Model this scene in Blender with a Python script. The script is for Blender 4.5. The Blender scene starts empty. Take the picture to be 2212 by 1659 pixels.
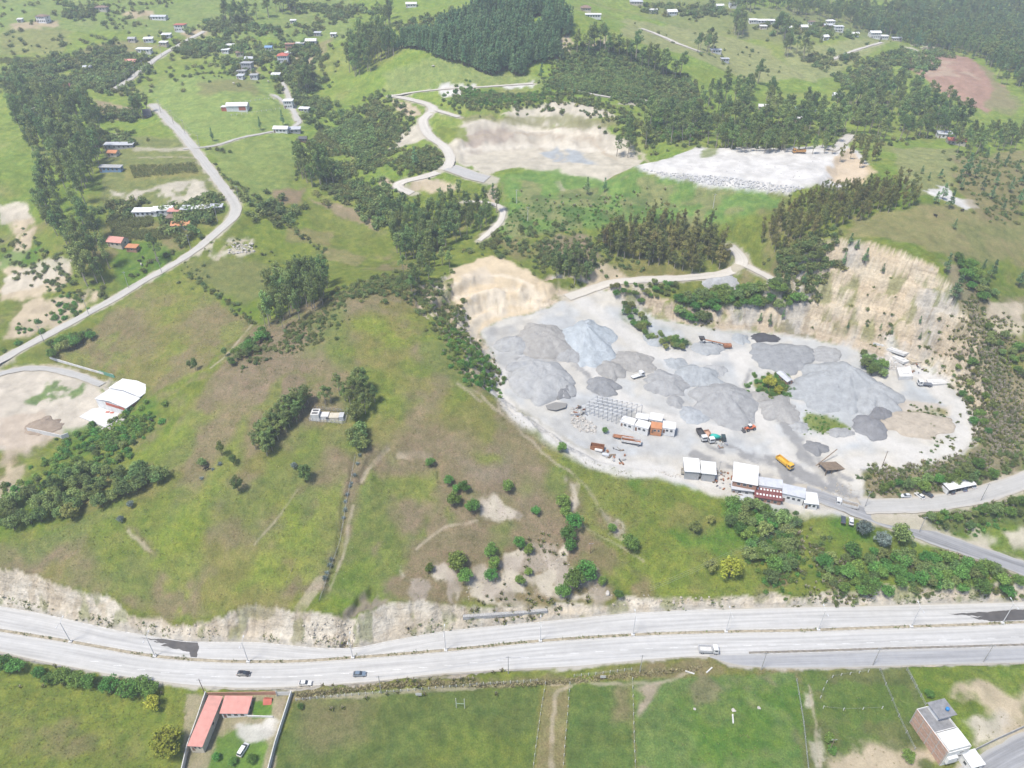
import bpy, bmesh, math, random
import numpy as np
from mathutils import Vector, Matrix
random.seed(7); RNG = np.random.default_rng(7)
SC = bpy.context.scene
COL = SC.collection
# ------------------------------------------------------------------ camera, sky, sun, exposure
CAM_H, PITCH, FOC, CX, CY = 230.0, math.radians(35.0), 1580.0, 1106.0, 829.5   # drone height above the highway; photo frame of 2212 x 1659
cam = bpy.data.cameras.new('camera'); camo = bpy.data.objects.new('camera', cam); COL.objects.link(camo)
camo.location = (0, 0, CAM_H); camo.rotation_euler = (math.pi/2-PITCH, 0, 0)
cam.sensor_width = 36; cam.lens = 36*FOC/2212; cam.clip_start = 1; cam.clip_end = 30000
SC.camera = camo
world = bpy.data.worlds.new('World'); SC.world = world; world.use_nodes = True
SUN_EL, SUN_AZ = math.radians(64), math.radians(-128)     # azimuth measured from +Y towards +X
nt = world.node_tree; nt.nodes.clear()
sky = nt.nodes.new('ShaderNodeTexSky'); sky.sky_type = 'NISHITA'; sky.sun_disc = False
sky.sun_elevation = SUN_EL; sky.sun_rotation = SUN_AZ; sky.air_density = 1.0; sky.dust_density = 4.0; sky.ozone_density = 1.0; sky.altitude = 2500
bg = nt.nodes.new('ShaderNodeBackground'); bg.inputs['Strength'].default_value = 0.062
wo = nt.nodes.new('ShaderNodeOutputWorld')
nt.links.new(sky.outputs[0], bg.inputs[0]); nt.links.new(bg.outputs[0], wo.inputs[0])
sun = bpy.data.lights.new('sun', 'SUN'); suno = bpy.data.objects.new('sun', sun); COL.objects.link(suno)
sun.energy = 1.5; sun.angle = math.radians(12); sun.color = (1.0, 0.945, 0.85)
sd = Vector((math.sin(SUN_AZ)*math.cos(SUN_EL), math.cos(SUN_AZ)*math.cos(SUN_EL), math.sin(SUN_EL)))
suno.rotation_euler = sd.to_track_quat('Z', 'Y').to_euler(); suno.location = sd*600
SC.view_settings.view_transform = 'Standard'; SC.view_settings.look = 'None'
SC.view_settings.exposure = 2.22; SC.view_settings.gamma = 1.0
SC.cycles.max_bounces = 5; SC.cycles.diffuse_bounces = 2; SC.cycles.glossy_bounces = 2; SC.cycles.transmission_bounces = 3
SC.cycles.volume_bounces = 0; SC.cycles.transparent_max_bounces = 8
SC.cycles.use_denoising = True
# ------------------------------------------------------------------ small maths
def hash2(ix, iy, seed):
    h = (ix.astype(np.int64)*374761393 + iy.astype(np.int64)*668265263 + seed*974634221) & 0xFFFFFFFF
    h = ((h ^ (h >> 13))*1274126177) & 0xFFFFFFFF
    h = ((h ^ (h >> 16))*2246822519) & 0xFFFFFFFF
    return ((h ^ (h >> 15)) & 0xFFFFFF)/float(0xFFFFFF)
def vnoise(x, y, seed=0):
    x = np.asarray(x, float); y = np.asarray(y, float)
    ix = np.floor(x); iy = np.floor(y); fx = x-ix; fy = y-iy
    fx = fx*fx*fx*(fx*(fx*6-15)+10); fy = fy*fy*fy*(fy*(fy*6-15)+10)
    a = hash2(ix, iy, seed); b = hash2(ix+1, iy, seed); c = hash2(ix, iy+1, seed); d = hash2(ix+1, iy+1, seed)
    return (a*(1-fx)+b*fx)*(1-fy) + (c*(1-fx)+d*fx)*fy
def fbm(x, y, seed=0, octv=4, gain=.5):
    s = 0; a = 1; t = 0
    for o in range(octv):
        s = s+a*vnoise(x*2**o*1.01+o*17.3, y*2**o*1.01-o*9.1, seed+o*31); t += a; a *= gain
    return s/t
def sstep(a, b, x):
    t = np.clip((x-a)/(b-a), 0, 1); return t*t*(3-2*t)
def rays(px):
    px = np.asarray(px, float).reshape(-1, 2)
    cx = (px[:, 0]-CX)/FOC; cy = -(px[:, 1]-CY)/FOC
    s, c = math.sin(PITCH), math.cos(PITCH)
    return np.stack([cx, c+cy*s, -s+cy*c], 1)
def unz(px, z):
    """photo points on the level z (scalar or one per point) -> x, y"""
    d = rays(px); t = (np.asarray(z, float)-CAM_H)/d[:, 2]
    return d[:, :2]*t[:, None]
def to_px(p):
    p = np.asarray(p, float).reshape(-1, 3); s, c = math.sin(PITCH), math.cos(PITCH)
    dz = p[:, 2]-CAM_H; dep = p[:, 1]*c-dz*s; up = p[:, 1]*s+dz*c
    return np.stack([CX+FOC*p[:, 0]/dep, CY-FOC*up/dep], 1)
def seg_sdf(poly, x, y, closed=True):
    """distance to a polygon (negative inside) / polyline, nearest fraction data"""
    P = np.asarray(poly, float)[:, :2]; n = len(P); best = np.full(x.shape, 1e18); bi = np.zeros(x.shape, int); bt = np.zeros(x.shape)
    ins = np.zeros(x.shape, bool)
    for i in range(n if closed else n-1):
        a = P[i]; b = P[(i+1) % n]; ab = b-a; L = max(ab@ab, 1e-9)
        t = np.clip(((x-a[0])*ab[0]+(y-a[1])*ab[1])/L, 0, 1)
        d = (x-a[0]-t*ab[0])**2+(y-a[1]-t*ab[1])**2
        m = d < best; best = np.where(m, d, best); bi = np.where(m, i, bi); bt = np.where(m, t, bt)
        if closed and a[1] != b[1]:
            c = ((a[1] > y) != (b[1] > y)) & (x < (b[0]-a[0])*(y-a[1])/(b[1]-a[1])+a[0]); ins ^= c
    d = np.sqrt(best)
    if closed: d = np.where(ins, -d, d)
    return d, bi, bt
def tps_fit(pts, vals, lam=2.0):
    P = np.asarray(pts, float)/100; n = len(P)
    r2 = ((P[:, None]-P[None])**2).sum(-1); K = .5*r2*np.log(r2+1e-12)
    A = np.zeros((n+3, n+3)); A[:n, :n] = K+lam*1e-2*np.eye(n); A[:n, n] = 1; A[:n, n+1:] = P; A[n, :n] = 1; A[n+1:, :n] = P.T
    w = np.linalg.solve(A, np.concatenate([vals, [0, 0, 0]]))
    def ev(x, y):
        out = np.empty(x.size); X = np.stack([x.ravel(), y.ravel()], 1)/100
        for s in range(0, len(X), 40000):
            q = X[s:s+40000]; r2 = ((q[:, None]-P[None])**2).sum(-1)
            out[s:s+40000] = (.5*r2*np.log(r2+1e-12))@w[:n]+w[n]+q@w[n+1:]
        return out.reshape(x.shape)
    return ev
# ------------------------------------------------------------------ scene helpers
def link(o, parent=None):
    COL.objects.link(o)
    if parent: o.parent = parent
    return o
def tag(o, label=None, cat=None, group=None, kind=None):
    if label: o['label'] = label
    if cat: o['category'] = cat
    if group: o['group'] = group
    if kind: o['kind'] = kind
    return o
def empty(name, loc=(0, 0, 0), rz=0, scale=1):
    o = bpy.data.objects.new(name, None); COL.objects.link(o); o.empty_display_size = .5
    o.location = loc; o.rotation_euler = (0, 0, rz); o.scale = (scale,)*3 if not hasattr(scale, '__len__') else scale
    return o
class MB:
    """collects shapes, becomes one mesh object"""
    def __init__(s): s.v = []; s.f = []; s.m = []
    def add(s, vs, fs, mi=0):
        b = len(s.v); s.v += [tuple(v) for v in vs]; s.f += [tuple(i+b for i in f) for f in fs]; s.m += [mi]*len(fs); return s
    def box(s, x0, x1, y0, y1, z0, z1, mi=0, taper=0):
        t = taper
        s.add([(x0, y0, z0), (x1, y0, z0), (x1, y1, z0), (x0, y1, z0), (x0+t, y0+t, z1), (x1-t, y0+t, z1), (x1-t, y1-t, z1), (x0+t, y1-t, z1)],
              [(0, 3, 2, 1), (4, 5, 6, 7), (0, 1, 5, 4), (1, 2, 6, 5), (2, 3, 7, 6), (3, 0, 4, 7)], mi); return s
    def prism(s, prof, y0, y1, mi=0):
        """profile in x,z extruded along y"""
        n = len(prof); vs = [(p[0], y0, p[1]) for p in prof]+[(p[0], y1, p[1]) for p in prof]
        fs = [tuple(range(n)), tuple(range(2*n-1, n-1, -1))]+[(i, i+n, (i+1) % n+n, (i+1) % n) for i in range(n)]
        s.add(vs, fs, mi); return s
    def tube(s, pts, r, n=6, mi=0, cap=True):
        pts = [Vector(p) for p in pts]; rr = r if hasattr(r, '__len__') else [r]*len(pts); vs = []; fs = []
        for k, p in enumerate(pts):
            d = (pts[min(k+1, len(pts)-1)]-pts[max(k-1, 0)]).normalized()
            a = d.cross(Vector((0, 0, 1)) if abs(d.z) < .95 else Vector((1, 0, 0))).normalized(); b = d.cross(a)
            for j in range(n):
                t = 2*math.pi*j/n; vs.append(p+(a*math.cos(t)+b*math.sin(t))*rr[k])
        for k in range(len(pts)-1):
            for j in range(n): fs.append((k*n+j, k*n+(j+1) % n, (k+1)*n+(j+1) % n, (k+1)*n+j))
        if cap: fs += [tuple(range(n-1, -1, -1)), tuple((len(pts)-1)*n+j for j in range(n))]
        s.add(vs, fs, mi); return s
    def cyl(s, a, b, r, n=10, mi=0): return s.tube([a, b], r, n, mi)
    def mesh(s, name, mats):
        me = bpy.data.meshes.new(name); me.from_pydata(s.v, [], s.f)
        for m in (mats if isinstance(mats, (list, tuple)) else [mats]): me.materials.append(m)
        if any(s.m): me.polygons.foreach_set('material_index', s.m)
        bm = bmesh.new(); bm.from_mesh(me); bmesh.ops.recalc_face_normals(bm, faces=bm.faces); bm.to_mesh(me); bm.free()
        return me
    def build(s, name, mats, parent=None, smooth=False, bevel=0):
        me = s.mesh(name, mats)
        if smooth: me.polygons.foreach_set('use_smooth', [True]*len(me.polygons))
        o = link(bpy.data.objects.new(name, me), parent)
        if bevel:
            m = o.modifiers.new('bevel', 'BEVEL'); m.width = bevel; m.segments = 2; m.limit_method = 'ANGLE'
        return o
def copy_tree(o, parent=None):
    c = o.copy(); COL.objects.link(c)
    if parent: c.parent = parent
    for ch in o.children: copy_tree(ch, c)
    return c
# ------------------------------------------------------------------ materials
def mat_nodes(name):
    m = bpy.data.materials.new(name); m.use_nodes = True; n = m.node_tree.nodes; l = m.node_tree.links
    return m, n, l, n['Principled BSDF']
MATS = {}
def plain(name, c, rough=.7, var=.18, scale=1.2, metal=0, bump=0, spec=.3, dirt=0, stripes=None):
    """paint / plaster / metal with soft mottling, optional grime and sheet ribs"""
    if name in MATS: return MATS[name]
    m, n, l, b = mat_nodes(name)
    tc = n.new('ShaderNodeTexCoord'); nz = n.new('ShaderNodeTexNoise'); nz.inputs['Scale'].default_value = scale; nz.inputs['Detail'].default_value = 5
    l.new(tc.outputs['Object'], nz.inputs['Vector'])
    r = n.new('ShaderNodeMapRange'); r.inputs['From Min'].default_value = .3; r.inputs['From Max'].default_value = .7
    r.inputs['To Min'].default_value = 1-var; r.inputs['To Max'].default_value = 1+var*.6; l.new(nz.outputs['Fac'], r.inputs['Value'])
    mx = n.new('ShaderNodeMix'); mx.data_type = 'RGBA'; mx.blend_type = 'MULTIPLY'; mx.inputs[0].default_value = 1; mx.inputs[6].default_value = (*c, 1)
    l.new(r.outputs[0], mx.inputs[7]); out = mx.outputs[2]
    if dirt:
        n2 = n.new('ShaderNodeTexNoise'); n2.inputs['Scale'].default_value = scale*.45; n2.inputs['Detail'].default_value = 7; l.new(tc.outputs['Object'], n2.inputs['Vector'])
        r2 = n.new('ShaderNodeMapRange'); r2.inputs['From Min'].default_value = .5; r2.inputs['From Max'].default_value = .72; r2.inputs['To Max'].default_value = dirt; l.new(n2.outputs['Fac'], r2.inputs['Value'])
        m2 = n.new('ShaderNodeMix'); m2.data_type = 'RGBA'; m2.inputs[7].default_value = (.2, .17, .13, 1); l.new(r2.outputs[0], m2.inputs[0]); l.new(out, m2.inputs[6]); out = m2.outputs[2]
    l.new(out, b.inputs['Base Color']); b.inputs['Roughness'].default_value = rough; b.inputs['Metallic'].default_value = metal
    b.inputs['Specular IOR Level'].default_value = spec
    if stripes:
        wv = n.new('ShaderNodeTexWave'); wv.bands_direction = stripes[0]; wv.inputs['Scale'].default_value = stripes[1]; l.new(tc.outputs['Object'], wv.inputs['Vector'])
        bp = n.new('ShaderNodeBump'); bp.inputs['Strength'].default_value = .6; bp.inputs['Distance'].default_value = .05
        l.new(wv.outputs['Fac'], bp.inputs['Height']); l.new(bp.outputs[0], b.inputs['Normal'])
    elif bump:
        bp = n.new('ShaderNodeBump'); bp.inputs['Strength'].default_value = bump; bp.inputs['Distance'].default_value = .1
        l.new(nz.outputs['Fac'], bp.inputs['Height']); l.new(bp.outputs[0], b.inputs['Normal'])
    MATS[name] = m; return m
def leafmat(name, c1, c2, hue=.03, val=.5):
    """foliage: colour drifts over the crown and from plant to plant, light passes through"""
    if name in MATS: return MATS[name]
    m, n, l, b = mat_nodes(name)
    oi = n.new('ShaderNodeObjectInfo'); tc = n.new('ShaderNodeTexCoord'); nz = n.new('ShaderNodeTexNoise'); nz.inputs['Scale'].default_value = .9; nz.inputs['Detail'].default_value = 3
    l.new(tc.outputs['Object'], nz.inputs['Vector'])
    add = n.new('ShaderNodeMath'); add.operation = 'MULTIPLY_ADD'; add.inputs[1].default_value = .6; l.new(oi.outputs['Random'], add.inputs[0])
    sc = n.new('ShaderNodeMapRange'); sc.inputs['From Min'].default_value = .3; sc.inputs['From Max'].default_value = .7; sc.inputs['To Min'].default_value = -.1; sc.inputs['To Max'].default_value = .5
    l.new(nz.outputs['Fac'], sc.inputs['Value']); l.new(sc.outputs[0], add.inputs[2])
    mx = n.new('ShaderNodeMix'); mx.data_type = 'RGBA'; mx.inputs[6].default_value = (*c1, 1); mx.inputs[7].default_value = (*c2, 1); l.new(add.outputs[0], mx.inputs[0])
    hs = n.new('ShaderNodeHueSaturation'); l.new(mx.outputs[2], hs.inputs['Color'])
    at = n.new('ShaderNodeAttribute'); at.attribute_name = 'leaf'; 
    r = n.new('ShaderNodeMapRange'); r.inputs['To Min'].default_value = 1-val; r.inputs['To Max'].default_value = 1+val; l.new(at.outputs['Fac'], r.inputs['Value']); mq = n.new('ShaderNodeMath'); mq.operation = 'MULTIPLY'; fq = n.new('ShaderNodeMath'); fq.operation = 'FRACT'; uq = n.new('ShaderNodeMath'); uq.operation = 'MULTIPLY'; uq.inputs[1].default_value = 91.7; l.new(oi.outputs['Random'], uq.inputs[0]); l.new(uq.outputs[0], fq.inputs[0]); rq = n.new('ShaderNodeMapRange'); rq.inputs['To Min'].default_value = .72; rq.inputs['To Max'].default_value = 1.3; l.new(fq.outputs[0], rq.inputs['Value']); l.new(r.outputs[0], mq.inputs[0]); l.new(rq.outputs[0], mq.inputs[1]); l.new(mq.outputs[0], hs.inputs['Value'])
    r3 = n.new('ShaderNodeMapRange'); r3.inputs['To Min'].default_value = .5-hue; r3.inputs['To Max'].default_value = .5+hue
    md = n.new('ShaderNodeMath'); md.operation = 'FRACT'; mu = n.new('ShaderNodeMath'); mu.operation = 'MULTIPLY'; mu.inputs[1].default_value = 17.3
    l.new(oi.outputs['Random'], mu.inputs[0]); l.new(mu.outputs[0], md.inputs[0]); l.new(md.outputs[0], r3.inputs['Value']); l.new(r3.outputs[0], hs.inputs['Hue'])
    l.new(hs.outputs[0], b.inputs['Base Color']); b.inputs['Roughness'].default_value = .75; b.inputs['Specular IOR Level'].default_value = .2
    tr = n.new('ShaderNodeBsdfTranslucent'); l.new(hs.outputs[0], tr.inputs['Color']); ms = n.new('ShaderNodeMixShader'); ms.inputs[0].default_value = .42
    out = n['Material Output']; l.new(b.outputs[0], ms.inputs[1]); l.new(tr.outputs[0], ms.inputs[2]); l.new(ms.outputs[0], out.inputs[0])
    MATS[name] = m; return m
# ------------------------------------------------------------------ terrain: natural surface from levels read along the valley
CP = [  # photo x, photo y, level above the highway
 (-250,1700,0),(0,1659,0),(500,1659,0),(1100,1659,0),(1600,1659,-0.5),(2212,1659,-1.5),(2450,1700,-2),(0,1480,0),(500,1520,0),(1100,1500,0),(1600,1500,0),(2212,1500,-0.5),(-250,1480,0),(2450,1480,0),
 (-200,1270,10),(0,1262,10),(150,1275,10),(330,1330,5),(400,1345,4),(500,1340,8),(640,1340,10),(750,1335,10),(900,1325,12),(980,1318,7),(1100,1320,5),(1300,1305,4),(1500,1302,3),(1700,1300,3),(1900,1288,5),(2100,1280,5.5),(2212,1280,5),(2450,1280,4),
 (-200,1200,14),(0,1200,15),(400,1200,17.6),(640,1200,18.4),(800,1200,14),(1000,1200,14),(1200,1200,10),(1400,1200,9),(1600,1200,9),(1800,1200,8),(2000,1215,6),(2212,1232,6),(2450,1300,6),
 (0,1100,18.4),(300,1100,22.4),(600,1100,24),(750,1100,23.2),(900,1100,19.2),(1100,1100,17),(1300,1100,15),(1500,1090,14),(1700,1130,12),(1850,1150,11),
 (-200,1000,16.8),(0,1010,17.6),(200,1000,21.6),(400,1000,28.8),(600,1000,30.4),(800,1000,29.6),(1000,1000,28),(1200,1000,24),(1300,1010,20),
 (-200,900,20.8),(0,900,21.6),(150,900,22.4),(300,900,27.2),(450,900,35.2),(650,900,36.8),(800,900,36.8),(1000,900,35.2),(1090,890,33),
 (-200,800,25.6),(0,800,26.4),(150,800,28),(300,800,32),(450,800,40.8),(600,800,44),(750,800,44.8),(900,800,43.2),(1000,790,40.8),
 (-200,700,35.2),(0,700,33.6),(150,700,33.6),(300,700,36.8),(450,700,40),(560,700,43.2),(700,700,51.2),(800,700,52),(900,690,50.4),(970,670,49.6),
 (720,640,54.4),(800,635,56),(880,630,55.2),(950,625,53.6),(650,650,47.2),(700,585,50.4),(800,575,47.7),(900,570,49.5),(990,590,53),(1060,552,54),(1120,570,51),(1180,600,45),
 (0,600,40),(60,640,37.6),(100,600,43.2),(0,500,52.2),(60,500,54),(150,500,59.4),(400,560,52.2),(330,600,45.6),(260,640,40.8),(500,455,66),(300,480,59.4),(390,290,78),(340,230,81),(100,350,72),(0,400,68),(0,330,74),(-200,400,68),(-200,600,40),
 (600,520,54),(700,480,54),(800,500,51.3),(620,380,69),(680,370,67),(560,300,77),(660,290,77),(420,330,77),(500,400,70),
 (1000,470,56),(1080,450,62),(1200,430,65),(1500,410,71),(1650,430,74),(1300,500,59),(1250,525,56),(1450,560,49),(1450,500,58),(1600,480,67),(1600,545,51),(1300,400,67),(1200,380,69),(950,420,64),
 (1230,640,39),(1300,612,42),(1500,602,44),(1650,600,46),(1600,640,41),(1450,640,40),(1350,640,40),
 (1700,540,62),(1800,560,66),(1950,528,70),(2050,570,67),(1900,470,72),(2000,480,71),(2100,500,68),(1850,400,75),(1750,430,73),(1750,640,50),(1780,680,46),
 (2110,640,56),(2120,720,47),(2212,560,57),(2212,640,50),(2212,700,46),(2212,800,38),(2130,860,30),(2212,900,28),(2150,960,24),(2150,1020,21),(2212,1000,22),(2212,1060,16),(2000,1100,14),(2100,1085,15),(2450,700,48),(2450,1000,28),(1900,1110,13),(2050,1150,11),(2212,1180,9),
 (1200,355,71),(1000,385,70),(1380,355,71),(1200,285,86),(1200,250,90),(1000,300,80),(1320,300,82),(1450,335,77),(900,240,84),(850,340,71),(900,345,77),(960,370,70),(840,400,66),(780,340,68),(740,300,72),(850,220,86),
 (1050,190,95),(900,190,90),(1200,210,93),(1300,195,92),(1080,168,97),(950,130,102),(850,110,108),(1050,20,132),(1150,25,131),(1220,70,122),(1240,110,110),(1180,160,98),(950,70,124),(900,90,116),
 (0,230,85),(150,250,83),(300,200,86),(300,100,105),(300,30,120),(0,100,108),(0,30,122),(-250,100,108),(-250,230,86),(550,230,85),(600,130,100),(500,170,93),(480,185,92),(700,220,82),(640,160,92),(700,120,100),(700,30,118),(800,40,116),(500,60,113),(600,250,81),(780,180,90),
 (1350,120,106),(1350,160,96),(1400,60,106),(1400,15,114),(1600,100,91),(1700,150,84),(1500,180,90),(1600,230,79),(1450,240,82),(1500,130,98),(1650,30,108),(1800,60,92),(1800,110,88),(1900,90,86),(1700,300,78),(1560,310,77),(1800,220,76),
 (2000,100,76),(2000,40,84),(2212,100,70),(2212,20,84),(2450,60,74),(2080,150,79),(2000,140,80),(2180,240,66),(1950,250,70),(2212,270,64),(1900,300,73),(2000,330,73),(2150,380,74),(2212,450,66),(2000,430,78),(2450,300,62),(1990,180,76)]
CPa = np.array(CP, float); cpxy = unz(CPa[:, :2], CPa[:, 2])
extra = [(-700, 0, -3), (0, 0, -3), (700, 0, -4), (-900, 900, 150), (900, 1300, 190), (300, 1350, 210), (-300, 1200, 200), (-900, 400, 60), (900, 500, 50), (900, 900, 80), (700, 1200, 150), (0, 1150, 170), (-600, 1050, 175)]
G_ev = tps_fit(np.vstack([cpxy, [e[:2] for e in extra]]), np.concatenate([CPa[:, 2], [e[2] for e in extra]]), lam=1.5)
# a sheet of ground: fine in the valley that the drone looks over, coarse out to the horizon
Ys = [100.]
while Ys[-1] < 1450: Ys.append(Ys[-1]+min(.40*(max(Ys[-1], 115)/119)**1.13, 3.4))
nf = 24
Ys = list(-600+700*(np.linspace(0, 1, nf, endpoint=False)**.6)) + Ys + list(1450+np.cumsum(np.geomspace(5, 420, 30)))
Ys = np.array(Ys)
NT = 930; t_in = np.linspace(-1, 1, NT); ext = 1+np.cumsum(np.geomspace(.004, .75, 24)); Ts = np.concatenate([-ext[::-1], t_in, ext])
def Wd(y): return .82*(.819*np.clip(y, 100, 1500)+132)
GX = Wd(Ys)[:, None]*Ts[None]; GY = np.repeat(Ys[:, None], len(Ts), 1)
cxg, cyg = np.clip(GX, -950, 950), np.clip(GY, 0, 1400)
# the spline is smooth: evaluate on every 4th vertex of the sheet and fill in between
ri = np.unique(np.r_[np.arange(0, len(Ys), 4), len(Ys)-1]); ci = np.unique(np.r_[np.arange(0, len(Ts), 6), len(Ts)-1])
gc = G_ev(cxg[np.ix_(ri, ci)], cyg[np.ix_(ri, ci)])
tmp = np.stack([np.interp(Ts, Ts[ci], row) for row in gc]); GZ = np.stack([np.interp(Ys, Ys[ri], tmp[:, k]) for k in range(len(Ts))], 1)
over = np.hypot(GX-cxg, GY-cyg); GZ = GZ+np.minimum(.05*over, 40)+30*fbm(GX/500, GY/500, 5)*sstep(200, 1500, over)
# natural unevenness
far = sstep(250, 700, GY)
hill = sstep(3, 12, GZ)
GZ = GZ+hill*((fbm(GX/70, GY/70, 1, 3)-.5)*(2.5+5*far)+(fbm(GX/16, GY/16, 2, 3)-.5)*(1.2+1.6*far))+(fbm(GX/2.2, GY/2.2, 3, 2)-.5)*.22+(fbm(GX/30, GY/30, 9, 2)-.5)*.8*(1-hill)
def bilin(F, x, y):
    x = np.asarray(x, float); y = np.asarray(y, float)
    fi = np.interp(y, Ys, np.arange(len(Ys))); i = np.clip(fi.astype(int), 0, len(Ys)-2); b = fi-i
    fj = np.interp(x/Wd(y), Ts, np.arange(len(Ts))); j = np.clip(fj.astype(int), 0, len(Ts)-2); a = fj-j
    return (F[i, j]*(1-a)+F[i, j+1]*a)*(1-b)+(F[i+1, j]*(1-a)+F[i+1, j+1]*a)*b
def zat(x, y): return bilin(GZ, x, y)
MD = np.concatenate([np.arange(90, 1500, 1.0), np.arange(1500, 4000, 10.)])
def at(px):
    """photo points -> points on the ground that the drone sees there"""
    d = rays(px); t = MD[None]/d[:, 1:2]; X = d[:, :1]*t; Y = np.broadcast_to(MD[None], X.shape); Z = CAM_H+d[:, 2:3]*t
    h = zat(X, Y)-Z; k = np.argmax(h > 0, 1); k = np.maximum(k, 1); r = np.arange(len(k))
    h0, h1 = h[r, k-1], h[r, k]; w = np.clip(-h0/np.where(np.abs(h1-h0) < 1e-9, 1e-9, h1-h0), 0, 1)
    tt = t[r, k-1]*(1-w)+t[r, k]*w; p = d*tt[:, None]+np.array([0, 0, CAM_H]); p[:, 2] = zat(p[:, 0], p[:, 1]); return p
def at1(x, y): return Vector(at([(x, y)])[0])
def box_of(P, m):
    x0, y0 = P[:, 0].min()-m, P[:, 1].min()-m; x1, y1 = P[:, 0].max()+m, P[:, 1].max()+m
    r = np.where((Ys >= y0) & (Ys <= y1))[0]
    if len(r) == 0: return None
    sl = slice(r[0], r[-1]+1); X = GX[sl]; c = np.where(((X >= x0) & (X <= x1)).any(0))[0]
    if len(c) == 0: return None
    return sl, slice(c[0], c[-1]+1)
CUT = np.zeros_like(GZ); FILL = np.zeros_like(GZ); CUTD = np.zeros_like(GZ); CUTS = np.zeros_like(GZ); FLOOR = np.zeros_like(GZ)
def earthwork(P, zs, kcut, kfill, reach, gully=1.0, verge=.6, inner=None, seed=0, smooth=0, ledge=0.):
    """level a floor inside the outline P; cut banks rise and fill banks fall outside it"""
    P = np.asarray(P); b = box_of(P, reach)
    x, y, z = GX[b], GY[b], GZ[b]
    wx = (fbm(x/6, y/6, 40+seed, 3)-.5)*3*gully; d, bi, bt = seg_sdf(P, x, y)
    zs = np.asarray(zs, float) if hasattr(zs, '__len__') else np.full(len(P), float(zs)); n = len(P)
    zb = zs[bi]*(1-bt)+zs[(bi+1) % n]*bt
    L = np.r_[0, np.cumsum(np.hypot(*(np.roll(P, -1, 0)-P).T))]; s = L[bi]+bt*(L[bi+1]-L[bi])
    floor = inner(x, y) if inner else zb
    rg = np.abs(vnoise(s/3.1, d*.05, 50+seed)-.5)*2; rg2 = vnoise(s/11., d*.02, 51+seed)
    dd = np.maximum(d-verge-wx*.4, 0); de = np.maximum(dd-(1-rg)*.9*gully*sstep(0, 3, dd)*sstep(22, 6, dd)-rg2*2.2*gully*sstep(0, 4, dd)-(fbm(x/9, y/9, 61+seed, 4)-.5)*5*gully*sstep(1, 8, dd), 0)
    kc = np.asarray(kcut, float); kc = kc if kc.ndim == 0 else kc[bi]*(1-bt)+kc[(bi+1) % n]*bt
    hh = de*kc; hh = hh+ledge*(np.sin(hh*6.283/7.5+rg2*5)*.75+np.sin(hh*6.283/2.9+rg2*9)*.28)*sstep(1, 5, hh)
    up = zb+hh+(fbm(x/3, y/3, 60+seed, 3)-.5)*(.5 if seed == 1 else 1.2)*gully*sstep(0, 2, dd); dn = zb-np.maximum(d-verge, 0)*kfill
    out = np.where(z > up, up, np.where((z < dn) & (d < 28), dn, z)); w = sstep(reach, reach*.8, d)
    out = z*(1-w)+out*w
    CUT[b] = np.where((d > 0) & (seed not in (3, 4)) & (z-up > .25), np.maximum(CUT[b], w*sstep(.2, 1.2, z-up)), CUT[b]); FILL[b] = np.where((d > 0) & (dn-z > .2), 1, FILL[b])
    CUTS[b] = np.where(d > 0, s, CUTS[b]); CUTD[b] = np.where(d > 0, d, CUTD[b])
    fl = floor+(fbm(x/9, y/9, 70+seed, 3)-.5)*smooth
    GZ[b] = np.where(d <= 0, fl, out); FLOOR[b] = np.where(d <= 0, 1, FLOOR[b])
# highway bench
HN = [(-160,1290),(-60,1302),(0,1310),(100,1328),(250,1362),(400,1387),(560,1388),(700,1402),(780,1400),(830,1387),(960,1364),(1100,1350),(1200,1341),(1350,1326),(1500,1318),(1700,1312),(1900,1308),(2100,1303),(2212,1300),(2400,1296)]
HS = [(-160,1380),(-60,1396),(0,1408),(60,1423),(130,1437),(250,1460),(400,1480),(520,1488),(650,1484),(800,1474),(950,1456),(1100,1447),(1250,1440),(1400,1425),(1530,1416),(1575,1436),(1650,1443),(1800,1443),(2000,1437),(2212,1432),(2400,1428)]
hn, hs = unz(HN, 0), unz(HS, 0); hwy = np.vstack([hn, hs[::-1]])
# quarry floor
QF = [(1200,645,38),(1050,720,34),(1130,850,29),(1300,960,21),(1480,1020,17.5),(1700,1075,15),(1850,1090,14),(1700,900,20),(1500,800,24),(1350,700,31),(1650,720,27),(1900,800,25),(2050,900,23),(2060,960,22),(1850,1000,18),(1950,1010,19),(1290,620,40.5)]
q = np.array(QF, float); qxy = unz(q[:, :2], q[:, 2]); QFev = tps_fit(qxy, q[:, 2], lam=6)
QP = [(1035,715),(1060,760),(1085,800),(1075,850),(1150,905),(1230,965),(1300,1000),(1390,1015),(1480,1045),(1600,1085),(1760,1110),(1850,1115),(1890,1100),(1870,1060),(1850,1012),(1960,1012),(2060,990),(2105,950),(2095,880),(2055,835),(1990,800),(1900,775),(1830,750),(1740,730),(1640,718),(1560,716),(1500,702),(1420,688),(1350,655),(1330,640),(1290,632),(1230,645),(1150,675),(1080,690)]
qpz = np.full(len(QP), 25.)
for _ in range(8): qpx = unz(QP, qpz); qpz = QFev(qpx[:, 0], qpx[:, 1])
QK = np.full(len(QP), 1.3); QK[[0, 31, 32, 33]] = .62; QK[[1, 2, 3, 30]] = .85
earthwork(qpx, qpz, QK, .6, 90, ledge=2.0, gully=1.1, verge=.4, inner=QFev, seed=2, smooth=1.0)
earthwork(hwy, 0, 1.9, .5, 26, gully=.8, verge=.5, inner=lambda x, y: x*0, seed=1)
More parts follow.
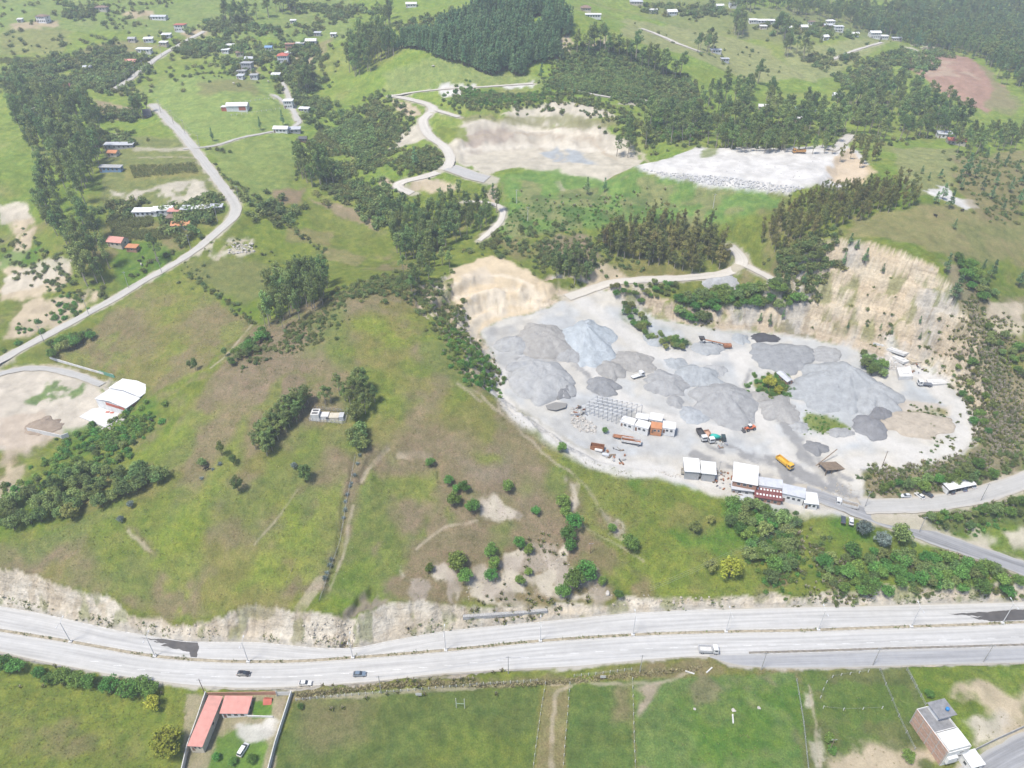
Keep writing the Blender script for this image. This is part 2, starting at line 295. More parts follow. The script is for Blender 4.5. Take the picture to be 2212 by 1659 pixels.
# far pit, its white tip pad
FQ = [(1010,388),(1060,375),(1120,357),(1370,357),(1392,347),(1300,330),(1160,320),(1030,335),(990,350),(965,375)]
earthwork(unz(FQ, 70.5), 70.5, .55, .5, 60, ledge=1.2, gully=1.0, seed=3, smooth=1.2)
FP = [(1375,358),(1440,343),(1500,322),(1600,318),(1700,325),(1830,318),(1800,345),(1775,375),(1760,395),(1690,392),(1550,372),(1430,360)]
earthwork(unz(FP, 80), 80, 1.0, .62, 60, gully=.8, seed=4, smooth=1.0)
# works yard on the left
WY = [(0,800,26),(100,795,26),(215,835,25),(262,880,24.5),(240,915,24),(160,930,23.5),(60,965,22),(-40,985,21),(-120,900,22)]
wy = np.array(WY, float); wyx = unz(wy[:, :2], wy[:, 2]); WYev = tps_fit(wyx, wy[:, 2], lam=8)
earthwork(wyx, wy[:, 2], 1.0, .6, 14, gully=.5, seed=5, inner=WYev, smooth=.8)
def trench(px, width, depth, w2=0):
    P = at(px); b = box_of(P, width*2+6); x, y = GX[b], GY[b]; d, _, _ = seg_sdf(P, x+(fbm(x/4, y/4, 8)-.5)*4, y+(fbm(x/4, y/4, 88)-.5)*4, False)
    GZ[b] -= depth*sstep(width, width*.2, d)
trench([(705,1290),(730,1190),(748,1080),(765,985)], 1.6, .8)
trench([(782,1035),(800,1000),(838,968),(900,985),(945,990),(957,1030)], 2.6, 1.6)
trench([(560,1010),(500,1000),(430,1010),(380,1030)], 2, .7)
trench([(745,1390),(745,1340),(775,1310),(800,1280)], 3, 3)
# slumped bowl below the scarp
b = box_of(at([(790,980),(960,980),(960,1100),(800,1100)]), 12); P = at([(800,1010),(840,975),(940,995),(958,1050),(900,1075),(810,1070)]); d, _, _ = seg_sdf(P, GX[b], GY[b]); GZ[b] -= 1.8*sstep(2, -5, d)
def smooth_line(P, it):
    P = P.copy()
    for _ in range(it): P[1:-1] = P[1:-1]*.5+(P[:-2]+P[2:])*.25
    return P
def resample(P, step):
    L = np.r_[0, np.cumsum(np.hypot(np.diff(P[:, 0]), np.diff(P[:, 1])))]; n = max(int(L[-1]/step), 2); s = np.linspace(0, L[-1], n+1)
    return np.stack([np.interp(s, L, P[:, k]) for k in range(P.shape[1])], 1)
def catmull(px, k=6):
    P = np.asarray(px, float); Q = np.vstack([2*P[0]-P[1], P, 2*P[-1]-P[-2]]); out = []
    for i in range(1, len(Q)-2):
        for t in np.linspace(0, 1, k, endpoint=False):
            out.append(.5*((2*Q[i])+(-Q[i-1]+Q[i+1])*t+(2*Q[i-1]-5*Q[i]+4*Q[i+1]-Q[i+2])*t*t+(-Q[i-1]+3*Q[i]-3*Q[i+1]+Q[i+2])*t**3))
    return np.array(out+[P[-1]])
ROADS = []
def grade_road(px, width, **kw):
    """a road bed graded into the slope; the surface itself is laid afterwards"""
    P = resample(smooth_line(resample(at(catmull(px)), 4.), 3), 3.); z = P[:, 2].copy()
    for _ in range(12): z[1:-1] = .5*z[1:-1]+.25*(z[:-2]+z[2:])
    P[:, 2] = z; b = box_of(P, width+14)
    x, y = GX[b], GY[b]; d, bi, bt = seg_sdf(P, x, y, False); zr = P[bi, 2]*(1-bt)+P[np.minimum(bi+1, len(P)-1), 2]*bt
    w = sstep(width*.5+1.2+6, width*.5+1.2, d); GZ[b] = GZ[b]*(1-w)+(zr-.12)*w
    ROADS.append(dict(P=P, w=width, **kw)); return P
RD = {}
def road(key, px, width, **kw): RD[key] = grade_road(px, width, key=key, **kw)
road('dirt_road', [(-120,845),(-60,812),(0,780),(60,745),(130,710),(200,672),(260,637),(330,597),(372,572),(400,556),(435,530),(472,498),(503,472),(512,448),(500,428),(470,388),(440,348),(410,310),(388,284),(365,262),(345,240),(330,226)], 6.2, mat='dust')
road('lane', [(248,192),(290,165),(330,132),(365,110),(410,85),(440,68)], 5.5, mat='dust')
road('farm_lane', [(395,322),(465,316),(510,300),(560,290),(600,282),(645,272),(640,248),(615,222),(590,205)], 3.2, mat='dust')
road('village_lane', [(642,262),(622,205),(612,178)], 3.4, mat='dust')
road('pit_track', [(1152,181),(1059,187),(985,190),(922,196),(870,204),(846,207)], 4, mat='pale')
road('haul_road', [(846,207),(890,216),(922,224),(941,238),(925,246),(911,256),(914,273),(925,290),(938,304),(958,314),(972,334),(972,355),(955,370),(920,381),(880,388),(856,393),(850,402),(865,411),(890,418)], 7, mat='pale')
road('bench_track', [(941,238),(965,245),(992,253)], 5, mat='pale')
road('pit_access', [(972,362),(1000,372),(1030,382),(1052,388)], 13, mat='gravel')
road('forest_track', [(1000,436),(1035,436),(1075,440),(1088,455),(1082,480),(1060,500),(1035,520)], 4, mat='pale')
road('upper_road', [(1225,643),(1255,633),(1290,622),(1340,606),(1430,603),(1520,598),(1580,590),(1612,574),(1603,552),(1580,533)], 7.5, mat='pale')
road('upper_branch', [(1612,574),(1640,590),(1672,606)], 5, mat='pale')
road('gate_road', [(1740,1062),(1800,1082),(1860,1106),(1930,1130),(2000,1156),(2100,1190),(2212,1229),(2300,1258)], 8.5, mat='asphalt')
road('side_road', [(1862,1094),(1930,1094),(2000,1090),(2060,1082),(2110,1072),(2160,1057),(2212,1040),(2300,1010)], 9, mat='gravel')
road('tip_road', [(1838,292),(1825,303),(1812,315),(1795,325)], 7, mat='pale')
road('hill_track', [(1385,62),(1420,75),(1460,92),(1512,112)], 4, mat='pale')
road('ridge_track', [(1800,128),(1850,108),(1905,92)], 4, mat='pale')
road('yard_track', [(-60,835),(0,806),(40,797),(85,795),(130,801),(180,815),(220,832)], 4.5, mat='gravel')
road('scrub_track', [(1235,195),(1290,205),(1345,215),(1390,214),(1420,226)], 3.5, mat='pale')
road('corner_street', [(2095,1690),(2150,1652),(2212,1620),(2300,1585)], 9, mat='asphalt')
# ------------------------------------------------------------------ what grows or lies where: albedo per ground point
FRESH, GRASS, DRY, BROWN, LIME = (.112,.170,.022), (.138,.170,.030), (.182,.170,.054), (.178,.142,.078), (.160,.206,.030)
SOIL, SAND, ORANGE, CREAM = (.25,.195,.14), (.36,.295,.21), (.41,.315,.20), (.385,.345,.28)
PALE, GREY, BLUE, DARK = (.385,.369,.338), (.255,.255,.25), (.25,.275,.295), (.13,.133,.137)
RED, WHITE, LUSH = (.20,.125,.10), (.46,.44,.415), (.080,.156,.020)
C = np.zeros(GX.shape+(3,)); VEG = np.ones_like(GX)
def lerp(a, b, w): return a*(1-w[..., None])+np.asarray(b)*w[..., None]
n1 = fbm(GX/75, GY/75, 11, 4); n2 = fbm(GX/22, GY/22, 12, 4); n3 = fbm(GX/6, GY/6, 13, 3)
C[:] = GRASS
C = lerp(C, DRY, sstep(.45, .68, n1*.6+n2*.4)); C = lerp(C, BROWN, .75*sstep(.53, .70, n2*.5+n3*.3+(1-n1)*.2)); C = lerp(C, FRESH, .8*sstep(.52, .66, fbm(GX/48, GY/48, 14, 4)))
C = lerp(C, (.165,.232,.044), .55*sstep(370, 520, GY)); C = C*(1+(.45*(n3-.5))[..., None])
# faint cattle terracettes along the contours
C = C*(1+.10*(np.sin(GZ*6.283/.95+fbm(GX/9, GY/9, 15, 3)*9)*sstep(.45, .62, fbm(GX/26, GY/26, 16, 3)))[..., None])
def paint(px, col, soft=3., k=1., warp=4., patch=None, veg=None, seed=0, world=None, vary=.25):
    P = world if world is not None else at(px)[:, :2]
    b = box_of(P, soft+warp+2)
    if b is None: return
    x, y = GX[b], GY[b]
    wx = (fbm(x/(warp*2+.5), y/(warp*2+.5), 100+seed, 4)-.5)*2.2*warp; wy_ = (fbm(x/(warp*2+.5), y/(warp*2+.5), 200+seed, 4)-.5)*2.2*warp
    d, _, _ = seg_sdf(P, x+wx, y+wy_); w = k*sstep(soft*.5, -soft*.5, d)
    if patch is not None: w = w*sstep(patch[0]-.08, patch[0]+.08, fbm(x/patch[1], y/patch[1], 300+seed, 4))
    cc = np.asarray(col)*(1+vary*2*(fbm(x/5, y/5, 400+seed, 3)-.5))[..., None]
    C[b] = C[b]*(1-w[..., None])+cc*w[..., None]
    if veg is not None: VEG[b] = VEG[b]*(1-w)+veg*w
def streak(px, col, width, k=1., warp=1.5, veg=0, seed=0, soft=1.):
    P = at(catmull(px))[:, :2]; b = box_of(P, width+4)
    if b is None: return
    x, y = GX[b], GY[b]; wx = (fbm(x/5, y/5, 500+seed, 3)-.5)*2*warp; d, _, _ = seg_sdf(P, x+wx, y+wx, False)
    br = sstep(.25, .5, fbm(x/7, y/7, 520+seed, 3)); w = k*sstep(width*.5+soft*.5, width*.5-soft*.5, d)*(.45+.55*br)
    C[b] = C[b]*(1-w[..., None])+np.asarray(col)*w[..., None]; VEG[b] = VEG[b]*(1-w)+veg*w
# --- the middle hill, olive and straw-brown with greener runs
HILL = [(555,705),(700,640),(850,640),(940,700),(1010,800),(1060,850),(1200,970),(1310,1005),(1420,1030),(1400,1120),(1200,1230),(1000,1300),(860,1290),(700,1280),(400,1340),(0,1255),(-150,1250),(-150,1210),(0,1185),(250,1085),(420,880)]
paint(HILL, DRY, 8, .8, 8); paint(HILL, (.19,.152,.092), 4, .85, 6, (.45, 55), seed=1); paint(HILL, (.20,.158,.10), 3, .65, 4, (.49, 20), seed=2); paint(HILL, FRESH, 4, .6, 5, (.60, 30), seed=3)
for i, p in enumerate([[(300,1200),(420,1080),(480,960),(540,900),(520,1000),(430,1180),(425,1345),(385,1335)], [(510,1270),(640,1080),(745,1035),(722,1170),(690,1255),(600,1290)], [(700,1310),(755,1090),(795,1000),(830,1040),(870,1180),(868,1290),(760,1330)],
        [(805,1020),(950,1012),(960,1085),(860,1090)], [(540,880),(640,800),(690,815),(600,930)], [(760,690),(930,690),(960,730),(800,760)], [(1010,970),(1090,985),(1090,1010),(1030,1000)], [(255,1020),(430,880),(480,890),(330,1000)], [(925,1110),(970,1100),(960,1150),(880,1180)], [(730,960),(790,880),(800,960),(770,990)]]):
    paint(p, [LIME, LIME, FRESH, LIME, GRASS, LIME, LIME, LIME, FRESH, FRESH][i], 7, .7, 5, (.34, 14), seed=10+i)
paint([(1230,1010),(1420,1030),(1600,1090),(1680,1180),(1600,1290),(1400,1290),(1310,1180),(1250,1080)], GRASS, 6, .8, 5, seed=30); paint([(1350,1030),(1600,1090),(1700,1120),(1640,1200),(1450,1180),(1380,1100)], LUSH, 5, .8, 5, (.47, 16), seed=31)
paint([(1450,1090),(1560,1120),(1500,1170),(1440,1140)], DRY, 6, .7, 5, seed=32); paint([(1270,1100),(1400,1150),(1440,1280),(1290,1290),(1250,1180)], BROWN, 6, .75, 6, (.45, 18), seed=33); paint([(1380,1180),(1600,1210),(1640,1290),(1430,1300)], LIME, 6, .5, 6, (.45, 15), seed=34)
paint([(1780,1120),(1880,1130),(1900,1170),(1830,1170)], LUSH, 4, .9, 4, seed=35); paint([(1640,1290),(1700,1240),(1690,1200),(1660,1260)], RED, 4, .6, 5, seed=36)
# --- plots south of the highway
paint([(640,1500),(900,1490),(1165,1478),(1150,1720),(560,1720)], (0.092,0.128,0.032), 1.5, .9, 1, seed=40); paint([(640,1510),(800,1510),(800,1610),(650,1640)], BROWN, 10, .55, 8, (.42, 22), seed=41)
paint([(900,1560),(1150,1560),(1140,1680),(850,1680)], LIME, 10, .4, 8, (.42, 20), seed=42)
paint([(1178,1478),(1228,1476),(1214,1720),(1150,1720)], (.21,.185,.085), 1.2, .85, .8, seed=43); paint([(1230,1480),(1364,1468),(1372,1720),(1216,1720)], (0.089,0.139,0.032), 1.2, .9, .8, seed=44); paint([(1320,1490),(1366,1480),(1368,1560),(1330,1560)], BROWN, 5, .7, 4, seed=45)
paint([(1368,1470),(1720,1452),(1745,1720),(1376,1720)], (0.103,0.165,0.042), 1.5, .9, 1, seed=46); paint([(1368,1470),(1720,1452),(1745,1720),(1376,1720)], (.19,.165,.095), 3, .7, 4, (.52, 14), seed=47); paint([(1450,1500),(1720,1460),(1745,1700),(1500,1700)], LUSH, 4, .7, 5, (.52, 17), seed=48)
paint([(1372,1480),(1425,1475),(1420,1510),(1385,1535)], (.27,.215,.17), 3, .8, 4, (.40, 6), veg=.2, seed=49)
paint([(1725,1450),(1960,1440),(2030,1600),(1990,1720),(1745,1720)], (.105,.122,.042), 1.5, .85, 1.5, seed=50); paint([(1725,1450),(1960,1440),(2030,1600),(1990,1720),(1745,1720)], LUSH, 3, .5, 5, (.54, 12), seed=51)
paint([(1790,1625),(2020,1590),(2040,1720),(1770,1720)], SAND, 4, .9, 5, (.42, 10), veg=.1, seed=52); paint([(1740,1500),(1762,1500),(1790,1659),(1760,1659)], CREAM, 2, .7, 2, (.5, 6), veg=.2, seed=53)
paint([(2010,1500),(2110,1470),(2212,1490),(2212,1600),(2140,1610),(2080,1540)], SAND, 5, .9, 7, (.44, 12), veg=.15, seed=54); paint([(2080,1560),(2170,1530),(2190,1590),(2110,1600)], CREAM, 4, .9, 4, veg=0, seed=55)
paint([(0,1435),(130,1445),(420,1490),(440,1659),(380,1720),(-100,1720),(-100,1430)], GRASS, 3, .7, 3, seed=56); paint([(60,1520),(300,1560),(240,1640),(40,1620)], BROWN, 10, .6, 8, (.45, 16), seed=57); paint([(0,1440),(430,1490),(440,1620),(360,1640),(0,1500)], LIME, 8, .4, 8, (.45, 14), seed=58)
paint([(400,1500),(620,1495),(615,1520),(580,1720),(395,1720)], (.30,.24,.19), 1, .6, 1, seed=59, veg=.3); paint([(470,1590),(530,1570),(575,1590),(560,1720),(430,1720)], LUSH, 2, .9, 2, seed=60); paint([(545,1515),(590,1515),(585,1552),(545,1552)], LUSH, .8, .95, .5, seed=61)
paint([(510,1565),(570,1560),(580,1545),(600,1550),(585,1590),(530,1605)], (.42,.40,.36), 2, .9, 2, veg=.1, seed=62)
paint([(600,1490),(640,1500),(1150,1462),(1400,1440),(1530,1425),(1530,1440),(1400,1465),(1165,1480),(640,1512)], (.19,.165,.08), 2, .7, 2, (.4, 8), seed=63)
# --- soil banks beside the highway
for i, p in enumerate([[(865,1225),(960,1210),(1000,1260),(985,1320),(900,1330),(860,1280)], [(1000,1250),(1100,1190),(1210,1180),(1230,1230),(1290,1230),(1330,1290),(1200,1310),(1010,1300)], [(1010,1090),(1060,1075),(1130,1110),(1110,1130),(1040,1120)], [(1220,1040),(1240,1045),(1235,1100),(1225,1100)], [(1300,1100),(1340,1130),(1350,1160),(1320,1150)]]):
    paint(p, BROWN, 5, .85, 5, seed=70+i); paint(p, CREAM, 2, .85, 4, (.53, 9), veg=0, seed=80+i); paint(p, (.29,.25,.21), 2, .7, 4, (.50, 7), veg=.1, seed=90+i)
paint([(780,1275),(840,1290),(830,1320),(770,1330),(740,1380),(760,1395),(735,1395),(725,1340)], (.20,.165,.135), 2, .85, 3, veg=0, seed=96)
paint([(995,990),(1100,1000),(1110,1050),(1000,1040)], (.23,.19,.14), 8, .5, 6, seed=97)
paint([(275,1140),(300,1145),(340,1190),(320,1190)], BROWN, 4, .8, 3, seed=98)
# --- fields to the left
paint([(330,610),(400,600),(545,700),(440,790),(340,840),(110,770),(220,690)], DRY, 3, .85, 3, seed=110); paint([(330,610),(400,600),(545,700),(440,790),(340,840),(110,770),(220,690)], (.19,.155,.085), 4, .7, 5, (.46, 26), seed=111); paint([(330,610),(400,600),(545,700),(440,790),(340,840),(110,770),(220,690)], LIME, 4, .5, 5, (.58, 14), seed=112)
paint([(250,500),(390,540),(350,600),(250,640)], LUSH, 4, .8, 4, seed=113); paint([(510,470),(620,400),(820,480),(830,540),(760,580),(640,570),(480,520)], GRASS, 4, .8, 4, seed=114); paint([(520,480),(640,440),(720,520),(640,560),(520,510)], LIME, 6, .6, 6, (.45, 20), seed=115)
paint([(440,310),(620,290),(660,330),(620,430),(540,450),(500,400)], (0.163,0.208,0.058), 5, .8, 5, seed=116); paint([(590,410),(655,405),(650,445),(600,440)], (.21,.145,.10), 3, .8, 3, seed=117, veg=.4); paint([(670,430),(780,455),(820,500),(700,450)], (.25,.18,.13), 2.5, .7, 3, seed=118, veg=.3)
paint([(620,490),(720,500),(710,530),(620,520)], (.21,.175,.08), 3, .7, 3, seed=119); paint([(700,530),(790,555),(770,575),(700,560)], (.23,.2,.09), 3, .7, 3, seed=120); paint([(690,280),(730,275),(755,330),(700,340),(672,310)], (.13,.145,.05), 2, .8, 2, seed=121); paint([(735,280),(760,300),(760,345),(750,330)], (.29,.21,.145), 2, .8, 2, seed=122)
paint([(220,290),(400,300),(500,440),(220,450)], (.15,.16,.058), 3, .8, 3, seed=123); paint([(270,358),(420,352),(440,380),(270,390)], (.205,.195,.062), 2, .85, 2, seed=124); paint([(230,415),(440,390),(460,430),(240,440)], CREAM, 4, .9, 5, (.42, 9), veg=.1, seed=125); paint([(290,318),(410,318),(410,326),(290,326)], (.36,.32,.25), 3, .7, 2, veg=.2, seed=126); paint([(230,460),(400,475),(420,505),(230,520)], (.16,.155,.052), 2, .8, 2, seed=127)
paint([(480,515),(545,520),(550,545),(470,560),(420,550)], CREAM, 3, .8, 4, (.45, 6), veg=.1, seed=128); paint([(400,560),(540,560),(620,600),(540,660),(400,590)], (.16,.16,.065), 5, .6, 5, seed=129)
paint([(0,440),(70,450),(75,490),(50,560),(70,600),(150,560),(160,590),(90,640),(0,650),(0,560),(40,520)], SAND, 3, .95, 5, (.30, 11), veg=0, seed=130); paint([(0,545),(90,530),(80,570),(0,580)], LUSH, 3, .8, 2, seed=131); paint([(20,690),(60,650),(130,640),(190,620),(215,640),(150,690),(60,730),(10,730)], SAND, 3, .95, 5, (.28, 13), veg=0, seed=132)
paint([(0,440),(60,440),(70,470),(0,485)], CREAM, 2, .9, 3, veg=0, seed=133); paint([(10,600),(90,560),(160,558),(150,590),(60,625),(0,640)], CREAM, 2, .8, 3, veg=0, seed=134)
paint(None, (.40,.355,.295), 4, .95, 3, world=wyx, veg=0, seed=135); paint([(45,870),(110,820),(180,830),(170,850),(90,880)], LUSH, 3, .8, 4, (.45, 8), seed=136, veg=1); paint([(0,900),(90,890),(140,940),(60,970),(0,1000)], (.33,.27,.21), 3, .8, 4, veg=0, seed=137); paint([(0,1000),(45,1010),(50,1070),(0,1080)], (.36,.29,.21), 3, .8, 4, veg=0, seed=138); paint([(150,920),(260,900),(330,860),(340,900),(240,960),(150,1000)], LUSH, 4, .7, 5, seed=139)
# --- upper left pastures
paint([(300,190),(400,160),(620,180),(700,230),(640,290),(440,310),(340,230)], (0.169,0.223,0.061), 5, .85, 5, seed=150); paint([(420,175),(560,170),(560,205),(430,205)], (.155,.14,.062), 8, .7, 6, seed=151); paint([(200,215),(290,235),(290,262),(230,255)], (.27,.20,.14), 3, .8, 3, seed=152, veg=.5); paint([(200,100),(300,85),(350,100),(180,135),(140,138)], (.20,.18,.085), 4, .8, 4, seed=153)
paint([(0,60),(150,65),(140,110),(0,120)], (0.182,0.182,0.072), 8, .7, 8, seed=154); paint([(0,0),(760,0),(760,80),(0,60)], (0.150,0.194,0.069), 10, .5, 10, seed=155); paint([(440,85),(700,110),(690,150),(480,130)], (0.169,0.215,0.072), 8, .7, 6, seed=156); paint([(595,120),(680,100),(720,80),(700,115),(620,125)], (.22,.18,.10), 4, .7, 4, seed=157)
for x, y in [(100,50), (55,55), (300,30), (420,70), (530,150), (650,130)]: paint([(x-28,y-5),(x+26,y-6),(x+30,y+8),(x-26,y+8)], (.34,.26,.18), 5, .8, 6, veg=.1, seed=158+x)
# --- the rise with the old pit
paint([(830,160),(930,125),(1190,170),(1180,190),(900,195),(830,200)], (0.182,0.221,0.072), 4, .8, 4, seed=170)
for i, (p, c) in enumerate([([(938,192),(1030,184),(1030,195),(1000,205),(960,208)], WHITE), ([(1080,185),(1150,178),(1155,186),(1090,193)], WHITE), ([(1080,250),(1120,232),(1265,222),(1290,232),(1330,252),(1250,262),(1110,260)], CREAM), ([(1000,262),(1120,270),(1290,272),(1330,300),(1390,345),(1370,360),(1110,362),(1050,380),(985,345),(960,320),(990,290)], CREAM),
        ([(850,215),(890,225),(905,250),(880,260),(855,235)], SAND), ([(860,290),(890,270),(925,275),(930,300),(870,318),(835,330)], CREAM), ([(880,395),(960,388),(990,405),(930,415),(870,408)], SAND), ([(820,385),(870,392),(860,400),(820,400)], (.36,.28,.21)),
        ([(1330,225),(1375,205),(1410,215),(1380,225)], CREAM), ([(1200,95),(1225,75),(1240,95),(1215,140),(1195,130)], SAND), ([(1260,85),(1310,90),(1300,110),(1270,100)], SAND), ([(1470,200),(1490,165),(1500,205),(1480,220)], SAND), ([(1050,405),(1075,400),(1075,440),(1060,440)], (.36,.29,.22))]):
    paint(p, c, 2.5, .95, 4, veg=0, seed=180+i)
paint([(985,330),(1160,318),(1330,325),(1395,345),(1350,300),(1290,268),(1110,262),(1000,268)], CREAM, 4, .9, 5, veg=0, seed=194)
paint([(1000,285),(1110,275),(1120,310),(1010,325)], (.285,.235,.19), 4, .9, 5, (.36, 14), veg=0, seed=195); [streak(p_, c_, w_, .85, 2.5, seed=330+k_, soft=2) for k_, (p_, c_, w_) in enumerate([([(990,300),(1120,288),(1300,300)], (.30,.25,.19), 3), ([(1000,322),(1150,316),(1330,328)], (.46,.42,.35), 5), ([(1100,262),(1210,258),(1320,262)], (.19,.185,.09), 5), ([(1120,275),(1200,283),(1290,290)], (.48,.43,.345), 4), ([(1140,300),(1180,330),(1210,350)], (.33,.28,.215), 3), ([(1250,280),(1280,310),(1330,345)], (.34,.285,.215), 3)])]; paint([(1160,330),(1200,318),(1260,335),(1290,352),(1200,350)], BLUE, 3, .8, 5, (.42, 9), veg=0, seed=196); paint([(945,275),(1000,275),(1010,300),(950,310)], GRASS, 3, .9, 4, seed=197); paint([(1055,195),(1110,190),(1140,200),(1060,212)], (.17,.18,.06), 2, .8, 3, seed=198); paint([(985,255),(1240,262),(1330,260),(1330,272),(1120,268),(1000,265)], (.18,.17,.085), 3, .8, 4, seed=199)
paint([(1080,380),(1200,365),(1380,372),(1560,400),(1690,420),(1680,450),(1560,480),(1350,480),(1280,490),(1100,520),(1060,500),(1095,440)], (0.118,0.198,0.046), 5, .95, 5, seed=200); paint([(1080,380),(1560,400),(1690,420),(1560,480),(1280,490),(1100,520)], (.20,.19,.085), 3, .7, 5, (.53, 12), seed=201); paint([(1100,400),(1500,420),(1400,480),(1100,510)], (.06,.11,.03), 3, .6, 5, (.54, 9), seed=202)
paint([(1150,530),(1200,505),(1270,515),(1300,560),(1200,560)], (.21,.165,.115), 4, .8, 5, seed=203); paint([(1270,570),(1340,580),(1370,600),(1280,625),(1255,620)], SAND, 3, .9, 4, veg=0, seed=204)
paint([(1370,365),(1440,343),(1500,320),(1600,316),(1700,322),(1835,315),(1870,340),(1880,380),(1800,410),(1700,420),(1550,405),(1430,380)], WHITE, 3, .97, 4, veg=0, seed=205); paint([(1370,362),(1550,378),(1690,398),(1740,400),(1700,420),(1550,405),(1430,380)], (.34,.34,.34), 3, .6, 3, (.42, 6), veg=0, seed=206); paint([(1515,325),(1560,318),(1540,340),(1515,340)], GRASS, 3, .8, 3, veg=.8, seed=207)
paint([(1795,345),(1840,320),(1860,345),(1890,370),(1860,400),(1790,390)], ORANGE, 3, .8, 4, veg=0, seed=208); paint([(1840,470),(1980,440),(2212,480),(2212,560),(2060,560),(1900,515),(1830,510)], (0.207,0.190,0.081), 5, .85, 5, seed=209); paint([(2050,480),(2212,490),(2212,580),(2120,570)], (.15,.165,.055), 5, .7, 6, (.42, 18), seed=210)
paint([(1930,320),(2070,320),(2060,400),(1990,430),(1940,380)], (0.201,0.207,0.083), 4, .85, 4, seed=211); paint([(1995,410),(2040,400),(2060,425),(2110,440),(2080,450),(2020,430)], WHITE, 2, .95, 4, veg=0, seed=212); paint([(2060,340),(2212,320),(2212,480),(2110,470),(2060,400)], (.20,.16,.085), 5, .7, 6, seed=213)
paint([(1950,128),(2000,118),(2070,118),(2130,150),(2175,195),(2195,235),(2120,238),(2060,215),(2000,175)], (.27,.165,.125), 4, .95, 6, seed=214, veg=.3); paint([(1980,135),(2060,130),(2110,170),(2010,165)], SAND, 4, .5, 6, (.52, 12), veg=.1, seed=215); paint([(2100,130),(2212,230),(2180,250),(2120,230),(2150,190)], (.17,.17,.075), 4, .8, 5, seed=216)
paint([(1940,100),(1990,90),(2040,108),(1985,115)], CREAM, 4, .8, 5, (.42, 12), veg=0, seed=217); paint([(1350,40),(1500,60),(1650,100),(1740,170),(1640,180),(1450,110),(1340,75)], (0.213,0.218,0.092), 6, .85, 6, seed=218); paint([(1690,100),(1800,95),(1940,85),(1860,130),(1760,180),(1700,160)], (0.213,0.224,0.092), 6, .85, 6, seed=219); paint([(1560,0),(1850,40),(1950,90),(1700,95),(1400,40),(1400,0)], (.16,.17,.075), 8, .6, 8, seed=220)
paint([(1180,190),(1240,100),(1400,130),(1500,200),(1450,230),(1300,210)], (.055,.075,.03), 5, .8, 6, seed=221)
# --- east flank of the quarry
paint([(2040,560),(2130,620),(2130,760),(2212,820),(2212,1030),(2100,1070),(1900,1085),(1870,1020),(2060,1000),(2110,950),(2100,880),(2080,760),(2050,660)], (.215,.185,.115), 4, .9, 5, seed=230); paint([(2100,640),(2212,640),(2212,760),(2140,740)], (.20,.165,.10), 5, .7, 5, (.45, 12), seed=231); paint([(2130,680),(2165,640),(2212,650),(2212,730),(2150,720)], (.40,.34,.26), 3, .8, 4, veg=.1, seed=232)
paint([(2080,1150),(2212,1130),(2212,1200),(2150,1190)], CREAM, 3, .85, 4, (.40, 9), veg=0, seed=233); paint([(1890,1100),(2060,1100),(2212,1070),(2212,1130),(2080,1150),(2000,1140)], (.10,.125,.045), 4, .8, 4, seed=234)
paint([(2060,700),(2100,780),(2110,870),(2060,830),(2040,760)], (.34,.275,.2), 4, .8, 5, (.4, 9), veg=0, seed=235)
# --- cut and filled banks
cut = CUT*sstep(.0, .5, CUT)
st = fbm(CUTS/14, GZ/5, 21, 4); hz = fbm(CUTS/70, GZ/2.4, 22, 4); bl = fbm(GX/14, GY/14, 23, 4)
rock = lerp(np.broadcast_to(np.array((.395,.33,.24)), C.shape).copy(), (.45,.39,.295), sstep(.4, .65, st)); rock = lerp(rock, (.33,.265,.19), .7*sstep(.53, .66, hz)); rock = lerp(rock, (.34,.32,.288), .75*sstep(.49, .62, bl)); rock = lerp(rock, (.43,.345,.235), .45*sstep(.54, .68, fbm(GX/20, GY/20, 24, 3)))
rock = lerp(rock, (.22,.18,.125), .6*sstep(.74, .80, fbm(CUTS/1.3, GZ/12, 25, 2)))
hw = (GZ < 16) & (GY < 280); rk2 = lerp(np.broadcast_to(np.array((.42,.365,.285)), C.shape).copy(), (.47,.425,.35), sstep(.42, .62, st)); rk2 = lerp(rk2, (.34,.28,.20), .6*sstep(.58, .7, fbm(CUTS/4, GZ/5, 27, 3))); rock = np.where(hw[..., None], rk2, rock)
wv = cut*(1-.9*sstep(.59, .68, fbm(GX/6, GY/6, 26, 3))*(GZ < 60)*np.where(hw, .55, .6)); C = C*(1-wv[..., None])+rock*wv[..., None]; VEG *= 1-wv
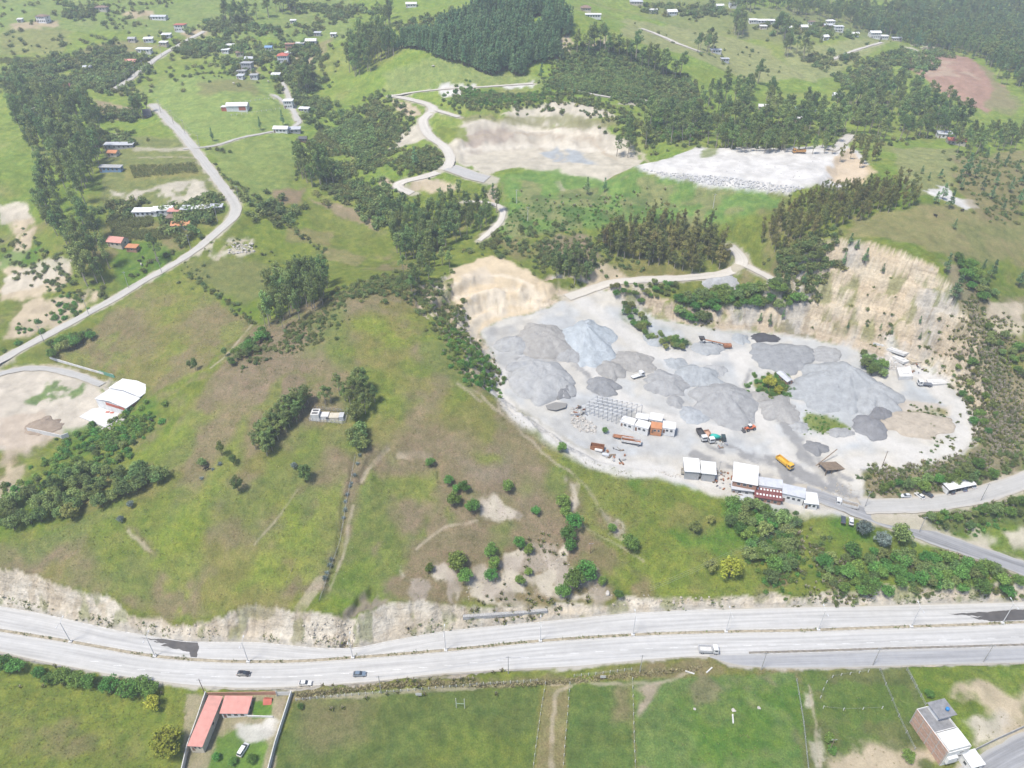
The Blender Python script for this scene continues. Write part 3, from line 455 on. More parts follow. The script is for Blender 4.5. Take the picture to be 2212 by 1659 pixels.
# --- quarry floor: pale worked ground, greyer and damp where machines spread fines
paint(None, PALE, 2.5, .97, 1.5, world=qpx, veg=0, seed=240, vary=.12)
for i, (p, c, k) in enumerate([([(1040,715),(1110,700),(1230,680),(1260,760),(1200,780),(1080,800)], GREY, .8), ([(1085,800),(1140,740),(1220,770),(1260,840),(1230,870),(1110,840)], (.31,.318,.32), .9), ([(1720,860),(1850,780),(1990,830),(2040,880),(1990,960),(1880,980),(1790,930)], (.30,.312,.315), .85), ([(1240,870),(1500,920),(1700,1010),(1600,1050),(1400,1000),(1290,960)], (.35,.35,.34), .6), ([(1830,1010),(1960,1005),(2010,990),(2000,1012),(1900,1020)], (.27,.27,.275), .8),
        ([(1930,860),(2060,880),(2060,930),(2010,960),(1920,920)], (.36,.31,.25), .8), ([(1940,890),(2050,885),(2050,905),(1960,905)], DRY, .8), ([(2000,950),(2060,945),(2060,970),(2010,975)], GRASS, .9), ([(1730,895),(1810,900),(1830,930),(1750,935)], FRESH, .95), ([(1690,1045),(1740,1030),(1850,1055),(1870,1085),(1780,1085)], (.30,.305,.31), .8), ([(1340,655),(1480,735),(1500,750),(1420,750),(1350,690)], (.12,.145,.05), .8), ([(1380,690),(1450,715),(1480,750),(1430,740)], BLUE, .9), ([(1900,735),(1960,745),(2060,830),(1990,830),(1930,790)], WHITE, .7)]):
    paint(p, c, 3, k, 4, veg=1 if c in (DRY, GRASS, FRESH, (.12,.145,.05)) else 0, seed=250+i)
paint(None, (.33,.328,.318), 3, .7, 4, (.54, 20), world=qpx, veg=0, seed=260); paint(None, (.335,.345,.348), 3, .6, 4, (.56, 14), world=qpx, veg=0, seed=261); paint(None, (.42,.385,.325), 3, .6, 4, (.56, 30), world=qpx, veg=0, seed=262)
streak([(1078,800),(1068,848),(1110,882),(1170,925),(1235,968),(1310,1003),(1400,1015)], (.44,.422,.388), 9, .95, .8, seed=60, soft=2); streak([(1100,868),(1150,898),(1215,945),(1290,985)], (.25,.235,.19), 2.5, .6, 1.5, seed=61)
for i, p in enumerate([[(1065,850),(1140,910),(1230,970),(1320,1005),(1440,1020),(1560,1040)], [(1240,640),(1300,680),(1360,730),(1420,765),(1520,770),(1620,765)], [(1600,770),(1612,830),(1640,890),(1680,960),(1720,1020),(1800,1075)], [(1260,790),(1330,850),(1420,900),(1560,930)], [(1850,1000),(1960,990),(2060,965),(2085,930),(2070,880),(2020,840)], [(1760,960),(1850,940),(1930,960),(2000,985)]]):
    streak(p, (.43,.412,.38), 8.5, .95, 1.2, seed=20+i, soft=4)
for i, (p, w_) in enumerate([([(1690,905),(1720,950),(1740,990),(1790,1030),(1820,1050)], 4), ([(1600,985),(1680,1005),(1750,1030),(1800,1055)], 3), ([(1500,980),(1560,1005),(1640,1030),(1720,1055),(1800,1085)], 3), ([(1510,935),(1530,955),(1560,975)], 2.5), ([(1700,1010),(1740,1035),(1790,1050)], 5), ([(1620,800),(1612,830),(1640,880)], 1.5), ([(1780,800),(1760,830),(1720,850)], 2), ([(1660,985),(1720,1010),(1780,1045),(1850,1075)], 2.5), ([(1740,985),(1800,1010),(1830,1040)], 3), ([(1560,960),(1640,985),(1700,1010)], 1.6), ([(1690,1000),(1700,1030),(1760,1060)], 3.5), ([(1230,775),(1260,800),(1290,850)], 3), ([(1120,775),(1170,785),(1225,770)], 2.5)]): streak(p, (.20,.197,.192), w_*1.25, .9, 2.2, seed=i, soft=1.5)
paint([(1628,825),(1655,805),(1690,812),(1708,840),(1690,862),(1650,860)], (.165,.18,.05), 2, .95, 2, veg=1, seed=290); paint([(1735,895),(1790,895),(1835,925),(1800,940),(1745,930)], (.14,.18,.04), 2, .95, 3, veg=1, seed=291)
# sand face beside the quarry
SF = [(975,580),(1060,550),(1120,575),(1205,632),(1160,670),(1085,690),(1035,715),(1020,735),(995,700),(985,640)]
paint(SF, (.45,.365,.25), 2, .97, 2, veg=0, seed=270, vary=.12); bS = box_of(at(SF), 2); dS, _, _ = seg_sdf(at(SF), GX[bS], GY[bS]); wv[bS] = np.where(dS < 0, 0, wv[bS]); paint([(985,640),(1110,615),(1180,640),(1160,665),(1000,690)], (.49,.43,.34), 3, .85, 3, (.46, 8), veg=0, seed=271); [streak([(1000+k*24, 655-k*3), (1004+k*24, 690-k*4)], (.36,.30,.21), .8, .8, .8, seed=300+k, soft=.5) for k in range(7)]; [streak([(985, 612+k*32), (1080, 596+k*30), (1150+k*16, 618+k*20)], (.53,.455,.345), 2.2, .8, 1.2, seed=310+k) for k in range(3)]; paint([(990,680),(1040,690),(1030,730),(1005,730)], CREAM, 3, .9, 3, veg=0, seed=272)
paint([(990,590),(1050,575),(1060,610),(1000,620)], (.44,.38,.30), 3, .7, 3, veg=0, seed=273)
fl = FILL*sstep(300, 400, GY)*(1-FLOOR); C = lerp(C, GREY, .0*fl)
# trails and worn lines
for i, (p, w_) in enumerate([([(985,830),(1030,850),(1080,893),(1140,945),(1180,985),(1230,1020),(1260,1050),(1290,1090)], 1.4), ([(1072,838),(1078,870),(1082,893)], 1.0), ([(1250,1045),(1240,1075),(1238,1105)], 2.5), ([(1000,838),(1040,865)], 1.5), ([(275,1147),(300,1165),(328,1188)], 1.2), ([(1250,1135),(1300,1160),(1340,1180),(1390,1210)], 1.2), ([(690,1255),(665,1290),(645,1320)], 4), ([(640,1510),(800,1500),(950,1488),(1110,1478)], 1.4), ([(1170,1475),(1300,1475),(1420,1475),(1500,1448)], 1.2), ([(1235,1480),(1200,1500),(1195,1560),(1190,1659)], 1.4),
        ([(545,1180),(600,1120),(640,1060)], .8), ([(860,985),(930,985)], 2), ([(838,968),(800,1010),(782,1040)], 1.8), ([(900,1185),(960,1140),(1030,1125)], 1.2), ([(760,1095),(745,1180),(715,1270)], 1.2), ([(1380,330),(1400,350)], 2), ([(1205,395),(1215,410)], 4), ([(1300,115),(1310,70)], 2), ([(240,840),(270,845)], 1), ([(455,795),(490,765),(545,700)], 1.3), ([(1748,1480),(1760,1560),(1775,1659)], .9), ([(215,290),(270,290)], 2), ([(300,340),(430,340)], 1.5), ([(300,365),(420,352)], 1.5), ([(470,560),(490,530),(530,520)], 2)]):
    streak(p, (.33,.28,.21), w_, .62, 1.0, veg=.1, seed=40+i, soft=.8)
for r in ROADS:   # dusty shoulders
    P = r['P'][:, :2]; b = box_of(P, r['w']+8)
    if b is None: continue
    x, y = GX[b], GY[b]; d, _, _ = seg_sdf(P, x, y, False); e = (fbm(x/4, y/4, 600, 3)-.5)*4; w = sstep(r['w']*.5+2.0, r['w']*.5-.2, d+e)*.85
    C[b] = C[b]*(1-w[..., None])+np.asarray(CREAM)*w[..., None]*.95; VEG[b] *= 1-w
b = box_of(hwy, 6); x, y = GX[b], GY[b]; d, _, _ = seg_sdf(hwy, x, y); w = sstep(1.6, .2, d+(fbm(x/3, y/3, 610, 3)-.5)*2.5)
C[b] = C[b]*(1-w[..., None])+np.array((.34,.315,.27))*w[..., None]; VEG[b] *= 1-w
KEEP = np.zeros_like(GX)     # 1 where nothing may take root: carriageways, worked floors
for r in ROADS:
    b = box_of(r['P'], r['w']+4)
    if b is not None: d, _, _ = seg_sdf(r['P'], GX[b], GY[b], False); KEEP[b] = np.maximum(KEEP[b], (d < r['w']*.5+1.0))
for P_, m_ in ((hwy, .6), (qpx, -2), (wyx, -2)):
    b = box_of(P_, 3); d, _, _ = seg_sdf(P_, GX[b], GY[b]); KEEP[b] = np.maximum(KEEP[b], d < m_)
def rooted(q): return bilin(KEEP, q[:, 0], q[:, 1]) < .3
# ------------------------------------------------------------------ the ground sheet
def grid_mesh(name, X, Y, Z, mat, attrs=None, smooth=True):
    nr, nc = X.shape; me = bpy.data.meshes.new(name); nv = nr*nc; nq = (nr-1)*(nc-1)
    co = np.stack([X, Y, Z], -1).reshape(-1).astype(np.float32); i = np.arange(nv).reshape(nr, nc)
    q = np.stack([i[:-1, :-1], i[:-1, 1:], i[1:, 1:], i[1:, :-1]], -1).reshape(-1).astype(np.int32)
    me.vertices.add(nv); me.vertices.foreach_set('co', co); me.loops.add(nq*4); me.loops.foreach_set('vertex_index', q)
    me.polygons.add(nq); me.polygons.foreach_set('loop_start', np.arange(0, nq*4, 4, dtype=np.int32)); me.polygons.foreach_set('loop_total', np.full(nq, 4, np.int32)); me.update(calc_edges=True); me.validate()
    for k, v in (attrs or {}).items():
        if v.ndim == 3:
            a = me.attributes.new(k, 'FLOAT_COLOR', 'POINT'); a.data.foreach_set('color', np.concatenate([v.reshape(-1, 3), np.ones((nv, 1))], 1).astype(np.float32).ravel())
        else:
            a = me.attributes.new(k, 'FLOAT', 'POINT'); a.data.foreach_set('value', v.astype(np.float32).ravel())
    if smooth: me.polygons.foreach_set('use_smooth', np.ones(nq, bool))
    me.materials.append(mat); return link(bpy.data.objects.new(name, me))
def ground_material():
    m, n, l, b = mat_nodes('ground'); geo = n.new('ShaderNodeNewGeometry')
    at_ = n.new('ShaderNodeAttribute'); at_.attribute_name = 'tint'; av = n.new('ShaderNodeAttribute'); av.attribute_name = 'veg'
    def noise(s, det=4, r=.6):
        k = n.new('ShaderNodeTexNoise'); k.inputs['Scale'].default_value = s; k.inputs['Detail'].default_value = det; k.inputs['Roughness'].default_value = r; l.new(geo.outputs['Position'], k.inputs['Vector']); return k.outputs['Fac']
    def rng(v, a, c, lo, hi):
        k = n.new('ShaderNodeMapRange'); k.inputs['From Min'].default_value = a; k.inputs['From Max'].default_value = c; k.inputs['To Min'].default_value = lo; k.inputs['To Max'].default_value = hi; l.new(v, k.inputs['Value']); return k.outputs[0]
    def mth(op, a, c):
        k = n.new('ShaderNodeMath'); k.operation = op
        for s, v in ((0, a), (1, c)):
            if isinstance(v, (int, float)): k.inputs[s].default_value = v
            else: l.new(v, k.inputs[s])
        return k.outputs[0]
    tuft = noise(1.7, 5, .78); clump = noise(.28, 3, .65); grit = tuft; wide = clump
    vg = mth('MULTIPLY', rng(tuft, .3, .7, .56, 1.46), rng(clump, .3, .7, .80, 1.2))
    vm = mth('MULTIPLY', rng(grit, .3, .7, .88, 1.10), rng(wide, .3, .7, .93, 1.06))
    mv = n.new('ShaderNodeMix'); l.new(av.outputs['Fac'], mv.inputs[0]); l.new(vm, mv.inputs[2]); l.new(vg, mv.inputs[3])
    hs = n.new('ShaderNodeHueSaturation'); l.new(at_.outputs['Color'], hs.inputs['Color']); l.new(mv.outputs[0], hs.inputs['Value'])
    hue = rng(clump, .3, .7, .522, .478); mh = n.new('ShaderNodeMix'); mh.inputs[2].default_value = .5; l.new(av.outputs['Fac'], mh.inputs[0]); l.new(hue, mh.inputs[3]); l.new(mh.outputs[0], hs.inputs['Hue'])
    l.new(hs.outputs[0], b.inputs['Base Color']); b.inputs['Roughness'].default_value = .95; b.inputs['Specular IOR Level'].default_value = .1
    bp = n.new('ShaderNodeBump'); bp.inputs['Strength'].default_value = .55; bp.inputs['Distance'].default_value = .35; l.new(tuft, bp.inputs['Height']); l.new(bp.outputs[0], b.inputs['Normal'])
    return m
def rock_material():
    m, n, l, b = mat_nodes('cut_rock'); geo = n.new('ShaderNodeNewGeometry'); ta = n.new('ShaderNodeAttribute'); ta.attribute_name = 'tint'
    def noise(sc, det, lo, hi, a=.3, c_=.7):
        mp = n.new('ShaderNodeMapping'); mp.inputs['Scale'].default_value = sc; l.new(geo.outputs['Position'], mp.inputs[0]); k = n.new('ShaderNodeTexNoise'); k.inputs['Scale'].default_value = 1; k.inputs['Detail'].default_value = det; k.inputs['Roughness'].default_value = .7; l.new(mp.outputs[0], k.inputs['Vector'])
        r = n.new('ShaderNodeMapRange'); r.inputs['From Min'].default_value = a; r.inputs['From Max'].default_value = c_; r.inputs['To Min'].default_value = lo; r.inputs['To Max'].default_value = hi; l.new(k.outputs['Fac'], r.inputs['Value']); return r.outputs[0], k.outputs['Fac']
    s1, f1 = noise((.05, .05, .75), 5, .80, 1.16); s2, f2 = noise((.55, .55, .5), 5, .78, 1.18); s3, f3 = noise((.5, .5, .08), 3, .84, 1.02, .33, .42)
    a1 = n.new('ShaderNodeMath'); a1.operation = 'MULTIPLY'; l.new(s1, a1.inputs[0]); l.new(s2, a1.inputs[1]); a2 = n.new('ShaderNodeMath'); a2.operation = 'MULTIPLY'; l.new(a1.outputs[0], a2.inputs[0]); l.new(s3, a2.inputs[1])
    mx = n.new('ShaderNodeMix'); mx.data_type = 'RGBA'; mx.blend_type = 'MULTIPLY'; mx.inputs[0].default_value = 1; l.new(ta.outputs['Color'], mx.inputs[6]); l.new(a2.outputs[0], mx.inputs[7]); l.new(mx.outputs[2], b.inputs['Base Color']); b.inputs['Roughness'].default_value = .95; b.inputs['Specular IOR Level'].default_value = .1
    bp = n.new('ShaderNodeBump'); bp.inputs['Strength'].default_value = 1; bp.inputs['Distance'].default_value = 1.0; l.new(f2, bp.inputs['Height']); l.new(bp.outputs[0], b.inputs['Normal']); return m
C = C*(1-VEG*(.22-.14*sstep(330, 560, GY)))[..., None]
ground = grid_mesh('ground', GX, GY, GZ, ground_material(), {'tint': np.clip(C, .01, .7), 'veg': np.clip(VEG, 0, 1)}); tag(ground, 'grass hills, fields and pale quarry floor of the valley', 'terrain', kind='structure')
ground.data.materials.append(rock_material()); rk = ((wv > .35) & (VEG < .6)); rq = rk[:-1, :-1] & rk[1:, 1:]; ground.data.polygons.foreach_set('material_index', rq.astype(np.int32).ravel())
# ------------------------------------------------------------------ roads
def road_mat(name, c, streakiness=.2, edge=(.36, .33, .285)):
    m, n, l, b = mat_nodes(name); uv = n.new('ShaderNodeUVMap'); uv.uv_map = 'uv'; mp = n.new('ShaderNodeMapping'); mp.inputs['Scale'].default_value = (.03, 1.1, 1); l.new(uv.outputs[0], mp.inputs[0])
    a = n.new('ShaderNodeTexNoise'); a.inputs['Scale'].default_value = 1; a.inputs['Detail'].default_value = 6; l.new(mp.outputs[0], a.inputs['Vector'])
    geo = n.new('ShaderNodeNewGeometry'); g = n.new('ShaderNodeTexNoise'); g.inputs['Scale'].default_value = .35; g.inputs['Detail'].default_value = 7; g.inputs['Roughness'].default_value = .65; l.new(geo.outputs['Position'], g.inputs['Vector'])
    def rng(v, lo, hi):
        k = n.new('ShaderNodeMapRange'); k.inputs['From Min'].default_value = .3; k.inputs['From Max'].default_value = .7; k.inputs['To Min'].default_value = lo; k.inputs['To Max'].default_value = hi; l.new(v, k.inputs['Value']); return k.outputs[0]
    mu = n.new('ShaderNodeMath'); mu.operation = 'MULTIPLY'; l.new(rng(a.outputs['Fac'], 1-streakiness, 1+streakiness*.6), mu.inputs[0]); l.new(rng(g.outputs['Fac'], .92, 1.06), mu.inputs[1])
    mx = n.new('ShaderNodeMix'); mx.data_type = 'RGBA'; mx.blend_type = 'MULTIPLY'; mx.inputs[0].default_value = 1; mx.inputs[6].default_value = (*c, 1); l.new(mu.outputs[0], mx.inputs[7])
    sx = n.new('ShaderNodeAttribute'); sx.attribute_name = 'edge'; m2 = n.new('ShaderNodeMix'); m2.data_type = 'RGBA'; m2.inputs[7].default_value = (*edge, 1); l.new(sx.outputs['Fac'], m2.inputs[0]); l.new(mx.outputs[2], m2.inputs[6])
    l.new(m2.outputs[2], b.inputs['Base Color']); b.inputs['Roughness'].default_value = .85; b.inputs['Specular IOR Level'].default_value = .25; return m
RM = {'dust': road_mat('dusty_track', (.35,.335,.305), .12), 'pale': road_mat('pale_track', (.43,.40,.35), .12), 'gravel': road_mat('gravel_track', (.335,.325,.305), .14), 'asphalt': road_mat('worn_asphalt', (.24,.24,.243), .35, (.34,.33,.31)), 'highway': road_mat('dusty_highway', (.385,.377,.363), .22, (.415,.40,.37))}
def strip(name, A, B, zoff, mat, n_across=6, wob=.0, parent=None, wearpos=None):
    """sheet between two matched world lines A, B (N x 3)"""
    t = np.linspace(0, 1, n_across+1); X = A[:, None]*(1-t)[None, :, None]+B[:, None]*t[None, :, None]; X[..., 2] += zoff
    L = np.r_[0, np.cumsum(np.hypot(*np.diff(A[:, :2], axis=0).T))]; wd = np.hypot(*(B-A)[:, :2].T)
    if wob:
        for k, s in ((0, -1), (-1, 1)):
            j = (fbm(L/5, L*0+k, 700, 3)-.5)*2*wob; dr = (B-A)[:, :2]/np.maximum(wd, .1)[:, None]; X[:, k, :2] += dr*(s*j)[:, None]
    e = np.abs(t-.5)*2; ed = np.repeat(sstep(.72, 1, e)[None], len(A), 0)
    o = grid_mesh(name, X[..., 0], X[..., 1], X[..., 2], mat, {'edge': ed*.9})
    me = o.data; uv = me.uv_layers.new(name='uv'); vi = np.empty(len(me.loops), np.int32); me.loops.foreach_get('vertex_index', vi)
    U = np.repeat(L[:, None], n_across+1, 1).ravel(); V = (t[None]*wd[:, None]).ravel(); uv.data.foreach_set('uv', np.stack([U[vi], V[vi]], 1).astype(np.float32).ravel())
    if parent: o.parent = parent
    return o
def offset_line(P, off):
    T = np.gradient(P[:, :2], axis=0); T /= np.linalg.norm(T, axis=1)[:, None]; Q = P.copy(); Q[:, :2] += np.stack([-T[:, 1], T[:, 0]], 1)*off; return Q
RNAME = {'dirt_road': 'pale dusty road climbing the left valley past the tall trees', 'lane': 'pale lane running up to the hamlet at upper left', 'farm_lane': 'narrow pale lane across the pasture to the red barn', 'village_lane': 'short pale lane beside the hillside houses', 'pit_track': 'white track along the top of the old pit', 'haul_road': 'winding pale haul road down to the old pit', 'bench_track': 'short pale track onto the pit bench', 'pit_access': 'grey gravel apron at the old pit entrance', 'forest_track': 'pale track curving round the central grove', 'upper_road': 'pale dirt road curving above the quarry', 'upper_branch': 'short pale branch track above the quarry', 'gate_road': 'worn asphalt road leaving the quarry gate', 'side_road': 'gravel road past the white carport', 'tip_road': 'pale road entering the white tip from the wood', 'hill_track': 'pale track over the far pasture', 'ridge_track': 'pale track along the far ridge', 'yard_track': 'gravel track into the left works yard', 'scrub_track': 'thin pale track below the scrub slope', 'corner_street': 'grey street corner at bottom right'}
order = 0
for r in ROADS:
    order += 1; P = resample(r['P'], 2.0); dist = np.hypot(P[:, 1], CAM_H-P[:, 2]); zo = .04+.00035*dist+.003*order
    A, B = offset_line(P, r['w']*.5), offset_line(P, -r['w']*.5); A[:, 2] += zo-.0; B[:, 2] += zo
    o = strip(r['key'], A, B, 0, RM[r['mat']], 6, wob=.7); tag(o, RNAME[r['key']], 'road', kind='structure')
# highway: two carriageways, planted median, service lane
xs = np.arange(hn[:, 0].min(), hn[:, 0].max(), 1.6)
MED = [(-160,1335),(-60,1352),(0,1362),(150,1386),(330,1419),(480,1430),(640,1430),(850,1415),(1000,1402),(1150,1386),(1260,1378),(1400,1370),(1560,1365),(1750,1362),(1900,1356),(2100,1350),(2212,1344),(2400,1338)]
md = unz(MED, 0)
def lineY(P): return np.interp(xs, P[:, 0], P[:, 1])
def soft(y, it=30):
    y = y.copy()
    for _ in range(it): y[1:-1] = .5*y[1:-1]+.25*(y[:-2]+y[2:])
    return y
yn, ym, ys = soft(lineY(hn), 8), soft(lineY(md)), soft(lineY(hs), 8)
def W3(y, z=0.): return np.stack([xs, y, np.full_like(xs, z)], 1)
nc = strip('highway_carriageway', W3(yn-.25), W3(ym+.85), .07, RM['highway'], 10); tag(nc, 'north carriageway of the dusty highway below the cut bank', 'highway', kind='structure')
sc_ = strip('highway_carriageway', W3(ym-.85), W3(ys+.2), .07, RM['highway'], 10); tag(sc_, 'south carriageway of the dusty highway beside the plots', 'highway', kind='structure')
med = strip('median_strip', W3(ym+.62), W3(ym-.62), .14, plain('median_soil', (.30,.26,.19), .95, .4, .8), 4, wob=.1); tag(med, 'narrow soil median with weeds between the carriageways', 'median', kind='structure')
kerbm = plain('kerb_concrete', (.46,.45,.43), .8, .25, .9, dirt=.35)
def kerb(name, y, parent, h=.2, w=.22, x0=None, x1=None, mat=None):
    m_ = np.ones(len(xs), bool) if x0 is None else (xs >= x0) & (xs <= x1); X = xs[m_]; Y = y[m_]; mb = MB(); n = len(X)
    vs = []
    for k in range(n): vs += [(X[k], Y[k]-w/2, .02), (X[k], Y[k]-w/2, .07+h), (X[k], Y[k]+w/2, .07+h), (X[k], Y[k]+w/2, .02)]
    fs = []
    for k in range(n-1):
        for j in range(3): fs.append((k*4+j, (k+1)*4+j, (k+1)*4+j+1, k*4+j+1))
    return mb.add(vs, fs).build(name, mat or kerbm, parent)
kerb('kerb', ym+.75, med); kerb('kerb', ym-.75, med)
kn = kerb('roadside_kerb', yn-.1, None, .15, .3, -250, 80); tag(kn, 'low concrete kerb and drain below the cut bank', 'kerb', kind='structure')
SEP = unz([(1612,1411),(1750,1407),(1900,1402),(2050,1398),(2212,1393),(2400,1388)], 0); ysep = soft(lineY(SEP)); sx0, sx1 = SEP[0, 0], xs[-1]
sm = (xs >= sx0); sep = strip('separator_strip', np.stack([xs, ysep+.55, xs*0], 1)[sm], np.stack([xs, ysep-.55, xs*0], 1)[sm], .2, plain('separator_soil', (.20,.18,.155), .95, .4, .8), 3, wob=.15); tag(sep, 'dark gritty strip between highway and service lane', 'median', kind='structure')
kerb('kerb', ysep+.6, sep, .16, .2, sx0, sx1); kerb('kerb', ysep-.6, sep, .16, .2, sx0, sx1)
svc = strip('service_lane', np.stack([xs, ysep-.7, xs*0], 1)[xs >= sx0-14], np.stack([xs, ys+.1, xs*0], 1)[xs >= sx0-14], .085, RM['gravel'] if False else road_mat('service_asphalt', (.28,.28,.283), .2, (.33,.32,.30)), 6); tag(svc, 'greyer service lane on the right beside the highway', 'road', kind='structure')
paintm = plain('worn_road_paint', (.62,.62,.60), .7, .3, 2)
for X in np.arange(-150, 230, 9.):
    yy = np.interp(X, xs, ym*.47+ys*.53 if False else ym-6.0); 
    o = MB().add([(X, yy-.07, .084), (X+3, yy-.07, .084), (X+3, yy+.07, .084), (X, yy+.07, .084)], [(0, 1, 2, 3)]).build('lane_dash', paintm, sc_)
def sheet(name, px, z, mat, jag=.0, dz=0):
    P = unz(px, z); P = resample(np.vstack([P, P[:1]]), .5)[:-1] if jag else P
    if jag: P = P+(np.stack([fbm(P[:, 0]/1.5, P[:, 1]/1.5, 800, 3), fbm(P[:, 0]/1.5, P[:, 1]/1.5, 801, 3)], 1)-.5)*2*jag
    mb = MB(); mb.add([(p[0], p[1], z+dz) for p in P], [tuple(range(len(P)))]); o = mb.build(name, mat); bm = bmesh.new(); bm.from_mesh(o.data); bmesh.ops.triangulate(bm, faces=bm.faces); bm.to_mesh(o.data); bm.free(); return o
wetm = plain('wet_asphalt', (.085,.078,.072), .45, .25, .5, spec=.4)
w1 = sheet('wet_patch', [(300,1378),(345,1380),(385,1382),(402,1375),(425,1376),(430,1395),(424,1422),(412,1421),(408,1408),(370,1399),(345,1394),(360,1391),(330,1386),(345,1384)], 0, wetm, .5, .088); tag(w1, 'dark wet stain across the left carriageway', 'stain', kind='structure')
w2 = sheet('wet_patch', [(2048,1326),(2120,1323),(2212,1316),(2330,1312),(2330,1340),(2212,1343),(2150,1345),(2138,1342),(2095,1334),(2125,1333)], 0, wetm, .5, .088); tag(w2, 'dark wet stain on the highway at the right edge', 'stain', kind='structure')
# ------------------------------------------------------------------ plants: one mesh per kind and variant, shared by all that grow
BARK_P = plain('pale_bark', (.30,.26,.21), .9, .35, 2); BARK_D = plain('dark_bark', (.12,.095,.07), .9, .35, 2)
L_EUC = leafmat('eucalyptus_leaves', (0.130,0.202,0.072), (0.260,0.329,0.103), 0.03); L_ORG = leafmat('young_eucalyptus_leaves', (0.147,0.176,0.055), (0.278,0.265,0.085), 0.035); L_GRN = leafmat('broad_leaves', (0.108,0.222,0.048), (0.176,0.293,0.065), 0.04)
L_YEL = leafmat('yellow_leaves', (0.284,0.334,0.049), (0.413,0.411,0.061), .015); L_PIN = leafmat('pine_needles', (0.143,0.251,0.122), (0.226,0.343,0.151), 0.03); L_BLU = leafmat('blue_leaves', (0.163,0.219,0.194), (0.250,0.294,0.263), .01); L_OLV = leafmat('olive_leaves', (0.205,0.241,0.072), (0.308,0.324,0.098), .025)
L_SCR = leafmat('scrub_leaves', (0.102,0.174,0.054), (0.258,0.270,0.098), .035); L_STR = leafmat('straw', (.30,.27,.14), (.42,.37,.22), .02); L_PLM = leafmat('plumes', (0.420,0.360,0.270), (0.550,0.490,0.400), .01, .25); L_GRS = leafmat('tuft_grass', (.17,.205,.06), (.27,.245,.11), .03); L_MAI = leafmat('maize_leaves', (.18,.22,.07), (.27,.27,.11), .02)
def cards(cent, outw, size, rng, flat=.4, asp=1.0):
    """leaf-sized quads: centres, outward directions"""
    n = len(cent); nr = rng.normal(size=(n, 3)); nr /= np.linalg.norm(nr, axis=1)[:, None]; nr = nr*(1-flat)+outw*flat+np.array([0, 0, .25]); nr /= np.linalg.norm(nr, axis=1)[:, None]
    a = np.cross(nr, rng.normal(size=(n, 3))); a /= np.linalg.norm(a, axis=1)[:, None]; b = np.cross(nr, a); s = (size*rng.uniform(.6, 1.25, n))[:, None]*.5
    a = a*s*asp; b = b*s; bend = nr*s*.35
    return np.stack([cent-a-b*.55, cent+a*.15-b-bend, cent+a+b*.5, cent-a*.2+b-bend], 1).reshape(-1, 3)
def mesh_quads(name, V, mats, rng, extra=None):
    """quads + optional MB trunk faces in a second slot"""
    n = len(V)//4; vs = V.tolist(); fs = [(4*i, 4*i+1, 4*i+2, 4*i+3) for i in range(n)]; mi = [0]*n; lf = rng.random(n).tolist()
    if extra is not None: b = len(vs); vs += extra.v; fs += [tuple(i+b for i in f) for f in extra.f]; mi += [1]*len(extra.f); lf += [.5]*len(extra.f)
    me = bpy.data.meshes.new(name); me.from_pydata(vs, [], fs)
    for m in mats: me.materials.append(m)
    me.polygons.foreach_set('material_index', mi); a = me.attributes.new('leaf', 'FLOAT', 'FACE'); a.data.foreach_set('value', np.array(lf, np.float32)); return me
def clumps_to_cards(cl, per, size, rng, flat=.45, squash=.8):
    C_, O_ = [], []
    for (x, y, z, r) in cl:
        k = max(int(per*(r**1.6)), 6); d = rng.normal(size=(k, 3)); d /= np.linalg.norm(d, axis=1)[:, None]; rr = r*(.55+.5*rng.random(k)**.6)
        p = d*rr[:, None]; p[:, 2] *= squash; C_.append(p+np.array([x, y, z])); O_.append(d)
    return cards(np.vstack(C_), np.vstack(O_), size, rng, flat)
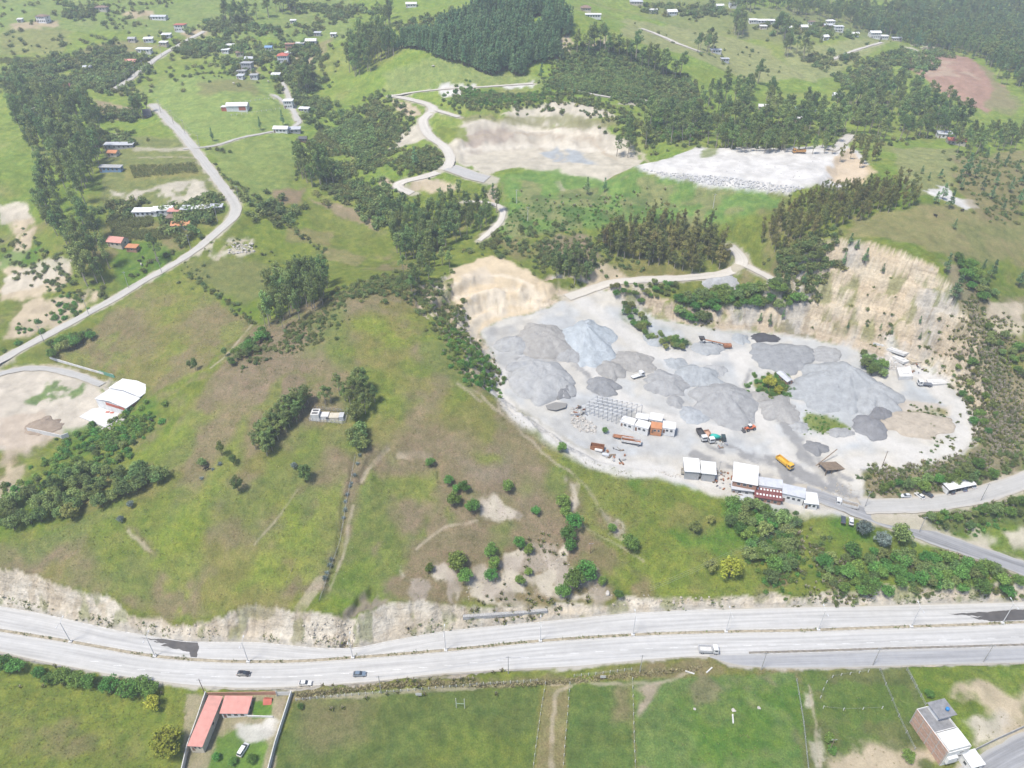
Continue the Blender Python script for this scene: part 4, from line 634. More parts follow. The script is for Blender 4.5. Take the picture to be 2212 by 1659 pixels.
def plant_shape(kind, seed):
    """-> (leaf quads, trunk MB)"""
    g = np.random.default_rng(seed); tr = MB(); cl = []
    if kind == 'eucalyptus':
        H = 22.; lean = g.normal(size=2)*.7; pts = [(lean[0]*t*t, lean[1]*t*t, H*t) for t in np.linspace(0, .93, 6)]; tr.tube([(p[0], p[1], p[2]-(.8 if i == 0 else 0)) for i, p in enumerate(pts)], [.34, .28, .22, .16, .1, .04], 6)
        for i in range(26):
            t = g.uniform(.30, 1.0); rad = (2.9*math.sin(math.pi*min(1, (t-.22)/.95))**.7+.3)*g.uniform(.2, 1.0); an = g.uniform(0, 6.28); r = g.uniform(.85, 1.55)*(1.15-.35*t)
            c = (lean[0]*t*t+rad*math.cos(an), lean[1]*t*t+rad*math.sin(an), H*t); cl.append((*c, r))
            if i % 3 == 0: tr.tube([(lean[0]*t*t, lean[1]*t*t, H*t-rad*.9), c], [.08, .03], 4, cap=False)
        return clumps_to_cards(cl, 40, .62, g, .4, 1.15), tr
    if kind == 'spreading':      # tall bare stem with an umbrella crown
        H = 17.; pts = [(0, 0, -.8), (.2, .1, 6), (.1, .3, 11), (.3, .2, 15)]; tr.tube(pts, [.34, .27, .2, .08], 6)
        for i in range(24):
            t = g.uniform(.5, 1.0); rad = 4.6*(1-(t-.5)*1.5)*g.uniform(.25, 1); an = g.uniform(0, 6.28); c = (rad*math.cos(an), rad*math.sin(an), H*t); cl.append((*c, g.uniform(.9, 1.6)))
            if i % 2 == 0: tr.tube([(.15, .2, H*t-rad*.7), c], [.1, .03], 4, cap=False)
        return clumps_to_cards(cl, 38, .6, g, .4, .8), tr
    if kind == 'broad':
        H = 6.; tr.tube([(0, 0, -.5), (.1, .05, 1.4), (.05, .1, 3.4)], [.2, .15, .07], 6)
        for i in range(24):
            u = g.uniform(-.35, 1); an = g.uniform(0, 6.28); R = 2.35*g.uniform(.55, 1.0); s = math.sqrt(max(0, 1-u*u)); c = (R*s*math.cos(an), R*s*math.sin(an), 3.3+R*u*1.0); cl.append((*c, g.uniform(.65, 1.15)))
            if i % 4 == 0: tr.tube([(.05, .1, 2.0), c], [.09, .03], 4, cap=False)
        cl.append((0, 0, 3.2, 1.7)); return clumps_to_cards(cl, 62, .40, g, .5, .9), tr
    if kind == 'pine':
        H = 12.; tr.tube([(0, 0, -.6), (0, 0, 5), (.05, .05, 11)], [.2, .14, .04], 6)
        for i in range(34):
            t = g.uniform(.1, 1)**.8; rad = (1-t)*2.6+.15; an = g.uniform(0, 6.28); rr = rad*g.uniform(.3, .95); cl.append((rr*math.cos(an), rr*math.sin(an), .8+H*.95*t, .45+.55*(1-t)))
        return clumps_to_cards(cl, 55, .42, g, .35, .7), tr
    if kind == 'bush':
        tr.tube([(0, 0, -.3), (.05, 0, .6)], [.08, .04], 4)
        for i in range(9):
            an = g.uniform(0, 6.28); R = g.uniform(.1, 1.0); cl.append((R*math.cos(an), R*math.sin(an), g.uniform(.25, 1.15), g.uniform(.4, .68)))
        return clumps_to_cards(cl, 110, .27, g, .5, .85), tr
    if kind == 'small':          # low-detail bush for far slopes
        for i in range(5):
            an = g.uniform(0, 6.28); R = g.uniform(.1, .9); cl.append((R*math.cos(an), R*math.sin(an), g.uniform(.3, 1.1), g.uniform(.5, .8)))
        return clumps_to_cards(cl, 60, .36, g, .5, .85), tr
    if kind == 'tuft':
        V = []
        for i in range(9):
            an = g.uniform(0, 6.28); r0 = g.uniform(0, .28); l = g.uniform(.18, .42); w = .07; x, y = r0*math.cos(an), r0*math.sin(an); dx, dy = math.cos(an)*l*.8, math.sin(an)*l*.8; px, py = -math.sin(an)*w, math.cos(an)*w
            V += [(x-px, y-py, -.05), (x+px, y+py, -.05), (x+dx*.6+px*.8, y+dy*.6+py*.8, l*.75), (x+dx-px*.2, y+dy-py*.2, l)]
        return np.array(V), tr
    if kind == 'tussock':
        V = []
        for i in range(34):
            an = g.uniform(0, 6.28); l = g.uniform(.9, 1.7); w = .09; sp = g.uniform(.25, .8); x, y = .15*math.cos(an), .15*math.sin(an); px, py = -math.sin(an)*w, math.cos(an)*w; tx, ty = x+math.cos(an)*sp*l, y+math.sin(an)*sp*l
            V += [(x-px, y-py, -.1), (x+px, y+py, -.1), (x*.5+tx*.5+px, y*.5+ty*.5+py, l*.8), (tx, ty, l*.75)]
        return np.array(V), tr
    if kind == 'maize':
        V = []; tr.tube([(0, 0, -.1), (0, 0, 1.9)], [.03, .015], 3)
        for i in range(10):
            an = i*2.4+g.uniform(-.3, .3); z = .3+i*.16; l = .8; w = .06; dx, dy = math.cos(an), math.sin(an); px, py = -dy*w, dx*w
            V += [(-px, -py, z), (px, py, z), (dx*l*.6+px, dy*l*.6+py, z+.35), (dx*l, dy*l, z+.1)]
        return np.array(V), tr
PROTO = {}
def proto(kind, leaf, bark, seeds, tag_=''):
    key = kind+tag_; out = []
    for s in seeds:
        V, tr = plant_shape(kind, s); g = np.random.default_rng(s); cr = mesh_quads(key+'_crown', V, [leaf], g); tm = tr.mesh(key+'_trunk', bark) if tr.v else None
        whole = mesh_quads(key, V, [leaf, bark], g, tr if tr.v else None); out.append((cr, tm, whole))
    PROTO[key] = out
proto('eucalyptus', L_EUC, BARK_P, (1, 2, 3, 4)); proto('eucalyptus', L_ORG, BARK_P, (5, 6, 7), '_young'); proto('spreading', L_EUC, BARK_P, (8, 9, 10)); proto('broad', L_GRN, BARK_D, (11, 12, 13, 14)); proto('broad', L_YEL, BARK_D, (15, 16), '_yellow'); proto('broad', L_BLU, BARK_P, (17,), '_blue'); proto('broad', L_EUC, BARK_D, (18, 19, 20), '_dark'); proto('broad', L_OLV, BARK_D, (21, 22), '_olive')
proto('pine', L_PIN, BARK_D, (23, 24, 25)); proto('bush', L_SCR, BARK_D, (26, 27, 28)); proto('bush', L_GRN, BARK_D, (29, 30), '_green'); proto('small', L_SCR, BARK_D, (31, 32)); proto('small', L_EUC, BARK_D, (33, 34), '_dark'); proto('tuft', L_GRS, BARK_D, (35, 36)); proto('tuft', L_STR, BARK_D, (37,), '_dry'); proto('tussock', L_STR, BARK_D, (38, 39)); proto('maize', L_MAI, BARK_D, (42,)); proto('tuft', L_SCR, BARK_D, (43,), '_weed')
def plumed():
    g = np.random.default_rng(40); V, _ = plant_shape('tussock', 41); tr = MB()
    for i in range(11):
        an = g.uniform(0, 6.28); l = g.uniform(1.7, 2.6); d = g.uniform(.15, .5); tr.tube([(0, 0, .2), (math.cos(an)*d*.6, math.sin(an)*d*.6, l*.7), (math.cos(an)*d, math.sin(an)*d, l*.72), (math.cos(an)*d*1.25, math.sin(an)*d*1.25, l*.9), (math.cos(an)*d*1.5, math.sin(an)*d*1.5, l)], [.015, .015, .11, .10, .02], 4, cap=False)
    PROTO['pampas'] = [(None, None, mesh_quads('pampas', V, [L_OLV, L_PLM], g, tr))]
plumed()
NAMES = {'eucalyptus': 'eucalyptus_tree', 'eucalyptus_young': 'young_eucalyptus_tree', 'spreading': 'tall_tree', 'broad': 'broadleaf_tree', 'broad_yellow': 'yellow_green_tree', 'broad_blue': 'silver_leaf_tree', 'broad_dark': 'dark_shrub_tree', 'broad_olive': 'olive_green_tree', 'pine': 'conifer_tree', 'bush': 'bush', 'bush_green': 'bush'}
BASEH = {'eucalyptus': 22., 'eucalyptus_young': 22., 'spreading': 17., 'broad': 6., 'broad_yellow': 6., 'broad_blue': 6., 'broad_dark': 6., 'broad_olive': 6., 'pine': 12., 'bush': 1.7, 'bush_green': 1.7}
def plant(kind, x, y, h, label, group=None, wide=1.0, cat='tree'):
    p = random.choice(PROTO[kind]); s = h/BASEH[kind]; z = float(zat(np.array([x]), np.array([y]))[0])
    r = empty(NAMES[kind], (x, y, z-.05), random.uniform(0, 6.28), (s*wide, s*wide, s)); tag(r, label, cat, group)
    if p[1]: link(bpy.data.objects.new('trunk', p[1]), r)
    link(bpy.data.objects.new('crown', p[0]), r); return r
def in_poly(world, n, spacing, seed=0):
    g = np.random.default_rng(seed); W = np.asarray(world)[:, :2]; lo, hi = W.min(0), W.max(0); out = []; tries = 0
    while len(out) < n and tries < 60:
        q = lo+(hi-lo)*g.random((max(200, n*2), 2)); d, _, _ = seg_sdf(W, q[:, 0], q[:, 1]); q = q[d < 0]; tries += 1
        if spacing == 0: out += q.tolist(); continue
        for p in q:
            if len(out) >= n: break
            if out and np.min(np.sum((np.asarray(out)-p)**2, 1)) < spacing**2: continue
            out.append(p.tolist())
    return np.array(out[:n]).reshape(-1, 2)
# --- instanced masses of things nobody could count
def gn_scatter(name, mesh, pts, scl, label, cat, tilt=.1):
    """pts N x 3, scl N or N x 3"""
    pr = bpy.data.objects.new(name+'_shape', mesh); n = len(pts); me = bpy.data.meshes.new(name); me.vertices.add(n); me.vertices.foreach_set('co', np.asarray(pts, np.float32).ravel())
    g = np.random.default_rng(n); rot = np.stack([g.normal(size=n)*tilt, g.normal(size=n)*tilt, g.uniform(0, 6.283, n)], 1); scl = np.asarray(scl, float); scl = np.repeat(scl[:, None], 3, 1) if scl.ndim == 1 else scl
    a = me.attributes.new('rot', 'FLOAT_VECTOR', 'POINT'); a.data.foreach_set('vector', rot.astype(np.float32).ravel()); a = me.attributes.new('scl', 'FLOAT_VECTOR', 'POINT'); a.data.foreach_set('vector', scl.astype(np.float32).ravel())
    o = link(bpy.data.objects.new(name, me)); ng = bpy.data.node_groups.new(name, 'GeometryNodeTree'); ng.interface.new_socket('Geometry', in_out='INPUT', socket_type='NodeSocketGeometry'); ng.interface.new_socket('Geometry', in_out='OUTPUT', socket_type='NodeSocketGeometry')
    N, L = ng.nodes, ng.links; gi, go = N.new('NodeGroupInput'), N.new('NodeGroupOutput'); ip = N.new('GeometryNodeInstanceOnPoints'); oi = N.new('GeometryNodeObjectInfo'); oi.inputs['Object'].default_value = pr; oi.inputs['As Instance'].default_value = True
    for nm, sk in (('rot', 'Rotation'), ('scl', 'Scale')):
        na = N.new('GeometryNodeInputNamedAttribute'); na.data_type = 'FLOAT_VECTOR'; na.inputs['Name'].default_value = nm; L.new(na.outputs['Attribute'], ip.inputs[sk])
    L.new(gi.outputs[0], ip.inputs['Points']); L.new(oi.outputs['Geometry'], ip.inputs['Instance']); L.new(ip.outputs[0], go.inputs[0])
    m = o.modifiers.new('scatter', 'NODES'); m.node_group = ng; tag(o, label, cat, kind='stuff'); return o
MASS = {}
def mass(key, kind, xy, h0, h1, sink=.05):
    """collect plants of one stuff object"""
    g = np.random.default_rng(len(xy)+7); xy = np.asarray(xy).reshape(-1, 2)
    if len(xy) == 0: return
    z = zat(xy[:, 0], xy[:, 1])-sink; s = g.uniform(h0, h1, len(xy)); v = g.integers(0, len(PROTO[kind]), len(xy))
    for k in range(len(PROTO[kind])):
        m = v == k; MASS.setdefault((key, kind, k), []).append(np.column_stack([xy[m], z[m], s[m]]))
# --- groves of eucalyptus: the 300 nearest are trees of their own, the rest a wood
GROVES = []
def grove(px, n, kind, h0, h1, label, group, sp=2.6, wide=1.0, seed=0):
    for p in [q for q in in_poly(at(px), n, sp, 900+len(GROVES)) if rooted(np.array([q]))[0]]: GROVES.append((p[0], p[1], kind, random.uniform(h0, h1), label, group, wide))
grove([(25,250),(60,205),(150,225),(215,262),(228,330),(190,420),(228,520),(250,600),(250,640),(195,640),(150,560),(92,475),(72,380),(50,300)], 150, 'eucalyptus', 17, 25, 'tall dark eucalyptus in the long wood left of the dusty road', 'eucalyptus wood beside the dusty road', 3)
grove([(572,640),(650,610),(725,600),(715,650),(660,690),(600,722),(568,705)], 46, 'eucalyptus', 14, 21, 'dark eucalyptus in the dense grove behind the brown hill crest', 'eucalyptus grove behind the hill crest', 2.4)
grove([(640,370),(700,360),(728,400),(690,415),(648,405)], 20, 'eucalyptus', 16, 22, 'dark eucalyptus in the small grove beside the round maize field', 'small eucalyptus grove by the maize field', 2.6)
grove([(850,470),(1000,430),(1078,450),(1075,480),(1040,500),(1000,515),(960,540),(875,565),(845,530)], 105, 'eucalyptus', 11, 17, 'green eucalyptus in the central grove below the winding haul road', 'central eucalyptus grove', 2.8, 1.35)
grove([(1300,520),(1340,490),(1420,480),(1540,490),(1570,545),(1572,582),(1480,592),(1380,570),(1300,548)], 95, 'eucalyptus_young', 10, 15, 'olive eucalyptus in the grove above the curved upper road', 'eucalyptus grove above the upper road', 2.7, 1.3)
grove([(1190,575),(1230,560),(1280,580),(1285,605),(1240,618),(1200,600)], 18, 'spreading', 9, 12, 'dark tree in the clump beside the orange sand face', 'tree clump beside the sand face', 2.5)
grove([(1640,500),(1700,455),(1780,415),(1960,405),(1975,445),(1900,465),(1860,480),(1780,500),(1720,530),(1655,560)], 150, 'eucalyptus_young', 9, 13, 'orange-tinged eucalyptus in the plantation above the tall quarry cliff', 'eucalyptus plantation above the cliff', 2.5, 1.3)
grove([(750,170),(762,110),(800,90),(850,110),(850,125),(800,165)], 48, 'eucalyptus', 18, 25, 'tall dark eucalyptus left of the wooded dome hill', 'eucalyptus beside the dome hill', 3.2)
grove([(1500,240),(1560,190),(1640,170),(1680,240),(1780,240),(1900,200),(2000,200),(2090,240),(2085,290),(1960,305),(1850,300),(1800,335),(1570,325),(1450,310),(1400,345),(1330,345),(1335,290),(1400,270)], 240, 'spreading', 13, 20, 'grey-green tree in the wide wood behind the white tip', 'wide wood behind the white tip', 4, 1.1)
grove([(1560,318),(1800,325),(1800,335),(1565,330)], 40, 'eucalyptus', 10, 13, 'slim eucalyptus in the row edging the white tip', 'eucalyptus row edging the white tip', 2, .8)
grove([(1240,100),(1340,118),(1400,138),(1470,165),(1465,180),(1390,150),(1330,130),(1240,115)], 22, 'spreading', 14, 22, 'tall bare-stemmed tree on the scrubby ridge by the far pasture', 'trees on the scrubby ridge', 4)
grove([(2040,305),(2212,285),(2212,320),(2065,335)], 40, 'spreading', 10, 15, 'dark tree in the belt right of the red-roofed house', 'tree belt at right edge', 3.5, 1.2)
grove([(1800,350),(1850,320),(1880,320),(1900,350),(1870,370)], 14, 'eucalyptus_young', 9, 13, 'tree in the clump topping the orange bank', 'trees on the orange bank', 3, 1.3)
grove([(640,170),(670,165),(680,195),(650,205)], 12, 'spreading', 13, 18, 'dark tree in the clump below the red hillside house', 'tree clump below the hillside houses', 3)
grove([(285,245),(320,240),(325,255),(290,258)], 7, 'eucalyptus', 15, 20, 'dark tree in the clump beside the dark-roofed hut', 'tree clump beside the dark hut', 2.5)
grove([(475,45),(560,25),(640,15),(640,35),(555,45),(500,55)], 22, 'spreading', 14, 18, 'dark tree in the far upper left row', 'far tree row at upper left', 4)
grove([(815,60),(840,40),(850,55),(825,72)], 7, 'eucalyptus', 18, 22, 'dark tree in the pair left of the dome hill top', 'trees left of the dome hill top', 3)
grove([(1500,110),(1535,95),(1540,115),(1510,120)], 7, 'spreading', 13, 18, 'dark tree in the clump at the far pasture track end', 'tree clump at the pasture track', 3)
grove([(1580,70),(1605,50),(1615,80),(1590,90)], 9, 'eucalyptus', 18, 24, 'tall dark tree in the clump right of the far villa', 'tall trees right of the far villa', 3)
grove([(1670,75),(1700,55),(1690,130),(1745,130),(1740,110),(1700,95)], 14, 'spreading', 14, 20, 'dark tree in the clump in the middle of the far right pasture', 'tree clump on the far right pasture', 3, 1.2)
grove([(1565,30),(1600,15),(1650,20),(1600,40)], 12, 'spreading', 14, 18, 'dark tree by the far villa', 'trees by the far villa', 4)
ROWL = 'grey-green tree in the diagonal row left of the fenced tank'
grove([(545,985),(565,935),(600,900),(640,870),(668,865),(660,895),(620,935),(580,985)], 42, 'eucalyptus', 7, 11, ROWL, 'diagonal tree row by the tank', 1.6, 1.5)
grove([(700,880),(720,850),(760,835),(800,850),(815,870),(795,905),(770,890),(735,860)], 15, 'spreading', 8, 13, 'dark tree in the clump behind the fenced tank', 'tree clump behind the fenced tank', 2.4, 1.0)
grove([(758,955),(785,945),(788,972),(765,975)], 4, 'broad_dark', 7, 9, 'dark tree in the clump below the fenced tank', 'tree clump below the tank', 1.6)
grove([(0,1100),(100,1045),(190,1025),(300,1020),(372,1030),(300,1078),(150,1115),(50,1145),(0,1145)], 48, 'broad_dark', 4.5, 8, 'dark tree in the gully below the works yard', 'gully trees below the works yard', 2.6)
grove([(40,1080),(160,1040),(260,1040),(340,1050),(250,1085),(100,1120)], 14, 'spreading', 7, 10, 'thin tall tree standing in the gully wood', 'thin trees in the gully wood', 3)
grove([(160,985),(240,960),(300,940),(300,970),(250,1005),(170,1010)], 9, 'broad_dark', 2.5, 4.5, 'dark shrub tree on the green bank below the warehouse', 'shrub trees below the warehouse', 2.5)
grove([(860,590),(900,560),(960,560),(980,580),(930,620),(890,640)], 20, 'spreading', 7, 11, 'grey tree in the thicket on the saddle by the sand face', 'saddle thicket trees', 2.5, 1.1)
GROVES.sort(key=lambda g: g[0]**2+g[1]**2)
ncount = 0
for (x, y, k, h, lab, grp, wide) in GROVES:
    if ncount < 300 or k.startswith('broad'): plant(k, x, y, h, lab, grp, wide*random.uniform(.9, 1.15)); ncount += 1
    else:
        z = float(zat(np.array([x]), np.array([y]))[0]); v = random.randrange(len(PROTO[k])); s = h/BASEH[k]; MASS.setdefault(('far_wood', k, v), []).append(np.array([[x, y, z, s]]))
# --- single trees and shrubs, each where it stands (photo x, photo y of the foot, height)
def singles(rows, kind, cat='tree'):
    for r in rows:
        p = at1(r[0], r[1]); plant(kind, p.x, p.y, r[2]*(1.22 if kind == 'broad' else 1.4 if kind == 'broad_yellow' else 1.0), r[3], r[4] if len(r) > 4 else None, r[5] if len(r) > 5 else 1.0, cat)
SL = 'slope shrubs above the highway'
singles([(930,1007,3.6,'round green shrub just under the right end of the earth scarp'),(970,1046,3.8,'topmost green shrub of the five-shrub clump on the slope',SL),(986,1064,3.4,'small shrub in the middle of the five-shrub clump',SL),(1002,1062,4.6,'brownish green shrub at right of the five-shrub clump',SL),(981,1092,5.6,'largest shrub at the left foot of the five-shrub clump',SL),(1022,1106,5.4,'lowest round shrub of the five-shrub clump',SL),(1098,1062,5.0,'lone round green shrub right of the bare brown patch'),
 (928,1234,3.4,'small shrub beside the pale slumped soil'),(990,1228,6.6,'broad dark shrub above the bare bank',SL,1.2),(1006,1256,5.4,'shrub at the lower right foot of the broad dark shrub',SL),(1060,1200,5.2,'upper shrub of the short vertical row',SL),(1068,1226,4.4,'middle shrub of the short vertical row',SL),(1060,1252,4.6,'bright lower shrub of the short vertical row',SL),(1122,1182,4.2,'left shrub of the pair on the bare slope',SL),(1142,1195,4.0,'right shrub of the pair on the bare slope',SL),(1142,1242,3.0,'small bright shrub alone on the eroded soil'),(1123,1262,3.6,'small shrub at the foot of the eroded soil'),
 (1216,1096,5.2,'top shrub of the long dark shrub line',SL),(1222,1118,4.8,'second shrub down the long dark shrub line',SL),(1240,1140,6.2,'wide shrub midway in the long dark shrub line',SL),(1226,1165,5.6,'shrub below the wide one in the dark shrub line',SL),(1232,1190,5.0,'lowest shrub of the long dark shrub line',SL),(1158,1112,3.6,'narrow shrub left of the dark shrub line'),(1322,1148,3.6,'small shrub at the head of the slope path'),(1360,1188,6.4,'large round shrub in the grass below the quarry office'),(1214,975,4.0,'green bush beside the quarry haul road'),(1306,935,2.6,'small green bush at the haul road edge') ,
 (1240,1268,7.5,'tall blue-green shrub in the lower clump by the bare bank',SL),(1266,1250,7.0,'dark tall shrub right in the lower clump by the bare bank',SL),(1216,1290,5.4,'leafy shrub at the roadside foot of the lower clump',SL),(1300,1262,3.2,'small shrub on the roadside rocks'),(1335,1292,3.4,'low shrub beside the pale roadside boulder')], 'broad')
singles([(515,1060,8.5,'tall narrow dark tree standing alone in the pasture',None,.62),(662,1040,8.5,'lone dark bushy tree in the pasture',None,.8),(1942,1172,9.5,'big dense dark tree where the gate road bends',None,.95),(768,905,9,'dense dark tree right of the fenced tank')], 'broad_dark')
singles([(336,1530,4.4,'small yellow-green tree at the corner of the roadside hedge'),(366,1625,7.0,'large yellow-green tree left of the pink roof',None,1.2),(1576,1248,7.0,'bright yellow-green tree near the highway bank',None,1.05),(1660,838,5.2,'yellow-green tree on the green island in the quarry'),(1680,852,3.6,'small yellow bush on the green island in the quarry')], 'broad_yellow')
singles([(1500,1150,5.6,'olive green shrub left in the pair below the office'),(1533,1130,4.2,'smaller olive shrub right in the pair below the office'),(1533,1232,6.0,'olive tree touching the bright yellow-green tree'),(155,1120,7.0,'light olive tree at the lower edge of the gully wood',None,1.1)], 'broad_olive')
singles([(1902,1178,7.0,'silver-leaved tree beside the dense dark tree',None,1.1),(1863,1155,7.5,'grey-green tree by the parked cars at the gate'),(262,1128,3.2,'small blue-leaved sapling below the gully wood'),(284,1095,3.4,'bushy blue sapling right below the gully wood'),(636,1012,3.2,'small blue sapling beside the lone dark tree')], 'broad_blue')
singles([(423,800,7,'slim dark tree, right one of the pair in the brown field',None,.55),(411,796,5,'slim dark tree, left one of the pair in the brown field',None,.55),(487,770,5.5,'slim dark tree near the ravine edge of the brown field',None,.6),(506,1005,6,'thin olive tree on the pasture slope',None,.6),(480,985,8,'tall thin tree above the agave fence line',None,.5),(437,1008,4.5,'round dark tree on the agave fence line')], 'broad_dark')
singles([(340,565,17,'broad-crowned tall tree standing alone beside the dusty road')], 'spreading')
for i, (x, y, h) in enumerate([(1866,570,9),(1820,575,8),(1905,590,6),(2040,590,11),(1850,538,6),(1835,530,7),(2058,650,14),(1660,706,8),(1690,690,6),(1640,700,7),(1345,680,6),(1735,615,7),(1700,625,7),(2140,600,10),(2120,590,8),(2200,620,12),(1985,700,5),(1900,715,4),(1925,722,4),(1985,735,4.5),(1830,710,4)]):
    p = at1(x, y); plant('pine', p.x, p.y, h, 'dark conifer rooted on the big quarry cliff or its rim', 'conifers around the quarry cliff', random.uniform(.9, 1.3))
for i, (x, y, h) in enumerate([(2085,380,14),(2105,385,11),(2070,395,8),(2120,410,9),(2150,400,8),(2180,415,9),(2140,430,8),(2050,450,10),(2035,430,9),(2060,495,6),(2075,410,7),(2200,440,10),(2170,360,8),(2150,350,7),(2130,340,7),(2195,370,8),(1990,375,5),(2005,390,5),(2030,385,6),(2020,440,7),(2165,455,7),(2205,400,8)]):
    p = at1(x, y); plant('pine', p.x, p.y, h, 'green conifer on the knoll at the right edge', 'conifers on the right knoll', random.uniform(1.1, 1.5))
for i, (x, y, h) in enumerate([(897,360,13),(1065,430,10),(1268,420,11),(1306,415,9),(563,280,9),(612,272,11),(460,305,9),(580,1590,0),(1390,180,8),(1170,170,12),(1215,200,7),(1240,205,6),(850,330,6)]):
    if h: p = at1(x, y); plant('pine', p.x, p.y, h, ['conical conifer on the green mound inside the haul road bend','dark conifer at the edge of the lush slope','taller dark tree alone on the lush green slope','smaller dark tree alone on the lush green slope','small conifer in the pasture below the red barn','taller conifer by the white farmhouse','conifer at the farm lane junction','','conifer on the scrub slope','grey conifer at the foot of the dome wood','round conifer left of the pair below the dome wood','round conifer right of the pair below the dome wood','small conifer on the ravine side'][i], None, 1.1)
# roadside hedge, bottom left
for i, (x, y, h) in enumerate([(14,1445,4.6),(38,1450,4.2),(90,1460,3.6),(140,1472,4.6),(168,1478,4.4),(195,1480,4.0),(240,1488,4.4),(285,1500,5.2),(310,1490,4.6),(330,1500,4.0),(110,1475,3.5)]):
    p = at1(x, y); plant('broad', p.x, p.y, h*1.25, 'green hedge tree lining the south edge of the highway at left', 'roadside hedge trees', 1.25)
for x, y, h, lab in [(2005,1505,3.2,'round bush by the gate posts in the right plot'),(1958,1640,4.4,'round green bush on the pale soil beside the brick house'),(1790,1600,3.6,'dark bush below the lamp post in the right plot'),(1795,1625,3.2,'lower dark bush in the right plot'),(650,1530,2.2,'small sapling in a pale planter by the rugby posts plot'),(470,1640,3.0,'leafy shrub in the pink-roofed yard'),(505,1650,2.8,'palm-like shrub in the pink-roofed yard'),(545,1645,3.2,'bushy shrub behind the white van in the yard')]:
    p = at1(x, y); plant('broad', p.x, p.y, h, lab, None, 1.1)
# the dark thicket right of the slope and along the bank to the right
THK = []
def thicket(px, n, kinds, h0, h1, label, group, sp, seed, ok=False):
    for p in [q for q in in_poly(at(px), n, sp, seed) if ok or rooted(np.array([q]))[0]]: plant(random.choice(kinds), p[0], p[1], random.uniform(h0, h1), label, group, random.uniform(1.0, 1.4))
thicket([(1555,1130),(1580,1095),(1650,1098),(1715,1110),(1720,1180),(1705,1240),(1660,1265),(1625,1230),(1600,1160)], 46, ['broad_dark', 'broad_dark', 'broad'], 4, 6.5, 'dark bush of the big thicket below the quarry office', 'thicket below the quarry office', 2.2, 1)
thicket([(1760,1230),(1850,1190),(1950,1200),(2080,1215),(2212,1255),(2212,1275),(2050,1280),(1950,1285),(1850,1290),(1790,1280)], 62, ['broad_dark', 'broad', 'broad'], 3.5, 6.5, 'green bush on the vegetated bank below the gate road', 'bushes on the bank below the gate road', 2.4, 2)
thicket([(1900,1060),(1960,1040),(2030,1040),(2110,1010),(2150,1030),(2050,1050),(1960,1065)], 18, ['broad_dark', 'broad'], 3, 5.5, 'green bush on the bank above the white carport', 'bushes above the carport', 3, 3)
thicket([(1910,1115),(2000,1115),(2100,1105),(2212,1085),(2212,1110),(2090,1140),(1990,1140)], 20, ['broad', 'broad_dark'], 2.5, 4.5, 'low bush between the gate road and the gravel road', 'bushes between the two roads', 3, 4)
thicket([(1465,655),(1560,628),(1690,628),(1735,650),(1710,675),(1560,668),(1520,700),(1470,695)], 64, ['broad_dark', 'broad', 'broad'], 4, 7, 'dark bush in the thick hedge on the cliff terrace', 'terrace hedge above the quarry', 2.4, 5)
thicket([(1320,625),(1370,612),(1460,620),(1450,640),(1400,655),(1330,640)], 34, ['broad', 'broad_olive'], 2.5, 4, 'green bush on the terrace below the upper road', 'terrace bushes below the upper road', 2.6, 6)
thicket([(1335,655),(1365,665),(1400,700),(1440,735),(1490,740),(1470,760),(1420,755),(1370,705)], 34, ['broad', 'broad_olive', 'broad_dark'], 2.5, 4.5, 'green bush in the strip beside the blue-grey heap slope', 'bushes by the blue-grey slope', 2, 7, True)
thicket([(1840,760),(1870,750),(1910,790),(1900,830),(1870,800)], 9, ['broad', 'broad_dark'], 4, 6, 'green tree in the clump beside the white slabs', 'trees by the white slabs', 2, 8, True)
thicket([(2060,800),(2110,790),(2150,850),(2160,960),(2110,930)], 16, ['broad', 'broad_olive'], 2.5, 4.5, 'green bush on the east flank of the quarry', 'bushes on the east flank', 3.5, 9)
thicket([(2130,700),(2212,760),(2212,820),(2140,760)], 12, ['broad', 'broad_dark'], 3.5, 5.5, 'green bush at right edge east of the cliff', 'bushes at the right edge', 3.5, 10)
thicket([(2060,560),(2120,600),(2150,640),(2120,660),(2080,620)], 14, ['broad_dark', 'broad'], 4, 6.5, 'dark bush on the shoulder right of the cliff', 'bushes on the cliff shoulder', 3.5, 11)
thicket([(1690,560),(1740,530),(1790,560),(1760,600),(1700,590)], 26, ['broad_dark'], 3, 5.5, 'dark bush on the slope left of the cliff crown', 'bushes left of the cliff crown', 3, 12)
thicket([(100,755),(190,720),(200,735),(110,780)], 14, ['broad', 'broad_dark'], 4, 6, 'dense green bush in the hedge below the dusty road', 'hedge below the dusty road', 2.2, 13)
thicket([(560,720),(590,715),(560,760),(510,790),(480,810),(520,760)], 14, ['broad', 'broad_dark'], 3.5, 6, 'green bush in the ravine beside the brown field', 'ravine bushes by the brown field', 2.6, 14)
# ------------------------------------------------------------------ scrub, far woods, verge weeds: masses
def zone(key, kind, px, n, h0, h1, clump=None, seed=0, sp=0, ok=False):
    W = at(px); q = in_poly(W, int(n*(2.2 if clump else 1)), sp, 4000+seed+n)
    if clump: f = fbm(q[:, 0]/clump[0], q[:, 1]/clump[0], 5000+seed, 3); q = q[f > clump[1]][:n]
    elif key == 'scrub': f = fbm(q[:, 0]/11, q[:, 1]/11, 5100+seed, 3); q = q[f > .40]
    if key in ('scrub', 'plumed_grass', 'far_wood'): q = q+np.random.default_rng(seed).normal(size=q.shape)*(2.0+.006*q[:, 1:])
    if not ok: q = q[rooted(q)]
    mass(key, kind, q, h0, h1)
